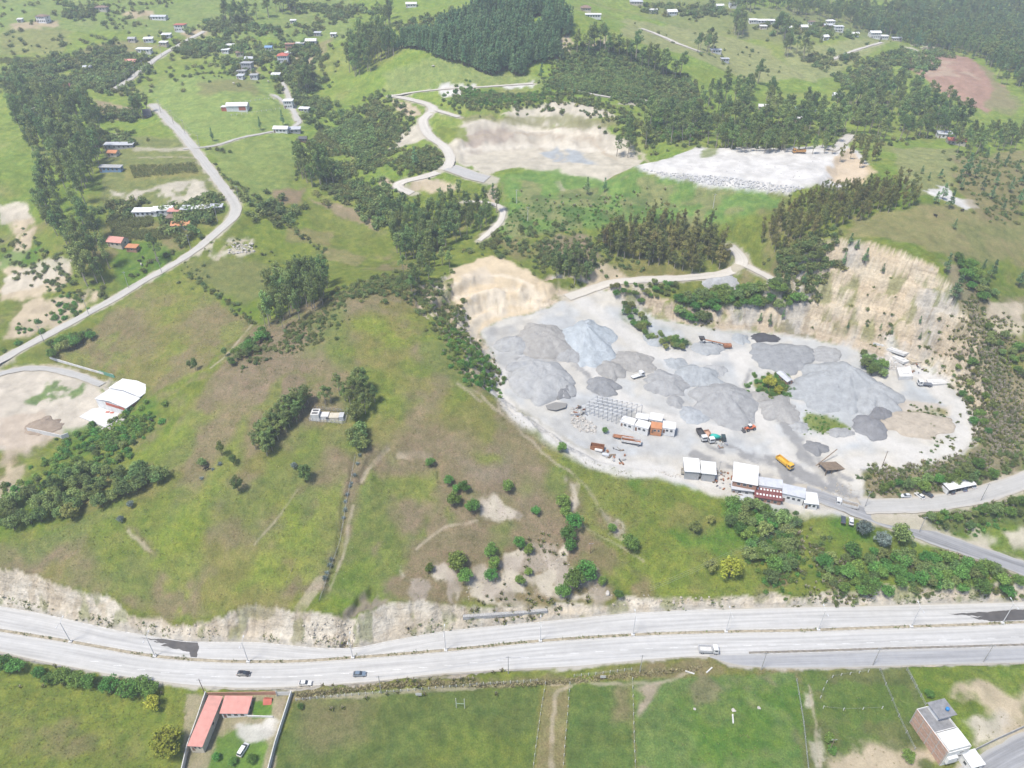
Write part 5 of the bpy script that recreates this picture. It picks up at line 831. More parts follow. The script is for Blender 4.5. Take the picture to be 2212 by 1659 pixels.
# pine plantation on the dome hill
zone('pine_plantation', 'pine', [(850,112),(900,88),(950,68),(1050,22),(1180,22),(1235,60),(1235,105),(1200,165),(1150,180),(1080,172),(950,132)], 3400, .65, 1.3, (25, .36))
# far right mountain forest
zone('far_wood', 'spreading', [(1830,60),(1900,30),(2000,5),(2300,-20),(2300,210),(2200,190),(2100,120),(1960,95),(1900,70)], 1500, .55, 1.0, seed=2); zone('far_wood', 'pine', [(1830,60),(2000,5),(2300,-20),(2300,210),(2200,190),(2100,120),(1960,95)], 900, .6, 1.3, seed=3)
zone('far_wood', 'spreading', [(1560,-10),(1850,-10),(1900,35),(1830,55),(1740,40)], 260, .5, .9, seed=4)
zone('far_wood', 'spreading', [(2100,100),(2212,190),(2300,240),(2300,160),(2212,130)], 260, .6, 1.0, seed=5)
# scrub
zone('scrub', 'small_dark', [(1190,185),(1230,105),(1300,100),(1400,135),(1500,190),(1510,225),(1420,240),(1300,205)], 1900, 1.0, 2.2, (20, .42), seed=10); zone('scrub', 'small', [(1190,185),(1230,120),(1400,140),(1500,190),(1500,225),(1300,205)], 1200, 1.0, 2.0, (22, .5), seed=11)
zone('scrub', 'small', [(1140,205),(1260,205),(1330,235),(1480,240),(1560,260),(1500,310),(1420,330),(1340,290),(1250,225),(1140,225)], 520, 1.0, 2.2, (25, .46), seed=12); zone('scrub', 'bush_green', [(1400,250),(1500,250),(1490,300),(1420,310)], 240, .9, 2, seed=13)
zone('scrub', 'small', [(800,200),(850,215),(880,260),(870,310),(830,350),(800,390),(780,380),(790,300),(780,240)], 480, 1.0, 2.4, (22, .45), seed=14); zone('scrub', 'small_dark', [(640,180),(700,230),(760,250),(800,300),(790,370),(760,320),(720,300),(690,270),(640,220)], 520, 1.2, 3, (35, .48), seed=15)
zone('scrub', 'small', [(870,340),(940,320),(965,335),(960,365),(900,380),(830,378)], 520, .9, 2, seed=16); zone('scrub', 'bush', [(700,400),(780,390),(860,430),(840,470),(780,430),(720,430)], 220, 1.2, 2.6, seed=17); zone('scrub', 'small_dark', [(690,395),(800,400),(860,430),(850,500),(820,470),(740,420)], 300, 1.3, 2.8, seed=18)
zone('scrub', 'bush_green', [(980,190),(1010,215),(1060,225),(1180,215),(1180,200),(1100,215),(1050,200)], 320, .8, 1.8, seed=19); zone('scrub', 'small', [(960,215),(1080,205),(1180,215),(1160,235),(1020,235)], 420, .9, 2, seed=20)
zone('scrub', 'bush_green', [(1095,450),(1200,440),(1400,420),(1500,430),(1360,490),(1260,500),(1120,530),(1060,530)], 300, .3, .9, (18, .5), seed=21); zone('scrub', 'bush', [(1060,500),(1180,490),(1250,500),(1160,540),(1060,560),(1000,550)], 120, .8, 2.0, seed=22)
zone('scrub', 'bush', [(760,640),(800,600),(880,600),(960,580),(985,600),(990,690),(1005,730),(960,720),(930,690),(900,650),(820,635)], 620, .7, 1.6, seed=23); zone('scrub', 'small', [(1150,530),(1300,520),(1380,580),(1280,580),(1170,590)], 420, .6, 1.6, seed=24)
zone('scrub', 'bush', [(690,640),(760,620),(740,680),(640,760),(560,800),(520,830),(560,760),(640,700)], 260, .5, 1.3, (12, .45), seed=25); zone('scrub', 'bush_green', [(960,700),(1000,720),(1030,760),(1080,800),(1080,835),(1030,825),(990,790),(965,745)], 260, .7, 1.5, seed=26)
zone('scrub', 'small', [(1680,530),(1760,520),(1830,530),(1800,570),(1750,620),(1690,600)], 420, 1.0, 2.2, seed=27); zone('scrub', 'bush', [(2060,600),(2110,640),(2130,700),(2140,780),(2212,840),(2212,1000),(2150,1020),(2110,940),(2080,800),(2070,700)], 260, .5, 1.3, (9, .46), seed=28)
zone('scrub', 'bush', [(1870,1020),(1960,1018),(2060,1000),(2130,990),(2212,990),(2212,1030),(2100,1060),(1950,1070),(1900,1060)], 320, .6, 1.4, seed=29); zone('scrub', 'bush', [(1730,1180),(1850,1180),(1960,1195),(2100,1210),(2212,1250),(2212,1285),(1760,1300)], 420, .5, 1.3, seed=30); zone('scrub', 'bush_green', [(1560,1095),(1740,1115),(1760,1180),(1700,1290),(1640,1290),(1600,1180)], 200, .5, 1.2, seed=31)
zone('scrub', 'bush_green', [(1905,1105),(2212,1075),(2212,1125),(2080,1150),(1995,1142)], 240, .5, 1.2, seed=32); zone('scrub', 'bush_green', [(150,920),(250,905),(340,880),(330,920),(260,1000),(200,1020),(60,1060),(0,1100),(0,1060),(110,990)], 320, .7, 1.8, seed=33)
zone('scrub', 'bush', [(0,500),(60,490),(150,560),(240,640),(215,650),(120,640),(60,600),(0,560)], 110, .7, 1.7, (14, .5), seed=34); zone('scrub', 'bush_green', [(20,690),(140,640),(200,660),(90,725),(0,750),(0,700)], 90, .7, 1.7, (14, .54), seed=35); zone('scrub', 'bush', [(2060,330),(2212,320),(2212,480),(2110,470),(2060,400)], 420, .6, 1.4, seed=36)
zone('scrub', 'bush_green', [(1640,822),(1665,808),(1695,822),(1700,845),(1670,862),(1640,845)], 90, .7, 1.5, seed=37, ok=True)
zone('scrub', 'bush_green', [(1735,897),(1790,897),(1830,925),(1800,938),(1745,930)], 70, .25, .6, seed=41, ok=True); zone('scrub', 'bush', [(2005,950),(2055,945),(2060,965),(2015,972)], 40, .4, .9, seed=42, ok=True); zone('scrub', 'bush', [(1990,882),(2050,890),(2050,905),(1995,900)], 40, .3, .8, seed=43, ok=True); zone('scrub', 'bush', [(1870,875),(1920,890),(1900,900)], 20, .3, .8, seed=44, ok=True)
zone('scrub', 'small', [(1500,250),(1640,230),(1800,230),(2000,210),(2090,260),(1990,310),(1820,310),(1560,320)], 420, 1.0, 2.4, (25, .46), seed=38)
zone('scrub', 'bush', [(1760,690),(1830,640),(1900,600),(2030,640),(2080,760),(2060,810),(1960,760),(1850,730)], 80, .4, 1.2, (12, .5), seed=39, ok=True)
# hedges and thickets among the far fields
for i, (p, n) in enumerate([([(0,160),(90,140),(150,135),(240,100),(260,110),(180,150),(90,165),(0,175)], 260), ([(0,175),(200,170),(250,180),(270,190),(120,200),(0,195)], 260), ([(200,140),(260,130),(330,130),(300,170),(250,195),(180,190),(190,160)], 300), ([(330,120),(400,90),(470,95),(520,110),(420,110),(350,125)], 160), ([(430,60),(520,40),(560,60),(480,75)], 90), ([(540,105),(620,90),(680,100),(700,130),(620,150),(560,140)], 160), ([(600,150),(660,150),(690,190),(650,200)], 90), ([(130,5),(200,20),(180,40),(130,30)], 90), ([(560,60),(640,50),(720,30),(760,40),(640,80),(570,80)], 130), ([(620,20),(720,10),(830,20),(740,35)], 110), ([(850,60),(990,20),(1000,30),(860,75)], 70), ([(520,445),(590,440),(640,455),(600,470),(540,465)], 50), ([(610,180),(640,170),(690,280),(650,250)], 100), ([(690,310),(740,380),(720,390),(690,340)], 90), ([(215,240),(290,245),(290,262),(215,262)], 50), ([(200,300),(260,295),(280,310),(200,320)], 60), ([(360,470),(420,440),(480,440),(440,480),(400,510)], 120), ([(260,435),(300,430),(290,460),(230,470)], 60), ([(1640,60),(1760,50),(1840,75),(1750,90)], 120), ([(1740,130),(1810,125),(1850,115),(1800,150)], 80), ([(1400,10),(1560,20),(1550,35),(1400,30)], 120), ([(1820,170),(1990,110),(2040,115),(1990,160),(1850,200)], 420), ([(480,130),(560,140),(530,150),(480,140)], 50)]):
    zone('scrub', 'small', p, n, 1.2, 3.2, (28, .44), seed=50+i); zone('scrub', 'small_dark', p, n//3, 1.6, 3.6, (28, .48), seed=80+i)
zone('scrub', 'small', [(0,0),(760,0),(760,200),(420,180),(0,230)], 420, .9, 2.6, (45, .55), seed=120)
zone('scrub', 'small', [(1350,30),(1950,70),(1800,180),(1500,130)], 90, .9, 2.2, seed=121)
zone('scrub', 'bush', [(400,520),(560,530),(640,570),(550,680),(400,600)], 70, .4, 1.0, (15, .52), seed=122)
for i, ln in enumerate([[(395,165),(460,158),(560,165),(620,180)], [(280,600),(350,560),(390,530)], [(410,590),(470,640),(530,680),(550,700)], [(640,300),(650,330),(640,390)], [(510,395),(590,460),(700,545)], [(340,118),(290,160),(250,185)], [(500,330),(440,320)], [(462,352),(520,428)]]):
    P = resample(at(catmull(ln)), 1.6); q = P[:, :2]+RNG.normal(size=(len(P), 2))*1.2; mass('scrub', 'bush', q[rooted(q)], .6, 1.5)
# plumed grasses on the disturbed banks
for i, (p, n) in enumerate([([(965,700),(1000,730),(1040,760),(1085,790),(1085,830),(1030,820),(990,780)], 110), ([(2070,700),(2110,660),(2140,740),(2200,830),(2212,980),(2130,980),(2090,860)], 1100), ([(1880,1025),(2000,1015),(2110,985),(2150,1010),(2040,1045),(1900,1050)], 320), ([(1700,1170),(1740,1130),(1745,1230),(1700,1260)], 50), ([(1930,1110),(2090,1095),(2212,1070),(2212,1110),(2000,1130)], 130), ([(1500,670),(1540,660),(1550,690),(1500,700)], 40), ([(2050,1200),(2212,1245),(2212,1270),(2060,1230)], 50), ([(1140,420),(1300,410),(1500,440),(1420,470),(1250,470)], 60), ([(80,1445),(110,1450),(320,1480),(350,1495),(330,1500),(90,1460)], 26), ([(1000,1310),(1180,1300),(1300,1290),(1180,1315),(1010,1320)], 60), ([(650,1500),(900,1485),(1100,1470),(1100,1476),(900,1495),(660,1508)], 26), ([(1110,1170),(1200,1160),(1240,1200),(1150,1210)], 24), ([(1760,1260),(1850,1290),(1950,1290),(1780,1295)], 30), ([(2110,700),(2180,690),(2212,780),(2150,760)], 90), ([(2000,1220),(1760,1220),(1800,1250)], 40)]):
    zone('plumed_grass', 'pampas', p, n, .55, 1.0, seed=200+i)
# maize
for i, (p, n) in enumerate([([(690,282),(730,278),(752,330),(700,340),(675,312)], 1500), ([(232,468),(330,470),(330,488),(235,490)], 700), ([(235,488),(390,495),(410,515),(250,515)], 1000), ([(280,362),(420,355),(430,375),(290,385)], 700), ([(0,128),(100,125),(100,138),(0,140)], 300)]): zone('maize_field', 'maize', p, n, .7, 1.1, seed=230+i)
# tufts in the rough pasture and weeds on the road edges
zone('pasture_tufts', 'tuft', HILL, 5000, .5, 1.1, (9, .42), seed=240); zone('pasture_tufts', 'tuft_dry', HILL, 2500, .4, .9, (14, .45), seed=241)
zone('pasture_tufts', 'tuft', [(-60,1440),(130,1445),(420,1495),(390,1720),(-60,1720)], 900, .5, 1.1, seed=242); zone('pasture_tufts', 'tuft', [(1380,1480),(1530,1430),(2000,1440),(2212,1435),(2300,1720),(1380,1720)], 700, .5, 1.1, (7, .42), seed=243); zone('pasture_tufts', 'tuft_dry', [(640,1500),(1150,1472),(1500,1440),(1530,1428),(1500,1450),(1150,1482),(650,1512)], 900, .9, 2.4, seed=245)
zone('pasture_tufts', 'tuft', [(1330,1010),(1600,1092),(1760,1120),(1900,1130),(1860,1180),(1640,1295),(1380,1300),(1260,1120)], 1600, .5, 1.2, seed=246); zone('pasture_tufts', 'tuft_dry', [(330,610),(400,600),(545,700),(440,790),(340,840),(110,770),(220,690)], 2000, .5, 1.1, seed=247)
g = np.random.default_rng(5); wx = g.uniform(xs[0], xs[-1], 700); k = fbm(wx/7, wx*0, 5400, 3) > .47; wx = wx[k]; mass('roadside_weeds', 'tuft_weed', np.column_stack([wx, np.interp(wx, xs, ym)+g.normal(size=len(wx))*.3]), .5, 1.5, -.12)
wx = g.uniform(xs[0], xs[-1], 900); k = fbm(wx/9, wx*0, 5401, 3) > .5; wx = wx[k]; mass('roadside_weeds', 'tuft_weed', np.column_stack([wx, np.interp(wx, xs, yn)+g.uniform(.4, 3.0, len(wx))]), .8, 2.4, 0)
wx = g.uniform(sx0, xs[-1], 260); mass('roadside_weeds', 'tuft_dry', np.column_stack([wx, np.interp(wx, xs, ysep)+g.normal(size=len(wx))*.25]), .3, .8, -.12)
DESC = {'far_wood': ('grey-green woods covering the far hillsides', 'wood'), 'pine_plantation': ('dense dark conifer plantation on the dome hill', 'wood'), 'scrub': ('mixed scrub and hedges on slopes and field edges', 'scrub'), 'plumed_grass': ('tall grass with cream plumes on disturbed banks', 'tall grass'), 'maize_field': ('maize standing in small field plots', 'maize'), 'pasture_tufts': ('rough grass tufts across the pasture', 'grass'), 'roadside_weeds': ('weeds along the highway median and bank foot', 'weeds')}
for (key, kind, k), L in MASS.items():
    A = np.vstack(L)
    gn_scatter(key, PROTO[kind][k][2], A[:, :3], A[:, 3], *DESC[key], tilt=.06)
# ------------------------------------------------------------------ buildings
GLASS = plain('window_glass', (.045,.055,.065), .15, .2, 2, spec=.6); WPAINT = plain('white_paint', (.52,.51,.49), .6, .12, .8, dirt=.25); CONC = plain('raw_concrete', (.34,.33,.31), .85, .25, .6, bump=.2, dirt=.3); BRICK = plain('brick_wall', (.40,.255,.19), .9, .25, 1.5, dirt=.3); STEEL = plain('grey_steel', (.30,.31,.33), .5, .2, 1, metal=.3); DKM = plain('dark_metal', (.07,.07,.072), .6, .3, 1); RUST = plain('rusty_metal', (.27,.12,.06), .8, .4, .8); RUBBER = plain('tyre_rubber', (.025,.025,.026), .85, .2, 3); CHROME = plain('headlamp_lens', (.6,.6,.58), .2, .05, 3, spec=.7); WOOD = plain('weathered_wood', (.20,.15,.105), .9, .35, 1.2)
PALETTE = {'white': (.60,.595,.58), 'cream': (.46,.42,.34), 'grey': (.33,.33,.33), 'dark': (.09,.09,.095), 'red': (.40,.11,.075), 'pink': (.50,.235,.195), 'brown': (.20,.135,.10), 'blue': (.16,.27,.42), 'brick': (.33,.18,.125), 'orange': (.47,.21,.10), 'maroon': (.16,.055,.05), 'sheet': (.42,.43,.45), 'green': (.16,.24,.18), 'beige': (.40,.34,.25)}
def wallm(c): return plain('wall_'+c, PALETTE[c], .85, .14, .7, dirt=.25)
def roofm(c): return plain('roof_'+c, PALETTE[c], .6, .16, .5, dirt=.22, stripes=('X', 1.4))
WIN_M = {}
def window(parent, x, y, z, w, h, face):
    """face: outward axis 'x','-x','y','-y'; frame with a pane set in it"""
    k = (round(w, 2), round(h, 2))
    if k not in WIN_M:
        a = MB(); t = .07
        for q in ((-w/2-t, w/2+t, h/2, h/2+t), (-w/2-t, w/2+t, -h/2-t, -h/2), (-w/2-t, -w/2, -h/2, h/2), (w/2, w/2+t, -h/2, h/2)): a.box(q[0], q[1], -.06, .01, q[2], q[3])
        WIN_M[k] = (a.mesh('window', WPAINT), MB().box(-w/2, w/2, -.035, -.005, -h/2, h/2).mesh('pane', GLASS))
    o = link(bpy.data.objects.new('window', WIN_M[k][0]), parent); o.location = (x, y, z); o.rotation_euler = (0, 0, {'-y': 0, 'x': math.pi/2, 'y': math.pi, '-x': -math.pi/2}[face]); link(bpy.data.objects.new('pane', WIN_M[k][1]), o); return o
def roof_mesh(kind, W, D, H, rh, ov, t=.14):
    m = MB(); a, b = W/2+ov, D/2+ov
    if kind == 'gable':   # ridge along x
        y0, y1 = -b, b; hz = H-ov*rh/(D/2)
        m.v += []; vs = [(-a, y0, hz), (-a, 0, H+rh), (-a, y1, hz), (-a, y1, hz+t), (-a, 0, H+rh+t), (-a, y0, hz+t)]; vs += [(-x, y, z) for x, y, z in vs]
        m.add(vs, [(0, 1, 4, 5), (1, 2, 3, 4), (7, 6, 11, 10), (8, 7, 10, 9), (5, 4, 10, 11), (4, 3, 9, 10), (1, 0, 6, 7), (2, 1, 7, 8), (0, 5, 11, 6), (3, 2, 8, 9)])
    elif kind == 'hip':
        r = max(a-b, .2); vs = [(-a, -b, H), (a, -b, H), (a, b, H), (-a, b, H), (-r, 0, H+rh), (r, 0, H+rh), (-a, -b, H-t), (a, -b, H-t), (a, b, H-t), (-a, b, H-t)]
        m.add(vs, [(0, 1, 5, 4), (1, 2, 5), (2, 3, 4, 5), (3, 0, 4), (6, 9, 8, 7), (0, 6, 7, 1), (1, 7, 8, 2), (2, 8, 9, 3), (3, 9, 6, 0)])
    elif kind == 'shed':  # low in front
        vs = [(-a, -b, H), (a, -b, H), (a, b, H+rh), (-a, b, H+rh)]; vs += [(x, y, z+t) for x, y, z in vs]; m.add(vs, [(0, 3, 2, 1), (4, 5, 6, 7), (0, 1, 5, 4), (1, 2, 6, 5), (2, 3, 7, 6), (3, 0, 4, 7)])
    else:                 # flat slab
        m.box(-a, a, -b, b, H, H+.22)
    return m
def wall_mesh(kind, W, D, H, rh):
    m = MB(); a, b = W/2, D/2
    if kind == 'gable': m.add([(x, y, z) for x in (-a, a) for y, z in ((-b, -1.2), (b, -1.2), (b, H), (0, H+rh-.02), (-b, H))], [(0, 1, 2, 3, 4), (9, 8, 7, 6, 5), (0, 4, 9, 5), (1, 6, 7, 2), (0, 5, 6, 1), (4, 3, 8, 9), (3, 2, 7, 8)])
    elif kind == 'shed': m.add([(x, y, z) for x in (-a, a) for y, z in ((-b, -1.2), (b, -1.2), (b, H+rh-.02), (-b, H-.02))], [(0, 1, 2, 3), (7, 6, 5, 4), (0, 3, 7, 4), (1, 5, 6, 2), (0, 4, 5, 1), (3, 2, 6, 7)])
    else: m.box(-a, a, -b, b, -1.2, H)
    return m
def house(px, py, W, D, H, rz, kind, rh, wc, rc, label, cat='house', name='house', nwin=2, st=1, door=True, group=None, pos=None, ov=.45):
    p = pos if pos is not None else at1(px, py); r = empty(name, (p.x, p.y, p.z), math.radians(rz)); tag(r, label, cat, group)
    wall_mesh(kind, W, D, H, rh).build('wall', wallm(wc), r); roof_mesh(kind, W, D, H, rh, ov).build('roof', roofm(rc), r)
    sh = H/st
    for s in range(st):
        z = s*sh+sh*.58; hgt = min(1.15, sh*.42)
        for i in range(nwin):
            x = -W/2+W*(i+1)/(nwin+1.0)+(0 if s else .35); window(r, x, -D/2, z, min(1.3, W/(nwin+1)*.55), hgt, '-y')
        window(r, W/2, 0, z, 1.1, hgt, 'x'); window(r, -W/2, 0, z, 1.1, hgt, '-x')
    if door: d = MB().box(-.45, .45, -.05, .02, 0, 2.0).build('door', plain('door_paint', (.17,.10,.07), .6), r); d.location = (-W/2+.95, -D/2, .05)
    return r
H_ = [  # photo x, y, width, depth, height, turn, roof, rise, wall, roof colour, label, storeys, windows
 (96,48,11,8,5.6,-8,'hip',1.5,'white','brown','white two-storey house with brown hip roof on a bare terrace',2,4),(45,47,5,4,2.4,5,'shed',.5,'white','white','small white shed on the bare terrace left of the two-storey house',1,1),(221,23,13,7,3.4,0,'hip',1.2,'cream','brown','cream house with brown roof at the top left edge',1,3),(345,42,17,7,3,-3,'gable',1,'white','sheet','long low white-roofed building above the hamlet road',1,4),(361,81,9,6,2.8,4,'shed',.6,'white','white','white-roofed house just below the red-topped house',1,2),(392,66,11,8,5.4,0,'flat',0,'white','red','two-storey house with red upper terrace in the hamlet',2,3),(322,90,9,6,2.8,12,'shed',.7,'white','white','white shed-roofed house on the near side of the hamlet',1,2),(287,90,7,5,3,0,'gable',1,'cream','grey','small grey-roofed house at the left of the hamlet',1,2),(313,113,15,5,3,-6,'shed',.6,'white','white','long white-roofed shed below the brown field',1,4),(355,98,8,5,2.8,-8,'shed',.5,'beige','white','white-roofed hut beside the bend of the hamlet lane',1,2),(284,139,12,6,3,-3,'gable',1.3,'brick','pink','red-roofed farmhouse among the hedges left of the lane',1,3),(191,152,7,5,3,10,'gable',1,'white','sheet','small pale house hidden in the left hedges',1,2),(150,200,5,5,5,15,'gable',2,'brown','maroon','tall dark-red hut at the edge of the long eucalyptus wood',1,1),(67,244,9,5,2.8,0,'shed',.6,'white','white','white-roofed shed behind the left wood',1,2),(320,252,6,6,2.2,20,'gable',3.4,'dark','dark','dark steep-roofed hut beside the roadside tree clump',1,1),
 (260,320,19,4.5,2.8,2,'shed',.6,'grey','sheet','long grey-roofed shed at the left end of the plots',1,5),(247,336,6,5,2.6,-5,'gable',1.1,'cream','orange','tiny orange-roofed house below the long grey shed',1,1),(242,369,14,3.6,2.8,-3,'shed',.5,'blue','grey','long narrow blue shed on the striped plots',1,4),(498,104,8,5,2.8,0,'shed',.5,'white','white','white-roofed house in trees right of the lane, upper one',1,2),(489,114,7,5,2.8,-6,'shed',.5,'white','white','white-roofed house in trees right of the lane, lower one',1,2),(520,120,7,6,3,8,'gable',1,'cream','brown','brown-roofed house among the trees above the dome pasture',1,2),(540,133,8,6,3,0,'gable',1.1,'white','sheet','pale gabled house above the grey block in the hillside cluster',1,2),(536,150,10,7,5.6,-4,'flat',0,'grey','grey','grey two-storey block in the hillside cluster',2,4),(524,160,8,6,3,-6,'flat',0,'cream','grey','flat grey house left in the hillside cluster',1,2),(521,170,6,5,2.8,-8,'shed',.5,'white','sheet','lowest shed of the hillside cluster',1,1),(550,169,7,6,3,5,'flat',0,'white','grey','white flat-roofed house right in the hillside cluster',1,2),(597,168,8,5,3,0,'shed',.6,'white','white','white-roofed house by the lane right of the hillside cluster',1,2),
 (673,95,11,7,3.2,3,'gable',1.4,'white','white','white-roofed house at the right end of the ridge row',1,3),(649,101,9,6,3.4,3,'flat',0,'blue','white','pale blue and white house in the middle of the ridge row',1,3),(628,107,9,6,5,0,'flat',0,'brick','brick','unfinished brick house in the ridge row',2,3),(613,133,10,9,5.6,6,'hip',1.8,'white','red','red-roofed two-storey house above the tree clump',2,4),(625,121,8,5,3,-5,'shed',.5,'cream','white','white-roofed annex just above the red-roofed house',1,2),(687,77,7,4,2.8,0,'shed',.5,'grey','sheet','grey shed beyond the ridge row',1,1),(721,79,6,4,2.6,0,'shed',.5,'white','white','tiny white shed on the pasture right of the ridge row',1,1),(582,109,7,5,3,0,'gable',1,'white','blue','small blue-roofed house left of the ridge row',1,2),
 (625,232,8,7,5.6,4,'flat',0,'white','white','white two-storey house by the red barn lane',2,3),(658,241,9,4,2.6,-10,'shed',.5,'sheet','white','low white sheds right of the two-storey lane house',1,2),(609,285,10,6,3,-4,'gable',1.2,'white','white','white-roofed farmhouse at the lane end',1,3),(636,286,9,5,2.8,6,'shed',.5,'grey','sheet','cluttered grey sheds right of the farmhouse',1,2),(656,305,5,4,2.4,0,'gable',1,'brown','dark','little dark hut above the round maize field',1,1),(889,15,12,6,3.2,0,'gable',1.2,'white','white','white house far behind left of the dome hill top',1,3),(634,50,6,4,2.6,0,'shed',.5,'white','white','lone white hut in the far pasture',1,1),
 (1265,24,11,8,3.4,0,'hip',2,'cream','brown','brown hip-roofed house right of the dome hill top',1,3),(1281,38,16,5,2.8,-2,'shed',.4,'white','white','long white-walled stables below the hip-roofed house',1,5),(1374,10,16,9,3.6,-4,'hip',1.6,'cream','sheet','broad grey-roofed villa at the top edge',1,4),(1411,27,9,6,3,-8,'shed',.5,'white','white','white shed between the two far villas',1,2),(1450,32,12,8,3.6,10,'gable',1.8,'white','white','white gabled villa on the far pasture',1,3),(1554,18,9,6,3.2,0,'gable',1.2,'white','white','white house behind the tall far trees',1,2),(1582,16,9,6,4,6,'gable',1.4,'white','sheet','pale house right of the tall far trees',1,2),(1546,114,11,5,2.8,-2,'shed',.4,'white','sheet','flat grey shed at the end of the pasture track',1,3),(1565,133,8,5,2.8,0,'flat',0,'sheet','sheet','small pale shed behind the wide wood',1,2),(1625,49,9,6,3,0,'gable',1,'white','white','white house left of the far long roof',1,2),
 (1648,50,26,6,3,-2,'gable',1,'white','white','very long white-roofed building on the far ridge',1,6),(1648,62,8,5,2.8,0,'shed',.5,'cream','white','cream hut below the very long roof',1,2),(1700,65,9,6,3,0,'gable',1,'white','white','white house right of the tall far conifer',1,2),(1735,65,8,6,3.6,5,'gable',1.5,'cream','white','gabled cream house in the far right hamlet',1,2),(1752,53,8,5,3,0,'shed',.5,'white','brown','brown-roofed house in the far right hamlet',1,2),(1793,51,11,6,3.2,0,'hip',1.2,'white','white','white hip-roofed house below the red cut of the far hamlet',1,3),(1787,60,10,5,3,0,'gable',1,'brick','sheet','grey-roofed brick house in the far right hamlet',1,2),(1809,68,11,7,5.4,-4,'flat',0,'white','white','white two-storey block at the right of the far hamlet',2,3),(1781,85,7,6,3,15,'gable',1.4,'white','white','white cottage alone below the far hamlet',1,2),(1887,82,13,8,6,0,'gable',1.4,'white','white','white two-storey house at the start of the ridge houses',2,4),(1908,84,10,6,3.2,0,'shed',.5,'white','white','white house second along the ridge houses',1,3),(1936,88,12,5,3,-4,'shed',.4,'cream','sheet','long pale sheds ending the ridge houses',1,3),(1845,78,9,5,3,0,'gable',1,'white','white','white house left of the ridge houses',1,2),
 (1653,237,13,6,3.2,-10,'gable',1.1,'white','white','white-roofed house deep in the wide wood, left',1,3),(1738,243,17,10,3.4,-6,'hip',1.8,'white','green','broad green-grey roof in the wide wood',1,3),(1722,262,8,5,3,8,'gable',1,'cream','white','pale hut below the green-grey roof in the wood',1,2),(1809,211,9,6,3.2,0,'gable',1.1,'white','white','white-roofed house high in the wide wood',1,2),(2042,297,12,7,3.2,-12,'shed',.6,'white','sheet','pale-roofed house at the right wood edge',1,3),(2063,311,12,6,3,-12,'gable',1.5,'cream','red','red-roofed house at the right wood edge',1,3),
 (317,464,14,5,2.8,2,'shed',.7,'white','white','leftmost white-roofed shed of the row by the road bend',1,4),(349,461,9,5,2.8,4,'shed',.6,'white','white','second white shed in the row by the road bend',1,2),(366,457,6,6,2.8,-4,'gable',1,'white','white','third, steeper white house in the row by the road bend',1,1),(388,463,11,5,2.8,2,'shed',.6,'cream','pink','pink-roofed house in the row by the road bend',1,3),(411,459,9,5,2.8,-3,'shed',.6,'grey','sheet','grey-roofed house right of the pink one in the row',1,2),(434,457,8,5,2.8,0,'shed',.6,'brick','white','white-roofed brick house in the row by the road bend',1,2),(452,455,7,4,2.6,3,'shed',.5,'white','white','small white hut next to last in the row',1,1),(469,454,7,4,2.6,5,'shed',.5,'beige','sheet','last hut of the row nearest the road bend',1,1),(394,492,10,6,2.8,4,'gable',1.3,'cream','orange','orange-roofed cottage below the row by the road bend',1,3),(375,477,6,4,2.6,0,'shed',.5,'brick','brown','tiny brown hut above the orange-roofed cottage',1,1),(257,528,9,7,3,-12,'gable',1.8,'cream','pink','pink-roofed cottage in the lush field left of the road',1,2),(288,540,6,3.6,2.2,-6,'shed',.5,'brick','orange','small red-roofed shed beside the pink-roofed cottage',1,1)]
for (x, y, W, D, H, rz, k, rh, wc, rc, lab, st, nw) in H_:
    W, D, H = (W*.84, D*.92, H*.95) if y < 260 else (W, D, H); house(x, y, W, D, H, rz, k, rh, wc, rc, lab, 'house' if 'shed' not in lab and 'hut' not in lab else 'shed', 'house' if 'shed' not in lab and 'hut' not in lab else 'shed', nw, st)
# red-fronted barn on the dome pasture with its paddock
rb = house(515, 236, 15, 8, 3.4, 4, 'gable', 1.5, 'white', 'white', 'white-roofed barn with red front on the round pasture', 'barn', 'barn', 0, 1, False)
MB().box(1.5, 6.5, -4.06, -4.0, .2, 2.8).build('door', wallm('red'), rb); MB().box(-11.5, -7.6, -3, 2, -1, 2.4).build('annex', wallm('red'), rb); MB().box(-11.8, -7.3, -3.3, 2.3, 2.4, 2.55).build('annex_roof', roofm('white'), rb)
def polybox(name, W4, z0, z1, mat, parent):
    m = MB(); n = len(W4); vs = [(p[0], p[1], z0) for p in W4]+[(p[0], p[1], z1) for p in W4]; m.add(vs, [tuple(range(n-1, -1, -1)), tuple(range(n, 2*n))]+[(i, (i+1) % n, (i+1) % n+n, i+n) for i in range(n)]); return m.build(name, mat, parent)
def frame_of(px4, z):
    """rectangle whose top corners appear at the photo points (near-left, near-right, far-right, far-left) on level z -> centre, W, D, angle"""
    q = unz(px4, z); c = q.mean(0); u = (q[1]-q[0]+q[2]-q[3])/2; v = (q[3]-q[0]+q[2]-q[1])/2; return Vector((c[0], c[1], 0)), float(np.hypot(*u)), float(np.hypot(*v)), math.degrees(math.atan2(u[1], u[0]))
def roofed(px4, H, kind, rh, wc, rc, label, cat, name, nwin=2, st=1, door=True, z0=None, group=None, ov=.4):
    z0 = z0 if z0 is not None else at1(np.mean([p[0] for p in px4]), np.mean([p[1] for p in px4])+H*2.5).z
    c, W, D, a = frame_of(px4, z0+H); return house(0, 0, max(W-2*ov, 1), max(D-2*ov, 1), H, a, kind, rh, wc, rc, label, cat, name, nwin, st, door, group, Vector((c.x, c.y, z0)), ov)
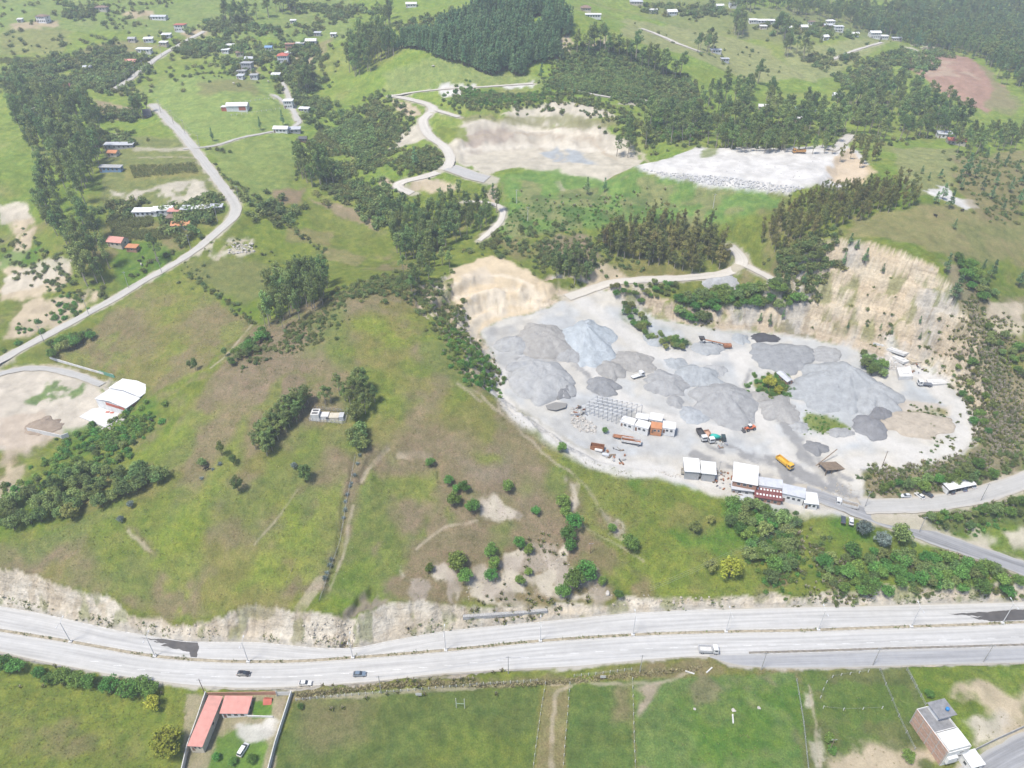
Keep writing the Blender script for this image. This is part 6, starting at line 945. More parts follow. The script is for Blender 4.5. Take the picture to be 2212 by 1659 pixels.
# pink-roofed compound by the highway
roofed([(409,1612),(440,1614),(480,1506),(447,1504)], 3.2, 'shed', .5, 'cream', 'pink', 'long pink-roofed building with a white side wall by the highway', 'house', 'house', 2, 1, True, 0.0)
roofed([(476,1542),(535,1542),(547,1506),(485,1505)], 3.0, 'shed', .6, 'white', 'pink', 'square pink-roofed house with porch in the walled yard', 'house', 'house', 3, 1, True, 0.0)
roofed([(569,1522),(588,1522),(589,1505),(571,1505)], 2.6, 'gable', .9, 'brown', 'red', 'little dark kiosk with red roof by the yard gate', 'kiosk', 'kiosk', 1, 1, True, 0.0)
def wall_run(name, px, h, t, mat, label, cat='wall', z=None, posts=0, pm=None):
    P = resample(at(px), 3.0); r = empty(name, tuple(P[0])); tag(r, label, cat); o = P[0]
    for i in range(len(P)-1):
        a, b = P[i]-o, P[i+1]-o; d = (b-a)[:2]; L = np.hypot(*d); n = np.array([-d[1], d[0]])/L*t/2; m = MB(); vs = []
        for q in (a, b):
            for s in (-1, 1): vs += [(q[0]+s*n[0], q[1]+s*n[1], q[2]-.6), (q[0]+s*n[0], q[1]+s*n[1], q[2]+h)]
        m.add(vs, [(0, 1, 3, 2), (4, 6, 7, 5), (0, 4, 5, 1), (2, 3, 7, 6), (1, 5, 7, 3)]).build('wall_panel', mat, r)
    return r
wall_run('boundary_wall', [(447,1502),(428,1560),(408,1615),(393,1680)], 2.4, .25, WPAINT, 'white boundary wall left of the long pink roof')
wall_run('boundary_wall', [(631,1500),(612,1560),(596,1610),(578,1680)], 2.2, .25, WPAINT, 'white boundary wall on the right side of the pink-roofed yard')
wall_run('boundary_wall', [(449,1502),(600,1500)], 1.6, .2, wallm('brick'), 'brick front wall of the pink-roofed yard facing the highway'); wall_run('yard_wall', [(535,1548),(590,1550)], .8, .25, WPAINT, 'low white wall below the green lawn in the yard')
gt = empty('gate', tuple(at1(614,1502))); tag(gt, 'white sliding gate at the yard driveway', 'gate'); MB().box(-2.2, 2.2, -.06, .06, .1, 2.0).build('panel', WPAINT, gt); [MB().box(s*2.35-.15, s*2.35+.15, -.2, .2, -.3, 2.4).build('post', CONC, gt) for s in (-1, 1)]
# brick house, bottom right: three-storey party wall, roof terraces at three levels
zb = -1.5; c0, W0, D0, a0 = frame_of([(2029,1630),(2085,1610),(2040,1522),(1999,1528)], zb+8.2); bh = empty('brick_house', (c0.x, c0.y, zb), math.radians(a0)); tag(bh, 'tall narrow house with brick side wall and stepped white roof terraces', 'house')
w, d = W0/2, D0/2
MB().box(-w, w, -d, d, -2, 7.6).build('wall', [wallm('white')], bh); MB().box(-w-.12, -w-.003, -d+.1, d-.1, -2, 8.4).build('brick_side', BRICK, bh)
for k in range(1, 4): MB().box(-w-.16, -w-.125, -d+.1, d-.1, k*2.5-.1, k*2.5+.1).build('concrete_band', CONC, bh)
for y in np.linspace(-d+.3, d-.3, 5): MB().box(-w-.165, -w-.13, y-.12, y+.12, -2, 8.4).build('column', CONC, bh)
MB().box(-w+.15, w-.15, -d*.1, d*.55, 7.603, 7.66).build('roof_slab', plain('roof_slab_grey', (.20,.20,.205), .9, .25, .8), bh); MB().box(-w+.15, w*.1, d*.55, d-.15, 7.603, 7.66).build('roof_slab', MATS['roof_slab_grey'], bh)
for q in ((-w, -w+.18, -d, d), (w-.18, w, -d, d), (-w+.18, w-.18, d-.18, d), (-w+.18, w-.18, -d*.12-.1, -d*.12+.08)): MB().box(*q, 7.6, 8.45).build('parapet', wallm('white'), bh)
up = MB().box(w*.0, w*1.25, d*.35, d*.98, 7.6, 9.9).build('roof_room', wallm('white'), bh); MB().box(-w*.15, w*1.45, d*.25, d*1.05, 9.903, 10.1).build('roof_slab', MATS['roof_slab_grey'], bh)
tk = MB().tube([(0, 0, 0), (0, 0, .9), (0, 0, 1.1), (0, 0, 1.15)], [.62, .58, .3, .05], 14).build('water_tank', plain('blue_plastic', (.03,.20,.48), .4), bh, True); tk.location = (w*.95, d*.55, 10.1)
MB().box(-w+.3, w-.25, -d+.2, -d*.2, 7.603, 8.9).build('stair_house', wallm('white'), bh); MB().box(-w+.7, 0, -d-.9, -d+.003, 2.4, 5.2).build('balcony', wallm('white'), bh)
for z in (1.4, 4.0, 6.2): window(bh, w*.35, -d, z, 1.3, 1.1, '-y'); window(bh, w, -d*.3, z, 1.3, 1.1, 'x'); window(bh, w, d*.3, z, 1.3, 1.1, 'x')
MB().box(-.5, .5, -.05, .02, 0, 2.1).build('door', plain('door_paint', (.17,.10,.07), .6), bh).location = (-w*.4, -d, .4)
an = house(0, 0, 4.6, 4.4, 3.6, a0, 'shed', .4, 'white', 'white', 'low white annex with sheet roof beside the brick house', 'annex', 'annex', 1, 1, True, None, Vector((c0.x+W0*.5+3.0, c0.y-D0*.52, zb)), .3)
wall_run('block_fence', [(2100,1625),(2150,1600),(2212,1572),(2260,1550)], 1.7, .18, CONC, 'grey block fence along the street corner at bottom right')
# quarry offices
ZO = 15.0
roofed([(1578,1040),(1636,1048),(1640,1012),(1588,1000)], 5.6, 'shed', .8, 'brick', 'white', 'tall shed with white roof and brick wall at the left of the offices', 'office', 'office_building', 3, 2, True, ZO+.2)
roofed([(1578,1056),(1628,1063),(1630,1046),(1580,1040)], 3.2, 'shed', .5, 'grey', 'sheet', 'grey sheet lean-to in front of the tall white-roofed shed', 'shed', 'shed', 2, 1, True, ZO-.6)
mr = roofed([(1626,1074),(1688,1082),(1690,1058),(1632,1048)], 3.4, 'shed', .7, 'brick', 'maroon', 'maroon-roofed building with white roof panels in the office row', 'office', 'office_building', 3, 1, True, ZO-1.2)
mb_ = [c_ for c_ in mr.children if c_.name.startswith('roof')][0]; bbx = [v.co for v in mb_.data.vertices]; rw, rd = max(v.x for v in bbx), max(v.y for v in bbx); rz0, rz1 = min(v.z for v in bbx), max(v.z for v in bbx)
for k in range(16):
    x = -rw*.85+(k % 8)*rw*.235+(.3 if k > 7 else 0); y = rd*(-.45 if k < 8 else .35); zz = rz0+(rz1-rz0-.14)*(y+rd)/(2*rd)+.16; MB().add([(x, y-.5, zz-.035), (x+.7, y-.5, zz-.035), (x+.7, y+.5, zz+.06), (x, y+.5, zz+.06)], [(0, 1, 2, 3)]).build('roof_panel', wallm('white'), mr)
roofed([(1636,1048),(1690,1055),(1692,1040),(1640,1032)], 4.2, 'shed', .6, 'white', 'sheet', 'grey-roofed block behind the maroon-roofed offices', 'office', 'office_building', 2, 1, True, ZO)
roofed([(1688,1066),(1738,1076),(1742,1058),(1692,1046)], 4.6, 'shed', .5, 'white', 'sheet', 'white office block with dark windows and pale grey roof', 'office', 'office_building', 3, 1, True, ZO-.4)
roofed([(1732,1086),(1766,1090),(1768,1068),(1738,1064)], 3.2, 'shed', .5, 'white', 'white', 'last small white-roofed office at the right of the row', 'office', 'office_building', 2, 1, True, ZO-.6)
roofed([(1592,1082),(1624,1086),(1630,1068),(1598,1064)], 2.6, 'shed', .5, 'grey', 'sheet', 'rough metal shed at the slope edge below the offices', 'shed', 'shed', 1, 1, True, ZO-2.4)
roofed([(1474,1018),(1510,1021),(1513,992),(1480,990)], 4.0, 'shed', .3, 'grey', 'white', 'open white-roofed truck shelter, left one by the beige dump truck', 'shelter', 'shelter', 0, 1, False, 17.6)
roofed([(1512,1022),(1546,1026),(1548,1000),(1516,997)], 4.0, 'shed', .3, 'grey', 'white', 'white-roofed truck shelter, right one near the offices', 'shelter', 'shelter', 0, 1, False, 17.2)
# white-roofed cabins in the yard
for i, (q, lab, wc, rc) in enumerate([([(1340,910),(1372,921),(1376,906),(1346,897)], 'white-roofed cabin at the left end of the yard cabins', 'white', 'white'), ([(1371,919),(1402,928),(1406,913),(1375,905)], 'white-roofed cabin in the lower middle of the yard cabins', 'white', 'white'), ([(1372,903),(1400,908),(1403,896),(1376,892)], 'white-roofed cabin in the upper middle of the yard cabins', 'white', 'white'), ([(1402,906),(1430,911),(1434,896),(1406,891)], 'white-roofed cabin behind the orange-fronted yard cabin', 'white', 'white'), ([(1405,924),(1430,928),(1432,914),(1407,911)], 'orange-fronted container between the yard cabins', 'orange', 'orange'), ([(1428,924),(1458,928),(1462,914),(1434,909)], 'white-roofed cabin at the right end of the yard cabins', 'white', 'white')]):
    roofed(q, 2.9, 'flat', 0, wc, rc, lab, 'cabin', 'site_cabin', 2, 1, True, 21.5, 'yard cabins', ov=.15)
# bare steel frame beside the cabins
fr = empty('steel_frame', tuple(at1(1318,895))); o = Vector(fr.location); tag(fr, 'bare steel frame of a roofless shed beside the cabins', 'frame'); q = at([(1255,888),(1340,918),(1385,896),(1290,868)])
P4 = [Vector(p)-o for p in q]; zt = max(p.z for p in P4)+3.2
def bil(u, v): a = P4[0].lerp(P4[1], u); b = P4[3].lerp(P4[2], u); return a.lerp(b, v)
for i in range(10):
    for v in (0, .5, 1):
        p = bil(i/9, v); MB().box(p.x-.1, p.x+.1, p.y-.1, p.y+.1, p.z-.3, zt).build('post', STEEL, fr)
    a, b = bil(i/9, 0), bil(i/9, 1); MB().tube([(a.x, a.y, zt+.05), (b.x, b.y, zt+.05)], .14, 4).build('rafter', STEEL, fr)
for v in (0, .25, .5, .75, 1): a, b = bil(0, v), bil(1, v); MB().tube([(a.x, a.y, zt+.22), (b.x, b.y, zt+.22)], .13, 4).build('purlin', STEEL, fr)
# carport
zc = at1(2070,1062).z; c, W, D, a = frame_of([(2051,1060),(2109,1046),(2096,1033),(2036,1044)], zc+2.8); cp = empty('carport', (c.x, c.y, zc), math.radians(a)); tag(cp, 'long white-roofed open carport beside the gravel road', 'carport'); roof_mesh('shed', W, D, 2.7, .35, 0).build('roof', roofm('white'), cp)
for x in np.linspace(-W/2+.3, W/2-.3, 5):
    for y in (-D/2+.3, D/2-.3): MB().box(x-.08, x+.08, y-.08, y+.08, -.6, 2.75).build('post', STEEL, cp)
MB().box(-W/2, -W/2+.1, -D/2+.4, D/2-.4, 0, 2.2).build('end_wall', wallm('white'), cp)
# warehouse on the left
zw = 24.3; c, W, D, a = frame_of([(268,882),(326,838),(268,818),(208,855)], zw+6.0); wh = empty('warehouse', (c.x, c.y, zw), math.radians(a)); tag(wh, 'white-roofed warehouse of two gabled bays with a red door band', 'warehouse'); hw2 = W/2
for i, (x0, x1, dz) in enumerate(((-W/2, 0, 0), (.02, W/2, .7))):
    m = MB(); h = 5.2+dz; L = x1-x0
    MB().add([(x, y, z) for y in (-D/2, D/2) for x, z in ((x0, -1.5), (x1, -1.5), (x1, h), (x0, h))], [(0, 1, 2, 3), (7, 6, 5, 4), (0, 3, 7, 4), (1, 5, 6, 2), (0, 4, 5, 1), (3, 2, 6, 7)]).build('wall', wallm('white'), wh)
    rm = MB(); ov = .35; ry = 1.3; rm.add([(x, y, z) for x in (x0-(.3 if i == 0 else -.05), x1+(.3 if i else -.05)) for y, z in ((-D/2-ov, h), (0, h+ry), (D/2+ov, h), (D/2+ov, h+.14), (0, h+ry+.14), (-D/2-ov, h+.14))], [(0, 1, 4, 5), (1, 2, 3, 4), (7, 6, 11, 10), (8, 7, 10, 9), (5, 4, 10, 11), (4, 3, 9, 10), (1, 0, 6, 7), (2, 1, 7, 8), (0, 5, 11, 6), (3, 2, 8, 9)]); rm.build('roof', roofm('white'), wh)
    MB().add([(x, y, z) for x in (x0+.05, x1-.05) for y, z in ((-D/2, h), (D/2, h), (0, h+ry-.03))], [(0, 1, 2), (5, 4, 3)]).build('gable', plain('gable_grey_sheet', (.30,.31,.34), .6), wh)  # gable ends in grey-blue sheet, darker than the white walls
MB().box(-W/2-.05, -W/2-.003, -D/2+1, D/2-6, 3.4, 5.0).build('red_band', wallm('red'), wh); MB().box(-W/2+.5, -W/2+6.5, -D/2-.05, -D/2-.003, 3.0, 4.6).build('red_band', wallm('red'), wh); MB().box(-W/2+4.6, -W/2+5.6, -D/2-.06, -D/2-.003, 0, 2.2).build('door', plain('door_paint', (.17,.10,.07), .6), wh)
for k in range(1, 7): MB().box(W/2*(-1)+k*W/7-.1, W/2*(-1)+k*W/7+.1, -D/2-.09, -D/2-.055, 0, 5.1).build('pilaster', CONC, wh)
sl = empty('concrete_slab', tuple(at1(220,898))); tag(sl, 'white concrete slab in front of the warehouse', 'slab'); q = at([(172,902),(228,924),(268,890),(214,872)]); o = sl.location; polybox('slab', [(p[0]-o.x, p[1]-o.y) for p in q], -.8, .55, WPAINT, sl)
for dx, dy in ((2, 2), (4.2, 1.5)): MB().box(dx-.8, dx+.8, dy-.5, dy+.5, .555, .75).build('red_sheet', wallm('red'), sl)
wall_run('block_wall', [(61,932),(100,940),(138,949),(150,943)], 2.2, .25, WPAINT, 'white block retaining wall standing alone in the left works yard')
wall_run('white_fence', [(108,774),(160,790),(215,806),(245,812)], 1.0, .3, WPAINT, 'low white fence from the hedge to the warehouse'); wall_run('green_screen', [(215,805),(248,815)], 1.5, .1, plain('green_net', (.10,.24,.17), .8), 'green screen at the end of the low white fence', 'screen')
# fenced water tanks on the hill
tz = at1(710,905).z; tp = at1(710,900); wt = empty('water_tank_block', (tp.x, tp.y, tz)); tag(wt, 'white concrete water tanks with open top hatches on the hill', 'tank')
MB().box(-7.2, -3.6, -2.2, 2.2, -.8, 3.0).build('tank', WPAINT, wt); MB().box(-3.4, .2, -1.6, 1.8, -.8, 1.6).build('tank', WPAINT, wt); MB().box(.4, 4.6, -1.9, 1.7, -.8, 1.2).build('tank', wallm('cream'), wt); MB().box(4.8, 6.8, -2.2, 1.2, -.8, 1.8).build('tank', wallm('sheet'), wt)
for y in (-1.0, .9): MB().box(-6.6, -4.2, y-.5, y+.5, 3.003, 3.12).build('hatch', DKM, wt)
MB().box(-.6, .4, -2.4, -1.7, -.5, 1.4).build('valve_box', DKM, wt)
def fence(px, step, h, label, postm, wires=2, r=.06, wr=.02, name='fence', cat='fence', cr=None):
    P = resample(at(px), step); f = empty(name, tuple(P[0])); tag(f, label, cat); o = P[0]; pm = MB().box(-r, r, -r, r, -.4, h).mesh('post', postm)
    for p in P: q = link(bpy.data.objects.new('post', pm), f); q.location = tuple(p-o)
    for k in range(wires): MB().tube([tuple(p-o+np.array([0, 0, h*(k+1)/(wires+.4)])) for p in P], wr, 3, cap=False).build('wire', STEEL, f)
    return f
fence([(668,910),(745,916),(752,892),(680,884),(668,910)], 1.6, 2.0, 'grey wire mesh fence round the hilltop water tanks', STEEL, 6, .06, .03)
WP = plain('white_post', (.55,.54,.51), .8, .15, 1)
fence([(640,1514),(760,1503),(900,1492),(1040,1480),(1160,1472)], 2.3, 1.5, 'row of white posts along the highway side of the rugby plot', WP, 2, .09)
fence([(1178,1478),(1168,1540),(1158,1610),(1148,1690)], 2.6, 1.4, 'white posts left of the dry strip', WP, 2, .09); fence([(1231,1478),(1226,1540),(1220,1610),(1214,1690)], 2.6, 1.4, 'white posts right of the dry strip', WP, 2, .09); fence([(1366,1468),(1368,1540),(1370,1610),(1374,1690)], 3, 1.4, 'white posts right of the middle plot', WP, 2, .09); fence([(1240,1462),(1300,1456),(1364,1448)], 2.3, 1.5, 'short row of white posts at the front of the middle plot', WP, 2, .09)
fence([(1772,1508),(1782,1478),(1800,1462),(1830,1458),(1875,1452)], 3, 1.5, 'leaning white posts round the top of the right plot', WP, 1, .09); fence([(1778,1530),(1800,1535),(1840,1534),(1880,1533),(1905,1531)], 6, 1.5, 'scattered white posts across the middle of the right plot', WP, 1, .09); fence([(1900,1448),(1912,1480),(1925,1510),(1945,1560),(1975,1620)], 5, 1.6, 'posts and rail down the side of the right plot', CONC, 2, .09, .03); fence([(1958,1448),(1980,1490),(1998,1525)], 3, 1.8, 'grey fence from the highway to the brick house', CONC, 3, .08, .03)
fence([(1720,1470),(1735,1560),(1745,1659),(1750,1700)], 5, 1.5, 'long wire fence line between the green and olive plots', CONC, 3, .07, .03)
fence([(487,226),(520,222),(560,217),(600,213)], 3.5, 1.2, 'white paddock posts above the red barn', WP, 1, .12, .04); fence([(500,250),(540,245),(590,238),(605,236)], 3.5, 1.2, 'white paddock posts below the red barn', WP, 1, .12, .04)
fence([(640,1210),(620,1260)], 4, 1.2, 'short old fence on the pasture', WOOD, 1); fence([(768,985),(750,1080),(735,1170),(700,1270),(690,1300)], 4, 1.2, 'wire fence along the agave line down the hill', WOOD, 3, .06, .025)
wall_run('gabion_wall', [(1000,1334),(1060,1330),(1120,1326),(1182,1320)], 1.0, 1.2, plain('gabion_stone', (.33,.325,.315), .95, .5, 3, bump=.6), 'low grey gabion wall at the highway edge')
# goal posts, signs
gp = at([(986,1529),(1004,1530)]); g_ = empty('goal_posts', tuple(gp[0])); tag(g_, 'tall white rugby goal posts in the green plot', 'goal posts'); dd = Vector(gp[1])-Vector(gp[0])
for v in (Vector((0, 0, 0)), dd): MB().tube([v-Vector((0, 0, .3)), v+Vector((0, 0, 5.4))], .11, 6).build('post', WP, g_)
MB().tube([Vector((0, 0, 2.6)), dd+Vector((0, 0, 2.6))], .09, 6).build('crossbar', plain('bar_green', (.25,.32,.25), .6), g_)
for x, y, lab in ((905,1506,'blank white sign board in the rugby plot'), (1302,1468,'blank white sign board in the middle plot')):
    p = at1(x, y); s = empty('sign_board', tuple(p)); tag(s, lab, 'sign'); MB().box(-.07, .07, -.05, .05, -.4, 1.5).build('post', WOOD, s); MB().box(-1.0, 1.0, -.09, -.052, 1.1, 2.5).build('board', WPAINT, s)
# ------------------------------------------------------------------ lamps and poles
def lamp():
    r = empty('street_lamp'); MB().tube([(0, 0, -.2), (0, 0, 6), (0, 0, 11)], [.17, .13, .08], 8).build('pole', plain('pale_pole', (.50,.50,.49), .6), r); MB().box(-.6, .6, -.5, .5, -.3, .42).build('footing', WPAINT, r)
    for s in (-1, 1): MB().tube([(0, 0, 10.7), (0, s*.9, 11.2), (0, s*1.9, 11.35)], .06, 5).build('arm', MATS['pale_pole'], r); MB().box(-.18, .18, s*2.2-.45, s*2.2+.45, 11.27, 11.47).build('lamp_head', MATS['pale_pole'], r)
    return r
lp = lamp(); LX = [(152,1387,'at the left edge of the highway'),(334,1419,'above the left wet stain'),(536,1430,'over the dark car'),(762,1421,'over the grey car'),(963,1402,'below the tall pale cut bank'),(1167,1383,'left of the middle of the highway'),(1367,1371,'right of the middle of the highway'),(1568,1364,'nearest the white dump truck'),(1767,1359,'right of the white dump truck'),(1968,1353,'left of the right wet stain'),(2166,1347,'inside the right wet stain')]
for i, (x, y, w_) in enumerate(LX):
    q = lp if i == 0 else copy_tree(lp); X = unz([(x, y)], .2)[0]; q.location = (X[0], float(np.interp(X[0], xs, ym)), .18); tag(q, 'white double-arm street lamp on the median '+w_, 'street lamp', 'median street lamps')
def pole(px, py, h, label, m=None, lean=0, arms=1, pos=None):
    p = pos or at1(px, py); r = empty('utility_pole', tuple(p)); tag(r, label, 'pole', 'utility poles'); MB().tube([(0, 0, -.3), (0, 0, h)], [.17, .1], 7).build('pole', m or CONC, r)
    if arms: MB().box(-.9, .9, -.06, .06, h-.7, h-.56).build('crossarm', STEEL, r); [MB().tube([(x, 0, h-.56), (x, 0, h-.3)], .05, 5).build('insulator', WPAINT, r) for x in (-.75, 0, .75)]
    return r
PO = {}
for k, x, y, h, lab in [('a',824,1498,10,'grey pole beside the verge below the grey car'),('b',1098,1455,10,'grey pole at the verge left of the dry strip'),('c',1382,1452,10,'grey pole at the verge right of the middle sign'),('d',1644,1447,10,'grey pole beside the service lane start'),('e',1885,1437,10,'grey pole halfway along the service lane'),('f',2124,1430,10,'grey pole near the right end of the service lane'),('g',443,1500,9,'dark pole at the corner of the pink-roofed yard'),('h',1790,1625,8,'pole with a small lamp beside the dark bushes of the right plot'),('i',1905,1008,9,'dark leaning pole on the lower edge of the quarry floor'),('j',1868,1095,9,'pole at the road fork by the quarry gate'),('k',2118,1082,10,'tall pole beside the gravel road right of the carport'),('l',1985,1150,9,'pole beside the gate road at its bend'),('m',1550,1030,9,'pole beside the truck shelters'),
 ('n',350,590,10,'pole where the dusty road passes the hedge'),('o',322,580,10,'pole beside the dusty road below the lone tall tree') if False else ('o',278,622,10,'pole on the dusty road beside the brown field'),('p',192,680,10,'pole on the dusty road above the dense hedge'),('q',96,740,10,'pole at the lower left junction of the dusty road'),('r',412,538,9,'pole on the near side of the road bend'),('s',470,478,9,'pole just below the road bend'),('t',516,432,9,'pole at the outside of the road bend'),('u',348,245,10,'pole where the dusty road leaves the dome pasture'),('v',375,268,10,'pole on the upper dusty road'),('w',400,290,10,'pole at the farm lane junction'),('x',432,320,9,'pole below the farm lane junction'),('y',255,200,10,'pole at the foot of the hamlet lane'),('z',275,185,10,'second pole up the hamlet lane'),('A',294,172,10,'third pole up the hamlet lane'),('B',312,158,10,'fourth pole up the hamlet lane'),('C',328,140,10,'fifth pole up the hamlet lane'),('D',350,124,10,'topmost pole of the hamlet lane'),('E',1116,440,9,'white pole on the lush slope by the forest track'),('F',1140,478,9,'white pole lower on the lush slope'),('G',1540,450,9,'white pole at the right of the lush slope'),('H',1657,420,8,'white pole below the rubble edge of the tip'),('I',610,1185,6,'dark thin pole on the slope below the shrub line') if False else ('I',1275,1195,6,'thin dark pole on the bare slope')]:
    PO[k] = pole(x, y, h, lab, WPAINT if 'white' in lab else (WOOD if 'dark' in lab else CONC))
def wires(ks, label, n=2, h=9.4):
    r = empty('power_line', tuple(PO[ks[0]].location)); tag(r, label, 'power line'); o = r.location
    for a, b in zip(ks[:-1], ks[1:]):
        A, B = PO[a].location-o, PO[b].location-o; L = (B-A).length
        for j in range(n):
            off = Vector((0, 0, h-.1)); dv = Vector((.7*(j-(n-1)/2), 0, 0)); MB().tube([A.lerp(B, t)+off+dv-Vector((0, 0, 4*t*(1-t)*L*.02)) for t in np.linspace(0, 1, 9)], .022, 3, cap=False).build('wire', STEEL, r)
wires('abcdef', 'power wires strung along the south side of the highway'); wires('nopq', 'power wires along the lower dusty road'); wires('uvwx', 'power wires along the upper dusty road'); wires('yzABCD', 'power wires up the hamlet lane')
pq = empty('power_line', tuple(at1(1640,1160))); tag(pq, 'long power wires crossing above the thicket to the highway corner', 'power line'); o = pq.location; A = Vector(at1(1860,1095))+Vector((0, 0, 10)); B = Vector(at1(1400,1310))+Vector((0, 0, 9))
for j in range(3): dv = Vector((0, .8*j, .15*j)); MB().tube([A.lerp(B, t)-o+dv-Vector((0, 0, 6*t*(1-t))) for t in np.linspace(0, 1, 14)], .03, 3, cap=False).build('wire', STEEL, pq)
# ------------------------------------------------------------------ vehicles
def wheel(parent, x, y, r, w):
    k = 'wheel%.2f%.2f' % (r, w)
    if k not in PROTO: PROTO[k] = (MB().tube([(0, -w/2, 0), (0, -w*.35, 0), (0, w*.35, 0), (0, w/2, 0)], [r*.9, r, r, r*.9], 14).mesh('tyre', RUBBER), MB().tube([(0, -w/2-.015, 0), (0, w/2+.015, 0)], r*.55, 10).mesh('rim', STEEL))
    o = link(bpy.data.objects.new('wheel', PROTO[k][0]), parent); o.location = (x, y, r); link(bpy.data.objects.new('rim', PROTO[k][1]), o)
def carpaint(c): return plain('car_paint_%.2f_%.2f_%.2f' % c, c, .28, .05, .6, spec=.6)
def car(px, py, rz, c, label, kind='hatch', pos=None):
    p = pos or at1(px, py); r = empty('car', tuple(p), math.radians(rz)); tag(r, label, 'car'); L, Wd_ = 4.4, 1.78; pm = carpaint(c)
    body = {'hatch': [(-2.2, .35), (2.2, .35), (2.22, .62), (2.05, .82), (1.05, .95), (-2.1, 1.0), (-2.22, .75)], 'pickup': [(-2.5, .4), (2.35, .4), (2.38, .75), (2.2, .98), (1.2, 1.1), (-2.5, 1.1)], 'van': [(-2.3, .35), (2.25, .35), (2.28, .8), (1.75, 1.1), (-2.3, 1.15)]}[kind]
    MB().prism(body, -Wd_/2, Wd_/2).build('body', pm, r, bevel=.08)
    cab = {'hatch': [(-2.0, .96), (1.0, .92), (.25, 1.42), (-1.5, 1.45)], 'pickup': [(-.6, 1.1), (1.15, 1.1), (.5, 1.68), (-.45, 1.7)], 'van': [(-2.25, 1.12), (1.7, 1.08), (.9, 1.86), (-2.1, 1.9)]}[kind]
    m = MB(); m.prism(cab, -.8, .8); m.v = [(x, y*(1-.16*max(0, (z-.95)/.7)), z) for x, y, z in m.v]; m.build('window_band', GLASS, r, bevel=.04); zt = cab[3][1]
    MB().prism([(cab[3][0]+.08, zt-.05), (cab[2][0]-.1, zt-.08), (cab[2][0]-.16, zt+.03), (cab[3][0]+.15, zt+.05)], -.67, .67).build('roof', pm, r, bevel=.02)
    for x in ((cab[3][0]+cab[2][0])/2,): [MB().box(x-.06, x+.06, s*.74-.03, s*.74+.03, .98, zt-.03).build('pillar', pm, r) for s in (-1, 1)]
    for x in (-1.35, 1.4):
        for s in (-1, 1): wheel(r, x, s*.82, .33, .22)
    for s in (-1, 1): MB().box(2.16, 2.25, s*.62-.2, s*.62+.2, .62, .78).build('headlight', CHROME, r); MB().box(body[0][0]-.04, body[0][0]+.03, s*.66-.14, s*.66+.14, .7, .88).build('tail_light', wallm('red'), r)
    if kind == 'pickup': MB().box(-2.4, -.7, -.72, .72, 1.105, 1.13).build('bed', DKM, r)
    return r
def hwpos(x, y): q = unz([(x, y)], .09)[0]; return Vector((q[0], q[1], .085))
car(0,0,-2,(.018,.018,.022),'black estate car driving on the south carriageway','hatch',hwpos(527,1457)); car(0,0,2,(.13,.17,.22),'blue-grey car driving on the south carriageway','hatch',hwpos(777,1458)); car(0,0,2,(.55,.55,.54),'white car at the yard driveway mouth on the highway edge','hatch',hwpos(660,1478))
car(526,1622,72,(.58,.58,.57),'white van parked among shrubs in the pink-roofed yard','van'); car(1956,1073,178,(.50,.51,.52),'silver car parked alone left of the carport'); car(1986,1073,118,(.58,.58,.57),'white car parked beside the dark one near the carport'); car(2003,1070,125,(.06,.065,.075),'dark grey car parked between the white car and the carport'); car(1821,1125,70,(.05,.06,.075),'dark car parked nose-in below the gate road'); car(1838,1128,70,(.56,.56,.56),'white car parked nose-in beside the dark one at the gate')
car(2052,1062,100,(.08,.08,.09),'dark car at the left end under the carport'); car(2078,1056,100,(.12,.14,.2),'dark blue car in the middle under the carport'); car(2098,1050,100,(.5,.5,.5),'pale car at the right end under the carport')
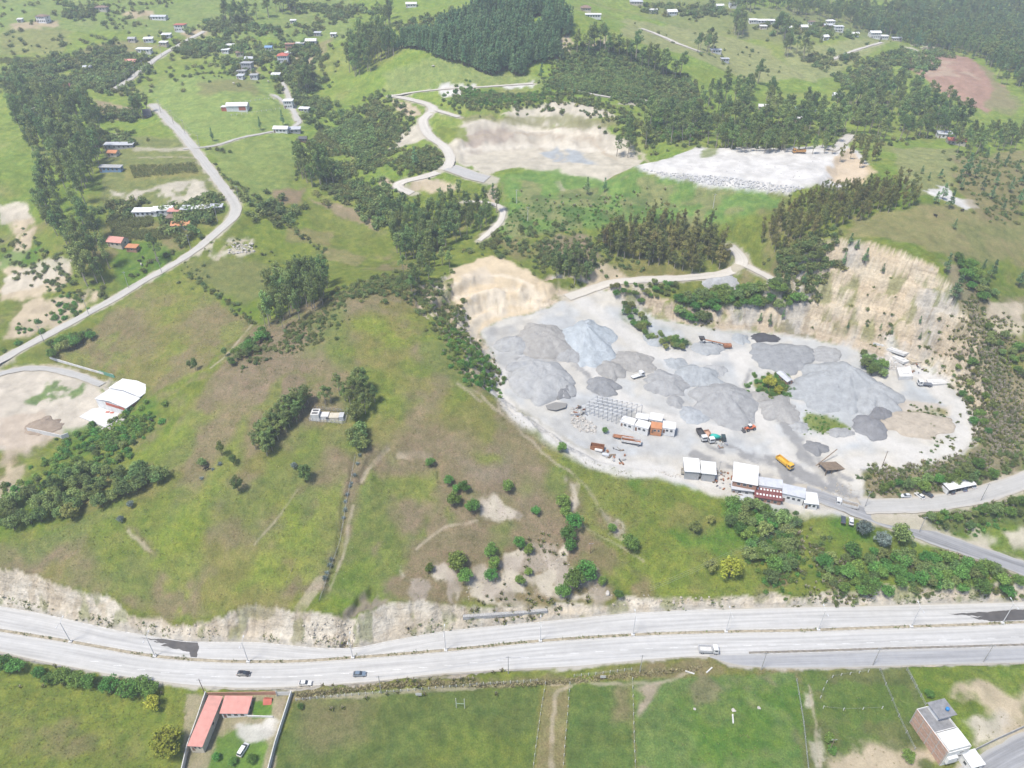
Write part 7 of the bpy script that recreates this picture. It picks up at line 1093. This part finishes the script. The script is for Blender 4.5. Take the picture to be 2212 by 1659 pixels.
def truck(px, py, rz, cabc, bedc, label, L=8.2, load=None, pos=None, kind='dump', name='dump_truck'):
    p = pos or at1(px, py); r = empty(name, tuple(p), math.radians(rz)); tag(r, label, 'truck'); f = L/2; cm, bm_ = carpaint(cabc), plain('bed_paint_%.2f_%.2f_%.2f' % bedc, bedc, .6, .15, 1, dirt=.3)
    MB().box(-f, f-.2, -.5, .5, .65, .95).build('chassis', DKM, r)
    MB().prism([(f-2.1, .8), (f, .75), (f, 1.75), (f-.18, 2.75), (f-.5, 2.95), (f-2.1, 2.95)], -1.2, 1.2).build('cab', cm, r, bevel=.07)
    MB().add([(f+.015, y, z) if z < 2 else (f-.15, y, z) for y, z in ((-1.0, 1.8), (1.0, 1.8), (1.0, 2.62), (-1.0, 2.62))], [(0, 1, 2, 3)]).build('windshield', GLASS, r)
    for s in (-1, 1): MB().box(f-1.5, f-.55, s*1.21-.01, s*1.21+.01, 1.8, 2.6).build('side_window', GLASS, r); MB().box(f-.03, f+.05, s*.8-.22, s*.8+.22, 1.0, 1.2).build('headlight', CHROME, r); MB().box(f-.25, f-.15, s*1.4-.1, s*1.4+.1, 1.8, 2.5).build('mirror', DKM, r)
    MB().box(f-.05, f+.1, -1.15, 1.15, .55, .9).build('bumper', DKM, r)
    b0, b1 = -f-.2, f-2.35
    if kind == 'dump':
        MB().box(b0, b1, -1.22, 1.22, 1.05, 1.2).build('bed_floor', bm_, r)
        for s in (-1, 1): MB().box(b0, b1, s*1.2-.05, s*1.2+.05, 1.2, 2.35).build('bed_side', bm_, r)
        MB().box(b0, b0+.1, -1.15, 1.15, 1.2, 2.3).build('tailgate', bm_, r); MB().box(b1-.1, b1, -1.15, 1.15, 1.2, 2.6).build('headboard', bm_, r)
        for x in np.linspace(b0+.6, b1-.6, 4):
            for s in (-1, 1): MB().box(x-.06, x+.06, s*1.27-.04, s*1.27+.04, 1.1, 2.3).build('rib', bm_, r)
        if load: MB().add([(b0+.1, -1.15, 1.6), (b1-.1, -1.15, 1.6), (b1-.1, 1.15, 1.6), (b0+.1, 1.15, 1.6), ((b0+b1)/2-.8, 0, 2.3), ((b0+b1)/2+.8, 0, 2.3)], [(0, 1, 5, 4), (1, 2, 5), (2, 3, 4, 5), (3, 0, 4)]).build('load', plain('load_%.2f' % load[0], load, .95, .3, 2), r)
    elif kind == 'mixer':
        MB().tube([(b0+.3, 0, 2.2), (b0+1.3, 0, 2.3), (b0+3.0, 0, 2.15), (b1-.1, 0, 1.9)], [.55, 1.1, 1.15, .6], 14).build('drum', bm_, r, True); MB().box(b0-.1, b0+.5, -.4, .4, 1.5, 2.9).build('hopper', DKM, r)
    else: MB().box(b0, b1, -1.15, 1.15, 1.05, 1.3).build('flatbed', bm_, r)
    for x in ((f-1.1,) + ((-f+.7, -f+2.0) if L > 7 else (-f+1.1,))):
        for s in (-1, 1): wheel(r, x, s*1.02, .5, .34)
    return r
WH = (.56,.56,.55)
truck(0,0,-3,WH,(.48,.48,.48),'white dump truck crossing the highway towards the service lane',6.9,None,hwpos(1530,1408)); truck(1827,1094,158,WH,(.50,.49,.47),'white dump truck leaving the quarry gate',8.6,(.24,.21,.17)); truck(1515,944,-80,WH,(.06,.06,.065),'white-cabbed dump truck with dark bed, left of the parked pair',7.6); truck(1531,948,-80,WH,(.42,.27,.2),'white-cabbed dump truck with tan bed, right of the parked pair',7.6); truck(1549,951,-8,(.03,.05,.05),(.02,.33,.27),'dark truck with turquoise tank beside the parked pair',7.2,kind='mixer',name='mixer_truck')
truck(1492,1026,-12,(.50,.46,.38),(.40,.36,.29),'beige dump truck in front of the left truck shelter',8.2,(.2,.19,.17)); truck(1377,815,28,WH,(.52,.52,.51),'white truck standing among the gravel heaps',6.8,kind='flat',name='flatbed_truck'); truck(1996,833,172,WH,(.12,.13,.15),'white-cabbed flatbed by the pale slabs at the quarry end',6.4,kind='flat',name='flatbed_truck'); truck(1694,1004,-62,(.60,.34,.03),(.58,.34,.04),'yellow truck on the wet lower quarry floor',8.4,None,kind='dump'); truck(1725,331,180,(.45,.22,.05),(.45,.24,.08),'orange dump truck on the far white tip',8.0)
def trailer(px, py, rz, label, c, box=True):
    p = at1(px, py); r = empty('trailer', tuple(p), math.radians(rz)); tag(r, label, 'trailer'); m = plain('trailer_%.2f' % c[0], c, .6, .2, 1, dirt=.3)
    MB().box(-4.6, 4.2, -1.15, 1.15, 1.0, 1.15).build('deck', RUST, r)
    if box:
        for s in (-1, 1): MB().box(-4.6, 4.2, s*1.2-.05, s*1.2+.05, 1.15, 2.3).build('side', m, r)
        for x in (-4.55, 4.15): MB().box(x-.05, x+.05, -1.14, 1.14, 1.15, 2.3).build('end', m, r)
    else: [MB().box(-5, 5, s*.6-.12, s*.6+.12, .75, 1.0).build('beam', RUST, r) for s in (-1, 1)]
    for x in (-3.6, -2.4, 3.0 if box else -1.2):
        for s in (-1, 1): wheel(r, x, s*1.0, .5, .34)
    return r
trailer(1364,958,-14,'white-sided open trailer with rusty floor in the yard',(.55,.54,.52)); trailer(1347,948,-14,'bare rusty trailer chassis behind the white-sided trailer',(.3,.14,.1),False)
# wheel loader
p = at1(1620,928); ld = empty('wheel_loader', tuple(p), math.radians(200)); tag(ld, 'orange wheel loader at the foot of the long grey heap', 'loader'); OR = carpaint((.52,.14,.06))
MB().prism([(-2.4, .9), (.2, .9), (.2, 1.7), (-1.2, 1.9), (-2.4, 1.75)], -.9, .9).build('body', OR, ld, bevel=.06); MB().box(.0, 1.3, -.75, .75, 1.0, 1.7).build('cab_base', OR, ld); MB().box(-.2, 1.2, -.7, .7, 1.7, 2.9).build('cab_glass', GLASS, ld); MB().box(-.3, 1.3, -.8, .8, 2.9, 3.05).build('cab_roof', WPAINT, ld); MB().box(1.3, 2.2, -.6, .6, .8, 1.5).build('front_frame', OR, ld)
for s in (-1, 1): MB().tube([(1.6, s*.5, 1.5), (2.7, s*.5, 1.6), (3.4, s*.5, .8)], .13, 5).build('arm', OR, ld)
MB().prism([(3.3, .15), (4.4, .1), (4.5, .3), (3.7, .5), (3.5, 1.2), (3.3, 1.2)], -1.35, 1.35).build('bucket', DKM, ld)
for x in (-1.5, 1.8):
    for s in (-1, 1): wheel(ld, x, s*1.0, .75, .5)
ct = at1(1290,970); cn = empty('container', tuple(ct), math.radians(-14)); tag(cn, 'rusty orange open container at the yard edge', 'container'); [MB().box(*q, .0, 2.3).build('side', RUST, cn) for q in ((-3, 3, -1.25, -1.15), (-3, 3, 1.15, 1.25), (-3, -2.9, -1.14, 1.14), (2.9, 3, -1.14, 1.14))]; MB().box(-2.95, 2.95, -1.13, 1.13, 0, .15).build('floor', RUST, cn)
for x, y, s, lab in ((1293,975,1.1,'white water tank beside the rusty container'), (1308,985,1.0,'pale blue cylinder tank lying below the container')):
    p = at1(x, y); t = empty('tank', tuple(p), math.radians(-20)); tag(t, lab, 'tank'); MB().tube([(-1.6*s, 0, .8), (-1.4*s, 0, .8), (1.4*s, 0, .8), (1.6*s, 0, .8)], [.5, .75, .75, .5], 14).build('shell', WPAINT if s > 1 else wallm('sheet'), t, True); [MB().box(k-.1, k+.1, -.6, .6, -.2, .35).build('saddle', STEEL, t) for k in (-.9, .9)]
# ------------------------------------------------------------------ quarry heaps
def heap(px, py, rx, ry, h, c, label, sharp=1.0, apex=(0, 0), seed=0, flat=0, rz=0):
    c = tuple(v*1.1 for v in c)
    h *= .78; p = at1(px, py); dep = p.y*math.cos(PITCH)+(CAM_H-p.z)*math.sin(PITCH); sc = FOC/dep; el = math.atan2(CAM_H-p.z, p.y); ax = rx/sc; ay = ry/sc/max(math.sin(el), .3)
    nr, na = 26, 72; r = np.linspace(0, 1, nr)[:, None]; a = np.linspace(0, 2*math.pi, na, endpoint=False)[None]; ca, sa = math.cos(rz), math.sin(rz)
    edge = 1+.34*(fbm(np.cos(a)*2+seed, np.sin(a)*2, 900+seed, 3)-.5)*2; ux = np.cos(a)*r*edge; uy = np.sin(a)*r*edge; x = ux*ax; y = uy*ay; x, y = p.x+x*ca-y*sa, p.y+x*sa+y*ca
    ra = np.sqrt((ux-apex[0]*(1-r))**2+(uy-apex[1]*(1-r))**2); rr = np.clip(r, 0, 1); f = np.clip(1-rr, 0, 1)**sharp; f = np.where(f > 1-flat, 1-flat, f) if flat else f
    x = x+apex[0]*ax*(1-r); y = y+apex[1]*ay*(1-r)
    rill = (fbm(np.cos(a)*7+seed+r*0, np.sin(a)*7+r*.8, 910+seed, 3)-.5)*.07*f*(1-f)*4; lump = (fbm(x/5, y/5, 920+seed, 4)-.5)*.42*(.35+f); z = zat(x, y)+h*(f+rill+lump*.6*(r < .999))-.1-(r > .99)*.5
    z = np.where(r*np.ones_like(a) > .99, zat(x, y)-.4, z)
    V = np.stack([x, y, z], -1); vs = [tuple(V[0, 0])]+V[1:].reshape(-1, 3).tolist(); fs = [(0, 1+j, 1+(j+1) % na) for j in range(na)]
    for i in range(nr-2):
        for j in range(na): q = 1+i*na; fs.append((q+j, q+na+j, q+na+(j+1) % na, q+(j+1) % na))
    c0_ = Vector((p.x, p.y, p.z)); me = bpy.data.meshes.new('gravel_heap'); me.from_pydata([Vector(v)-c0_ for v in vs], [], fs); me.polygons.foreach_set('use_smooth', [True]*len(fs)); me.materials.append(heapm(c)); o = link(bpy.data.objects.new('gravel_heap', me)); o.location = c0_; tag(o, label, 'gravel heap', 'quarry stockpiles'); return o
def heapm(c):
    k = 'heap_%.3f_%.3f' % (c[0], c[2])
    if k in MATS: return MATS[k]
    m, n, l, b = mat_nodes(k); geo = n.new('ShaderNodeNewGeometry'); a = n.new('ShaderNodeTexNoise'); a.inputs['Scale'].default_value = .3; a.inputs['Detail'].default_value = 8; a.inputs['Roughness'].default_value = .8; l.new(geo.outputs['Position'], a.inputs['Vector'])
    r = n.new('ShaderNodeValToRGB'); r.color_ramp.elements[0].position = .33; r.color_ramp.elements[0].color = (*[v*.72 for v in c], 1); r.color_ramp.elements[1].position = .66; r.color_ramp.elements[1].color = (*[v*1.12 for v in c], 1); l.new(a.outputs['Fac'], r.inputs[0]); l.new(r.outputs[0], b.inputs['Base Color']); b.inputs['Roughness'].default_value = .95; b.inputs['Specular IOR Level'].default_value = .1
    bp = n.new('ShaderNodeBump'); bp.inputs['Strength'].default_value = 1.0; bp.inputs['Distance'].default_value = 1.1; l.new(a.outputs['Fac'], bp.inputs['Height']); l.new(bp.outputs[0], b.inputs['Normal']); MATS[k] = m; return m
TAU, BL, GR, LG, DG = (.295,.283,.264), (.308,.322,.328), (.29,.289,.285), (.33,.33,.325), (.19,.19,.192)
HEAPS = [(1178,738,62,34,7,TAU,'brown-grey heap left of the pale blue heap at the sand face foot',.8,(0,.2),.25),(1272,742,64,40,8.5,(.345,.372,.388),'tall pale blue conical heap at the quarry head',.95,(-.1,.35),.08),(1168,822,80,42,8,LG,'broad light grey heap at the left of the quarry',.7,(.1,.3),.3),(1150,800,50,20,6,(.30,.303,.305),'long grey bench heap above the broad left heap',.7,(0,.1),.3),(1368,783,48,20,3.6,TAU,'taupe heap just above the white truck',.8,(0,.1),.2),(1322,799,34,19,3.4,(.28,.272,.257),'rounded taupe heap left of the white truck',.8,(0,.1),.2),(1462,787,28,12,2.6,BL,'small blue-grey heap above the twin heaps',.8,(0,.1),.2),(1303,834,41,19,4.4,(.225,.227,.23),'dark rough heap right of the broad left heap',.7,(0,.2),.2),(1438,831,50,25,4.6,GR,'grey heap right of the white truck',.75,(0,.15),.25),(1510,815,50,24,5.6,BL,'blue-grey ridged heap in the quarry centre',.8,(0,.2),.2),(1562,872,74,44,8,GR,'long large grey heap worked by the orange loader',.75,(-.05,.25),.2),(1459,868,19,11,2.4,GR,'little grey heap above the cabins',.8,(0,0),.2),(1498,896,34,17,3,(.315,.328,.338),'low blue-grey heap right of the cabins',.8,(0,.1),.2),(1686,771,75,27,4.6,(.245,.25,.254),'wide smooth dark grey heap near the cliff foot',.6,(0,.1),.4),(1787,766,34,15,3,GR,'smaller smooth heap right of the wide dark one',.7,(0,.1),.3),(1808,842,100,48,9.5,(.30,.309,.312),'huge light grey heap at the right of the quarry',.75,(.28,.5),.14),(1888,862,62,34,7,(.305,.312,.313),'spread grey heap behind the huge right heap',.7,(0,.3),.3),(1682,884,47,27,4.6,(.295,.286,.272),'taupe heap beside the green quarry patch',.8,(0,.2),.25),(1727,922,21,11,1.8,LG,'low pale heap below the green quarry patch',.8,(0,0),.2),(1653,730,36,8,2,(.075,.075,.082),'black heap at the foot of the sand cliff',.7,(0,0),.3),(1600,732,19,10,3,BL,'small blue heap at the foot of the cliff',.9,(0,.1),.1),(1762,968,26,14,3,DG,'dark heap below the haul road loop',.8,(0,.1),.2),(1815,935,30,10,2,GR,'low grey heap in the haul road loop',.7,(0,0),.3),(1530,752,40,12,3,(.30,.308,.312),'flat grey heap under the wrecked conveyor',.6,(0,0),.3),(1880,925,40,22,5,(.20,.20,.205),'dark striped heap right below the huge heap',.7,(0,.3),.2),(1420,735,30,13,3.4,BL,'blue-grey heap among bushes on the slope',.8,(0,.2),.15),(1560,612,40,9,2.6,LG,'pale gravel bank beside the upper road',.7,(.2,.1),.25)]
for i, (x, y, rx, ry, h, c, lab, sh, ap, fl) in enumerate(HEAPS): heap(x, y, rx, ry, h, c, lab, sh, ap, i, fl)
heap(95,922,42,20,2.6,(.27,.215,.165),'brown earth heap in the left works yard',.7,(0,0),40,.3)
for i, (x, y, rx, ry, h, c, lab) in enumerate([(1235,770,34,14,3,GR,'low grey ridge at the foot of the pale blue heap'),(1110,745,44,18,4,(.31,.31,.305),'grey bank below the sand face'),(1215,845,30,16,4,DG,'dark crumbled heap end right of the broad left heap'),(1545,800,26,10,2.4,LG,'pale low heap behind the blue-grey ridged heap'),(1600,905,34,16,3,GR,'grey apron heap beside the orange loader'),(1770,830,40,20,5,(.32,.33,.335),'grey shoulder heap left of the huge right heap'),(1900,895,30,16,4,(.17,.17,.175),'small dark heap at the foot of the huge right heap'),(1640,860,26,12,2.6,TAU,'taupe heap between the loader and the green island')]): heap(x, y, rx, ry, h, c, lab, .7, (0, .15), 60+i, .25)
heap(1978,918,78,27,3.6,(.37,.32,.255),'low earth island inside the looping haul road',.6,(0,0),80,.6)
# pale slabs by the cliff
for i, (q, lab) in enumerate([([(1885,745),(1900,738),(1945,752),(1930,762)], 'upper white concrete slab at the cliff foot'), ([(1915,755),(1935,748),(1965,762),(1950,775)], 'second white concrete slab at the cliff foot'), ([(1925,770),(1940,765),(1965,782),(1950,790)], 'small white slab leaning among the rubble'), ([(1935,800),(1965,795),(1970,820),(1940,822)], 'white block stack at the end of the slabs'), ([(2000,822),(2035,818),(2050,830),(2005,835)], 'flat white slab beside the white-cabbed flatbed'), ([(1958,775),(1975,772),(1990,785),(1968,790)], 'beige slab right of the white slabs')]):
    w4 = at(q); c = w4.mean(0); r = empty('slab', (c[0], c[1], c[2])); tag(r, lab, 'slab'); polybox('slab_body', [(p[0]-c[0], p[1]-c[1]) for p in w4][::-1], -.6, .7 if i != 3 else 1.8, WPAINT if i != 5 else wallm('beige'), r); polybox('lip', [((p[0]-c[0])*.45, (p[1]-c[1])*.45) for p in w4][::-1], .7 if i != 3 else 1.8, 1.0 if i != 3 else 2.2, WPAINT if i != 5 else wallm('beige'), r)
# wrecked conveyor, small wagon-like shed, loading ramp
cv = empty('wrecked_conveyor', tuple(at1(1540,745))); tag(cv, 'rusty wrecked conveyor and hopper on the grey heap', 'conveyor'); MB().tube([(-6, 0, 3.6), (8, -2, 1.2)], .35, 4).build('boom', RUST, cv); [MB().tube([(x, y, 0), (x+.4, -.6, 3.2-.17*(x+6))], .12, 4).build('leg', DKM, cv) for x in (-5, -1, 3) for y in (-1.2, 1.2)]; MB().add([(-8, -1.5, 4.6), (-5, -1.5, 4.6), (-5, 1.5, 4.6), (-8, 1.5, 4.6), (-6.9, -.4, 2.6), (-6.1, -.4, 2.6), (-6.1, .4, 2.6), (-6.9, .4, 2.6)], [(0, 1, 5, 4), (1, 2, 6, 5), (2, 3, 7, 6), (3, 0, 4, 7)]).build('hopper', DKM, cv); MB().box(5, 9, -3.2, -.8, .3, 1.6).build('screen_box', RUST, cv)
roofed([(1680,806),(1704,828),(1712,820),(1688,800)], 2.6, 'gable', .7, 'brick', 'sheet', 'narrow grey-roofed hut beside the green quarry island', 'hut', 'hut', 1)
rp = at1(1795,1012); ra_ = empty('loading_ramp', tuple(rp), math.radians(18)); tag(ra_, 'old timber loading ramp with dark retaining planks', 'ramp')
for k in range(9): MB().add([(-5, -2.6+k*.6, 2.6), (6, -2.6+k*.6, .2), (6, -2.05+k*.6, .2), (-5, -2.05+k*.6, 2.6), (-5, -2.6+k*.6, 2.4), (6, -2.6+k*.6, 0), (6, -2.05+k*.6, 0), (-5, -2.05+k*.6, 2.4)], [(0, 1, 2, 3), (7, 6, 5, 4), (0, 4, 5, 1), (1, 5, 6, 2), (2, 6, 7, 3), (3, 7, 4, 0)]).build('plank', WOOD, ra_)
for x in (-4.6, -1.5, 1.6): [MB().box(x-.15, x+.15, y-.15, y+.15, -1.2, 2.3-.22*(x+5)).build('trestle', WOOD, ra_) for y in (-2.3, 2.3)]
MB().tube([(-6, 3.4, -.5), (5.5, 5.0, 5.5)], .22, 5).build('leaning_pole', WOOD, ra_)
pd = at([(1178,876),(1200,870),(1225,874),(1222,884),(1200,890),(1182,886)]); po = empty('pond', tuple(pd.mean(0))); tag(po, 'small muddy pond at the edge of the broad left heap', 'pond', kind='structure'); m = MB(); zp = pd[:, 2].max()+.06; m.add([(p[0]-po.location.x, p[1]-po.location.y, zp-po.location.z) for p in pd], [tuple(range(6))]).build('water', plain('muddy_water', (.20,.19,.17), .12, .05, .3, spec=.5), po)
# scrap lying about the yard
for i, (x, y, n_, rad, lab) in enumerate([(1562,1036,26,5.5,'rusty scrap and machine parts heaped left of the tall office shed'),(1330,985,18,5,'dark scrap strewn along the yard edge below the tanks'),(1556,958,10,3,'dark machine parts beside the turquoise tank truck'),(1248,890,16,4,'broken sheets and planks beside the steel frame'),(1610,1062,14,4,'brown planks and scrap at the slope edge below the offices'),(1975,795,14,4,'grey debris among the white slabs')]):
    p = at1(x, y); r = empty('scrap_heap', tuple(p)); tag(r, lab, 'scrap'); rs = random.Random(i)
    for k in range(n_):
        a_ = rs.uniform(0, 6.28); d_ = rad*math.sqrt(rs.random()); L = rs.uniform(.6, 2.6); X, Y = d_*math.cos(a_), d_*math.sin(a_); Z = float(zat(np.array([p.x+X]), np.array([p.y+Y]))[0])-p.z
        o = MB().box(-L/2, L/2, -rs.uniform(.1, .5), rs.uniform(.1, .5), 0, rs.uniform(.15, .8)).build('scrap_piece', rs.choice([RUST, DKM, STEEL, WOOD, CONC]), r); o.location = (X, Y, Z); o.rotation_euler = (rs.uniform(-.2, .2), rs.uniform(-.25, .25), rs.uniform(0, 6.28))
# ------------------------------------------------------------------ agaves, rubble, boulders
AG = leafmat('agave_leaf', (.16,.215,.20), (.23,.28,.27), .01, .25)
def agave_mesh(seed):
    g = np.random.default_rng(seed); V = []
    for i in range(26):
        an = i*2.4+g.uniform(-.2, .2); el = .25+1.0*i/26; l = g.uniform(1.1, 1.5); d = Vector((math.cos(an)*math.cos(el), math.sin(an)*math.cos(el), math.sin(el))); s = Vector((-math.sin(an), math.cos(an), 0))*.11
        V += [tuple(-s*.6), tuple(d*l*.45+s*1.0-Vector((0, 0, .02))), tuple(d*l), tuple(d*l*.45-s*1.0-Vector((0, 0, .02)))]
    return mesh_quads('rosette', np.array(V), [AG], g)
AM = [agave_mesh(1), agave_mesh(2)]
for i, (x, y) in enumerate([(777,985),(772,1003),(766,1028),(760,1045),(756,1052),(750,1070),(746,1085),(746,1103),(742,1120),(715,1210),(712,1222),(706,1238),(702,1250),(786,922),(788,938),(436,1035),(460,1015),(475,1004)]):
    p = at1(x, y); r = empty('agave_plant', tuple(p), random.uniform(0, 6), random.uniform(.9, 1.35)); tag(r, 'blue-grey agave rosette on the hillside fence line', 'agave', 'agaves on the fence line'); link(bpy.data.objects.new('rosette', AM[i % 2]), r)
def rock_mesh(seed, sub=1):
    bm = bmesh.new(); bmesh.ops.create_icosphere(bm, subdivisions=sub+1, radius=.5); g = np.random.default_rng(seed); k = g.normal(size=(6, 3)); k /= np.linalg.norm(k, axis=1)[:, None]
    for v in bm.verts:
        for q in k: d = v.co.dot(Vector(q)); v.co -= Vector(q)*max(0, d-.3)*.9
        v.co.z *= .75
    me = bpy.data.meshes.new('rock'); bm.to_mesh(me); bm.free(); return me
def rocks(name, zones, mat, label, cat='rubble'):
    A = []
    for i, (px, n, s0, s1) in enumerate(zones):
        q = in_poly(at(px), n, 0, 6000+i+n); z = zat(q[:, 0], q[:, 1]); s = np.random.default_rng(i).uniform(0, 1, n)**2*(s1-s0)+s0; A.append(np.column_stack([q, z+s*.15, s]))
    A = np.vstack(A); me = rock_mesh(len(A)); me.materials.append(mat); gn_scatter(name, me, A[:, :3], A[:, 3], label, cat, tilt=.5)
rocks('rubble', [([(1228,905),(1262,900),(1292,925),(1285,940),(1250,930)], 170, .4, 1.6), ([(1230,880),(1265,885),(1260,900),(1235,900)], 60, .3, 1.1), ([(205,915),(250,905),(262,890),(280,890),(250,935),(220,940)], 130, .3, 1.3), ([(1890,770),(1960,780),(1975,800),(1920,800)], 110, .4, 1.6), ([(500,525),(545,525),(550,545),(490,550)], 90, .5, 1.8), ([(180,715),(200,715),(205,722),(185,724)], 30, .5, 1.4), ([(1395,1012),(1450,1020),(1520,1040),(1450,1030)], 60, .3, 1.0)], plain('pale_rubble', (.42,.39,.35), .95, .3, 1), 'pale broken blocks dumped at yard edges')
rocks('tip_stones', [([(1375,362),(1550,380),(1690,400),(1745,405),(1700,418),(1550,402),(1430,378)], 800, .4, 1.5), ([(1400,355),(1700,330),(1800,340),(1740,395),(1550,375)], 60, .3, 1.0)], plain('grey_stone', (.41,.405,.40), .95, .3, 1), 'grey stones covering the front slope of the white tip', 'stones')
rocks('bank_stones', [([(650,1350),(760,1345),(770,1395),(690,1398)], 130, .3, 1.3), ([(1000,1245),(1200,1190),(1320,1280),(1010,1300)], 160, .25, 1.0), ([(1300,1285),(1560,1285),(1500,1305),(1310,1308)], 50, .3, 1.5), ([(300,1350),(480,1350),(480,1380),(300,1370)], 60, .3, 1.0), ([(1750,1290),(1900,1295),(1700,1305)], 40, .3, 1.2), ([(1690,1060),(1830,1040),(1870,1080),(1790,1085)], 220, .2, .8)], plain('bank_stone', (.37,.33,.27), .95, .3, 1), 'loose stones fallen from the highway cut bank', 'stones')
for x, y, s, lab in ((1312,1282,2.4,'pale boulder at the foot of the bare bank'), (1585,1535,1.6,'white stone heap in the bright green plot'), (1640,1530,1.4,'pale round stone ring right in the green plot'), (1500,1532,1.2,'pale stone left in the green plot'), (1270,930,2.2,'large pale boulder at the foot of the rubble'), (1380,812,.1,'')):
    if s < .5: continue
    p = at1(x, y); me = rock_mesh(int(x), 2); me.materials.append(plain('pale_rubble', (.42,.39,.35))); o = link(bpy.data.objects.new('boulder', me)); o.location = p+Vector((0, 0, s*.12)); o.scale = (s,)*3; tag(o, lab, 'boulder')
for x, y, rz, lab in ((1583,1553,80,'white concrete pipe piece standing in the green plot'), (1532,1448,40,'white kerb stone dropped at the service lane mouth'), (1490,1453,-20,'white plank on the verge below the dump truck')):
    p = at1(x, y); o = MB().box(-1.6, 1.6, -.22, .22, -.1, .35).build('concrete_block', WPAINT, bevel=.04); o.location = p; o.rotation_euler = (0, 0, math.radians(rz)); tag(o, lab, 'block')
# ------------------------------------------------------------------ cattle, one person
def cow_mesh(c):
    m = MB(); body = [(-1.0, 1.05, .30), (-.8, 1.1, .40), (-.2, 1.02, .45), (.4, 1.06, .42), (.75, 1.18, .34), (.95, 1.28, .22)]
    m.tube([(x, 0, z) for x, z, r in body], [r for x, z, r in body], 10); m.tube([(.85, 0, 1.25), (1.2, 0, 1.2), (1.45, 0, .95), (1.6, 0, .75)], [.2, .17, .15, .08], 8)
    for x, s in ((.6, .22), (.6, -.22), (-.75, .22), (-.75, -.22)): m.tube([(x, s, 1.0), (x+(.06 if x < 0 else 0), s, .55), (x, s, 0)], [.15, .085, .06], 6)
    m.tube([(-1.0, 0, 1.2), (-1.15, 0, .8), (-1.12, 0, .5)], [.04, .03, .05], 5); [m.tube([(1.22, s*.12, 1.28), (1.2, s*.3, 1.3)], [.06, .02], 5) for s in (-1, 1)]
    me = m.mesh('cow', c); me.polygons.foreach_set('use_smooth', [True]*len(me.polygons)); return me
CW = [cow_mesh(plain('white_hide', (.42,.39,.34), .9)), cow_mesh(plain('black_hide', (.02,.018,.016), .9))]
for i, (x, y, c, lab) in enumerate([(309,559,1,'black cow, right of the pair grazing below the pink-roofed cottage'),(302,566,1,'black cow, left of the pair grazing below the pink-roofed cottage'),(306,574,0,'white cow below the black pair'),(505,130,0,'white cow left on the upper pasture'),(470,143,1,'black cow near the fence row of the upper pasture'),(455,139,0,'white cow near the fence row of the upper pasture'),(505,182,0,'white cow on the round pasture top'),(580,178,0,'white cow near the right rim of the round pasture'),(2078,457,1,'dark cow on the hilltop above the cliff'),(328,911,1,'black cow at the ravine edge below the warehouse'),(447,1015,1,'black cow beside the agave line'),(936,145,0,'white cow below the dome plantation'),(2020,468,1,'dark cow left on the hilltop above the cliff')]):
    p = at1(x, y); o = link(bpy.data.objects.new('cow', CW[c])); o.location = p; o.rotation_euler = (0, 0, random.uniform(0, 6.28)); tag(o, lab, 'cow')
p = at1(882,1361); ps = empty('person', tuple(p), math.radians(200)); tag(ps, 'person in dark clothes standing at the foot of the pale cut bank', 'person')
m = MB(); m.tube([(0, 0, .86), (0, 0, 1.0), (0, 0, 1.25), (0, 0, 1.42), (0, 0, 1.5), (0, 0, 1.56), (0, .01, 1.62), (0, .02, 1.72), (0, .01, 1.78)], [.15, .17, .17, .19, .08, .06, .1, .11, .04], 10)
for s in (-1, 1): m.tube([(s*.09, 0, .92), (s*.1, .02, .5), (s*.11, 0, .08), (s*.12, .1, .03)], [.1, .07, .05, .04], 8); m.tube([(s*.2, 0, 1.42), (s*.26, 0, 1.12), (s*.24, .08, .86), (s*.23, .1, .78)], [.065, .05, .04, .03], 7)
m.build('body', plain('dark_clothes', (.03,.03,.04), .9), ps, True)
# ------------------------------------------------------------------ air: the far hills fade
hz = bpy.data.meshes.new('haze'); bm = bmesh.new(); bmesh.ops.create_cube(bm, size=1); bm.to_mesh(hz); bm.free(); ho = link(bpy.data.objects.new('haze', hz)); ho.scale = (14000, 14000, 420); ho.location = (0, 1500, 150); tag(ho, 'thin pale haze over the valley', 'haze', kind='stuff')
hm = bpy.data.materials.new('haze'); hm.use_nodes = True; n = hm.node_tree.nodes; n.clear(); pv = n.new('ShaderNodeVolumePrincipled'); pv.inputs['Color'].default_value = (.90, .94, 1.0, 1); pv.inputs['Density'].default_value = .00030; pv.inputs['Anisotropy'].default_value = .2; mo = n.new('ShaderNodeOutputMaterial'); hm.node_tree.links.new(pv.outputs[0], mo.inputs['Volume']); hz.materials.append(hm)

# ------------------------------------------------------------------ small groups: say which one, counted from the left as seen
ORD = 'leftmost second third fourth fifth sixth seventh eighth ninth tenth eleventh twelfth thirteenth fourteenth'.split()
SPLIT = {g_[5] for g_ in GROVES if not g_[2].startswith('broad')}; GR_N = {}
for g_ in GROVES: GR_N[g_[4]] = GR_N.get(g_[4], 0)+1
byl = {}
for o in COL.objects:
    if o.parent is None and 'label' in o and 'category' in o and o.get('kind') is None: byl.setdefault(o['label'], []).append(o)
for lab, L in byl.items():
    if 2 <= len(L) <= 14 and GR_N.get(lab, len(L)) == len(L):
        P = to_px([tuple(o.location) for o in L])
        for k, i in enumerate(np.argsort(P[:, 0])): L[i]['label'] = lab+(', leftmost one' if k == 0 else ', rightmost one' if k == len(L)-1 else ', '+ORD[k]+' from the left')
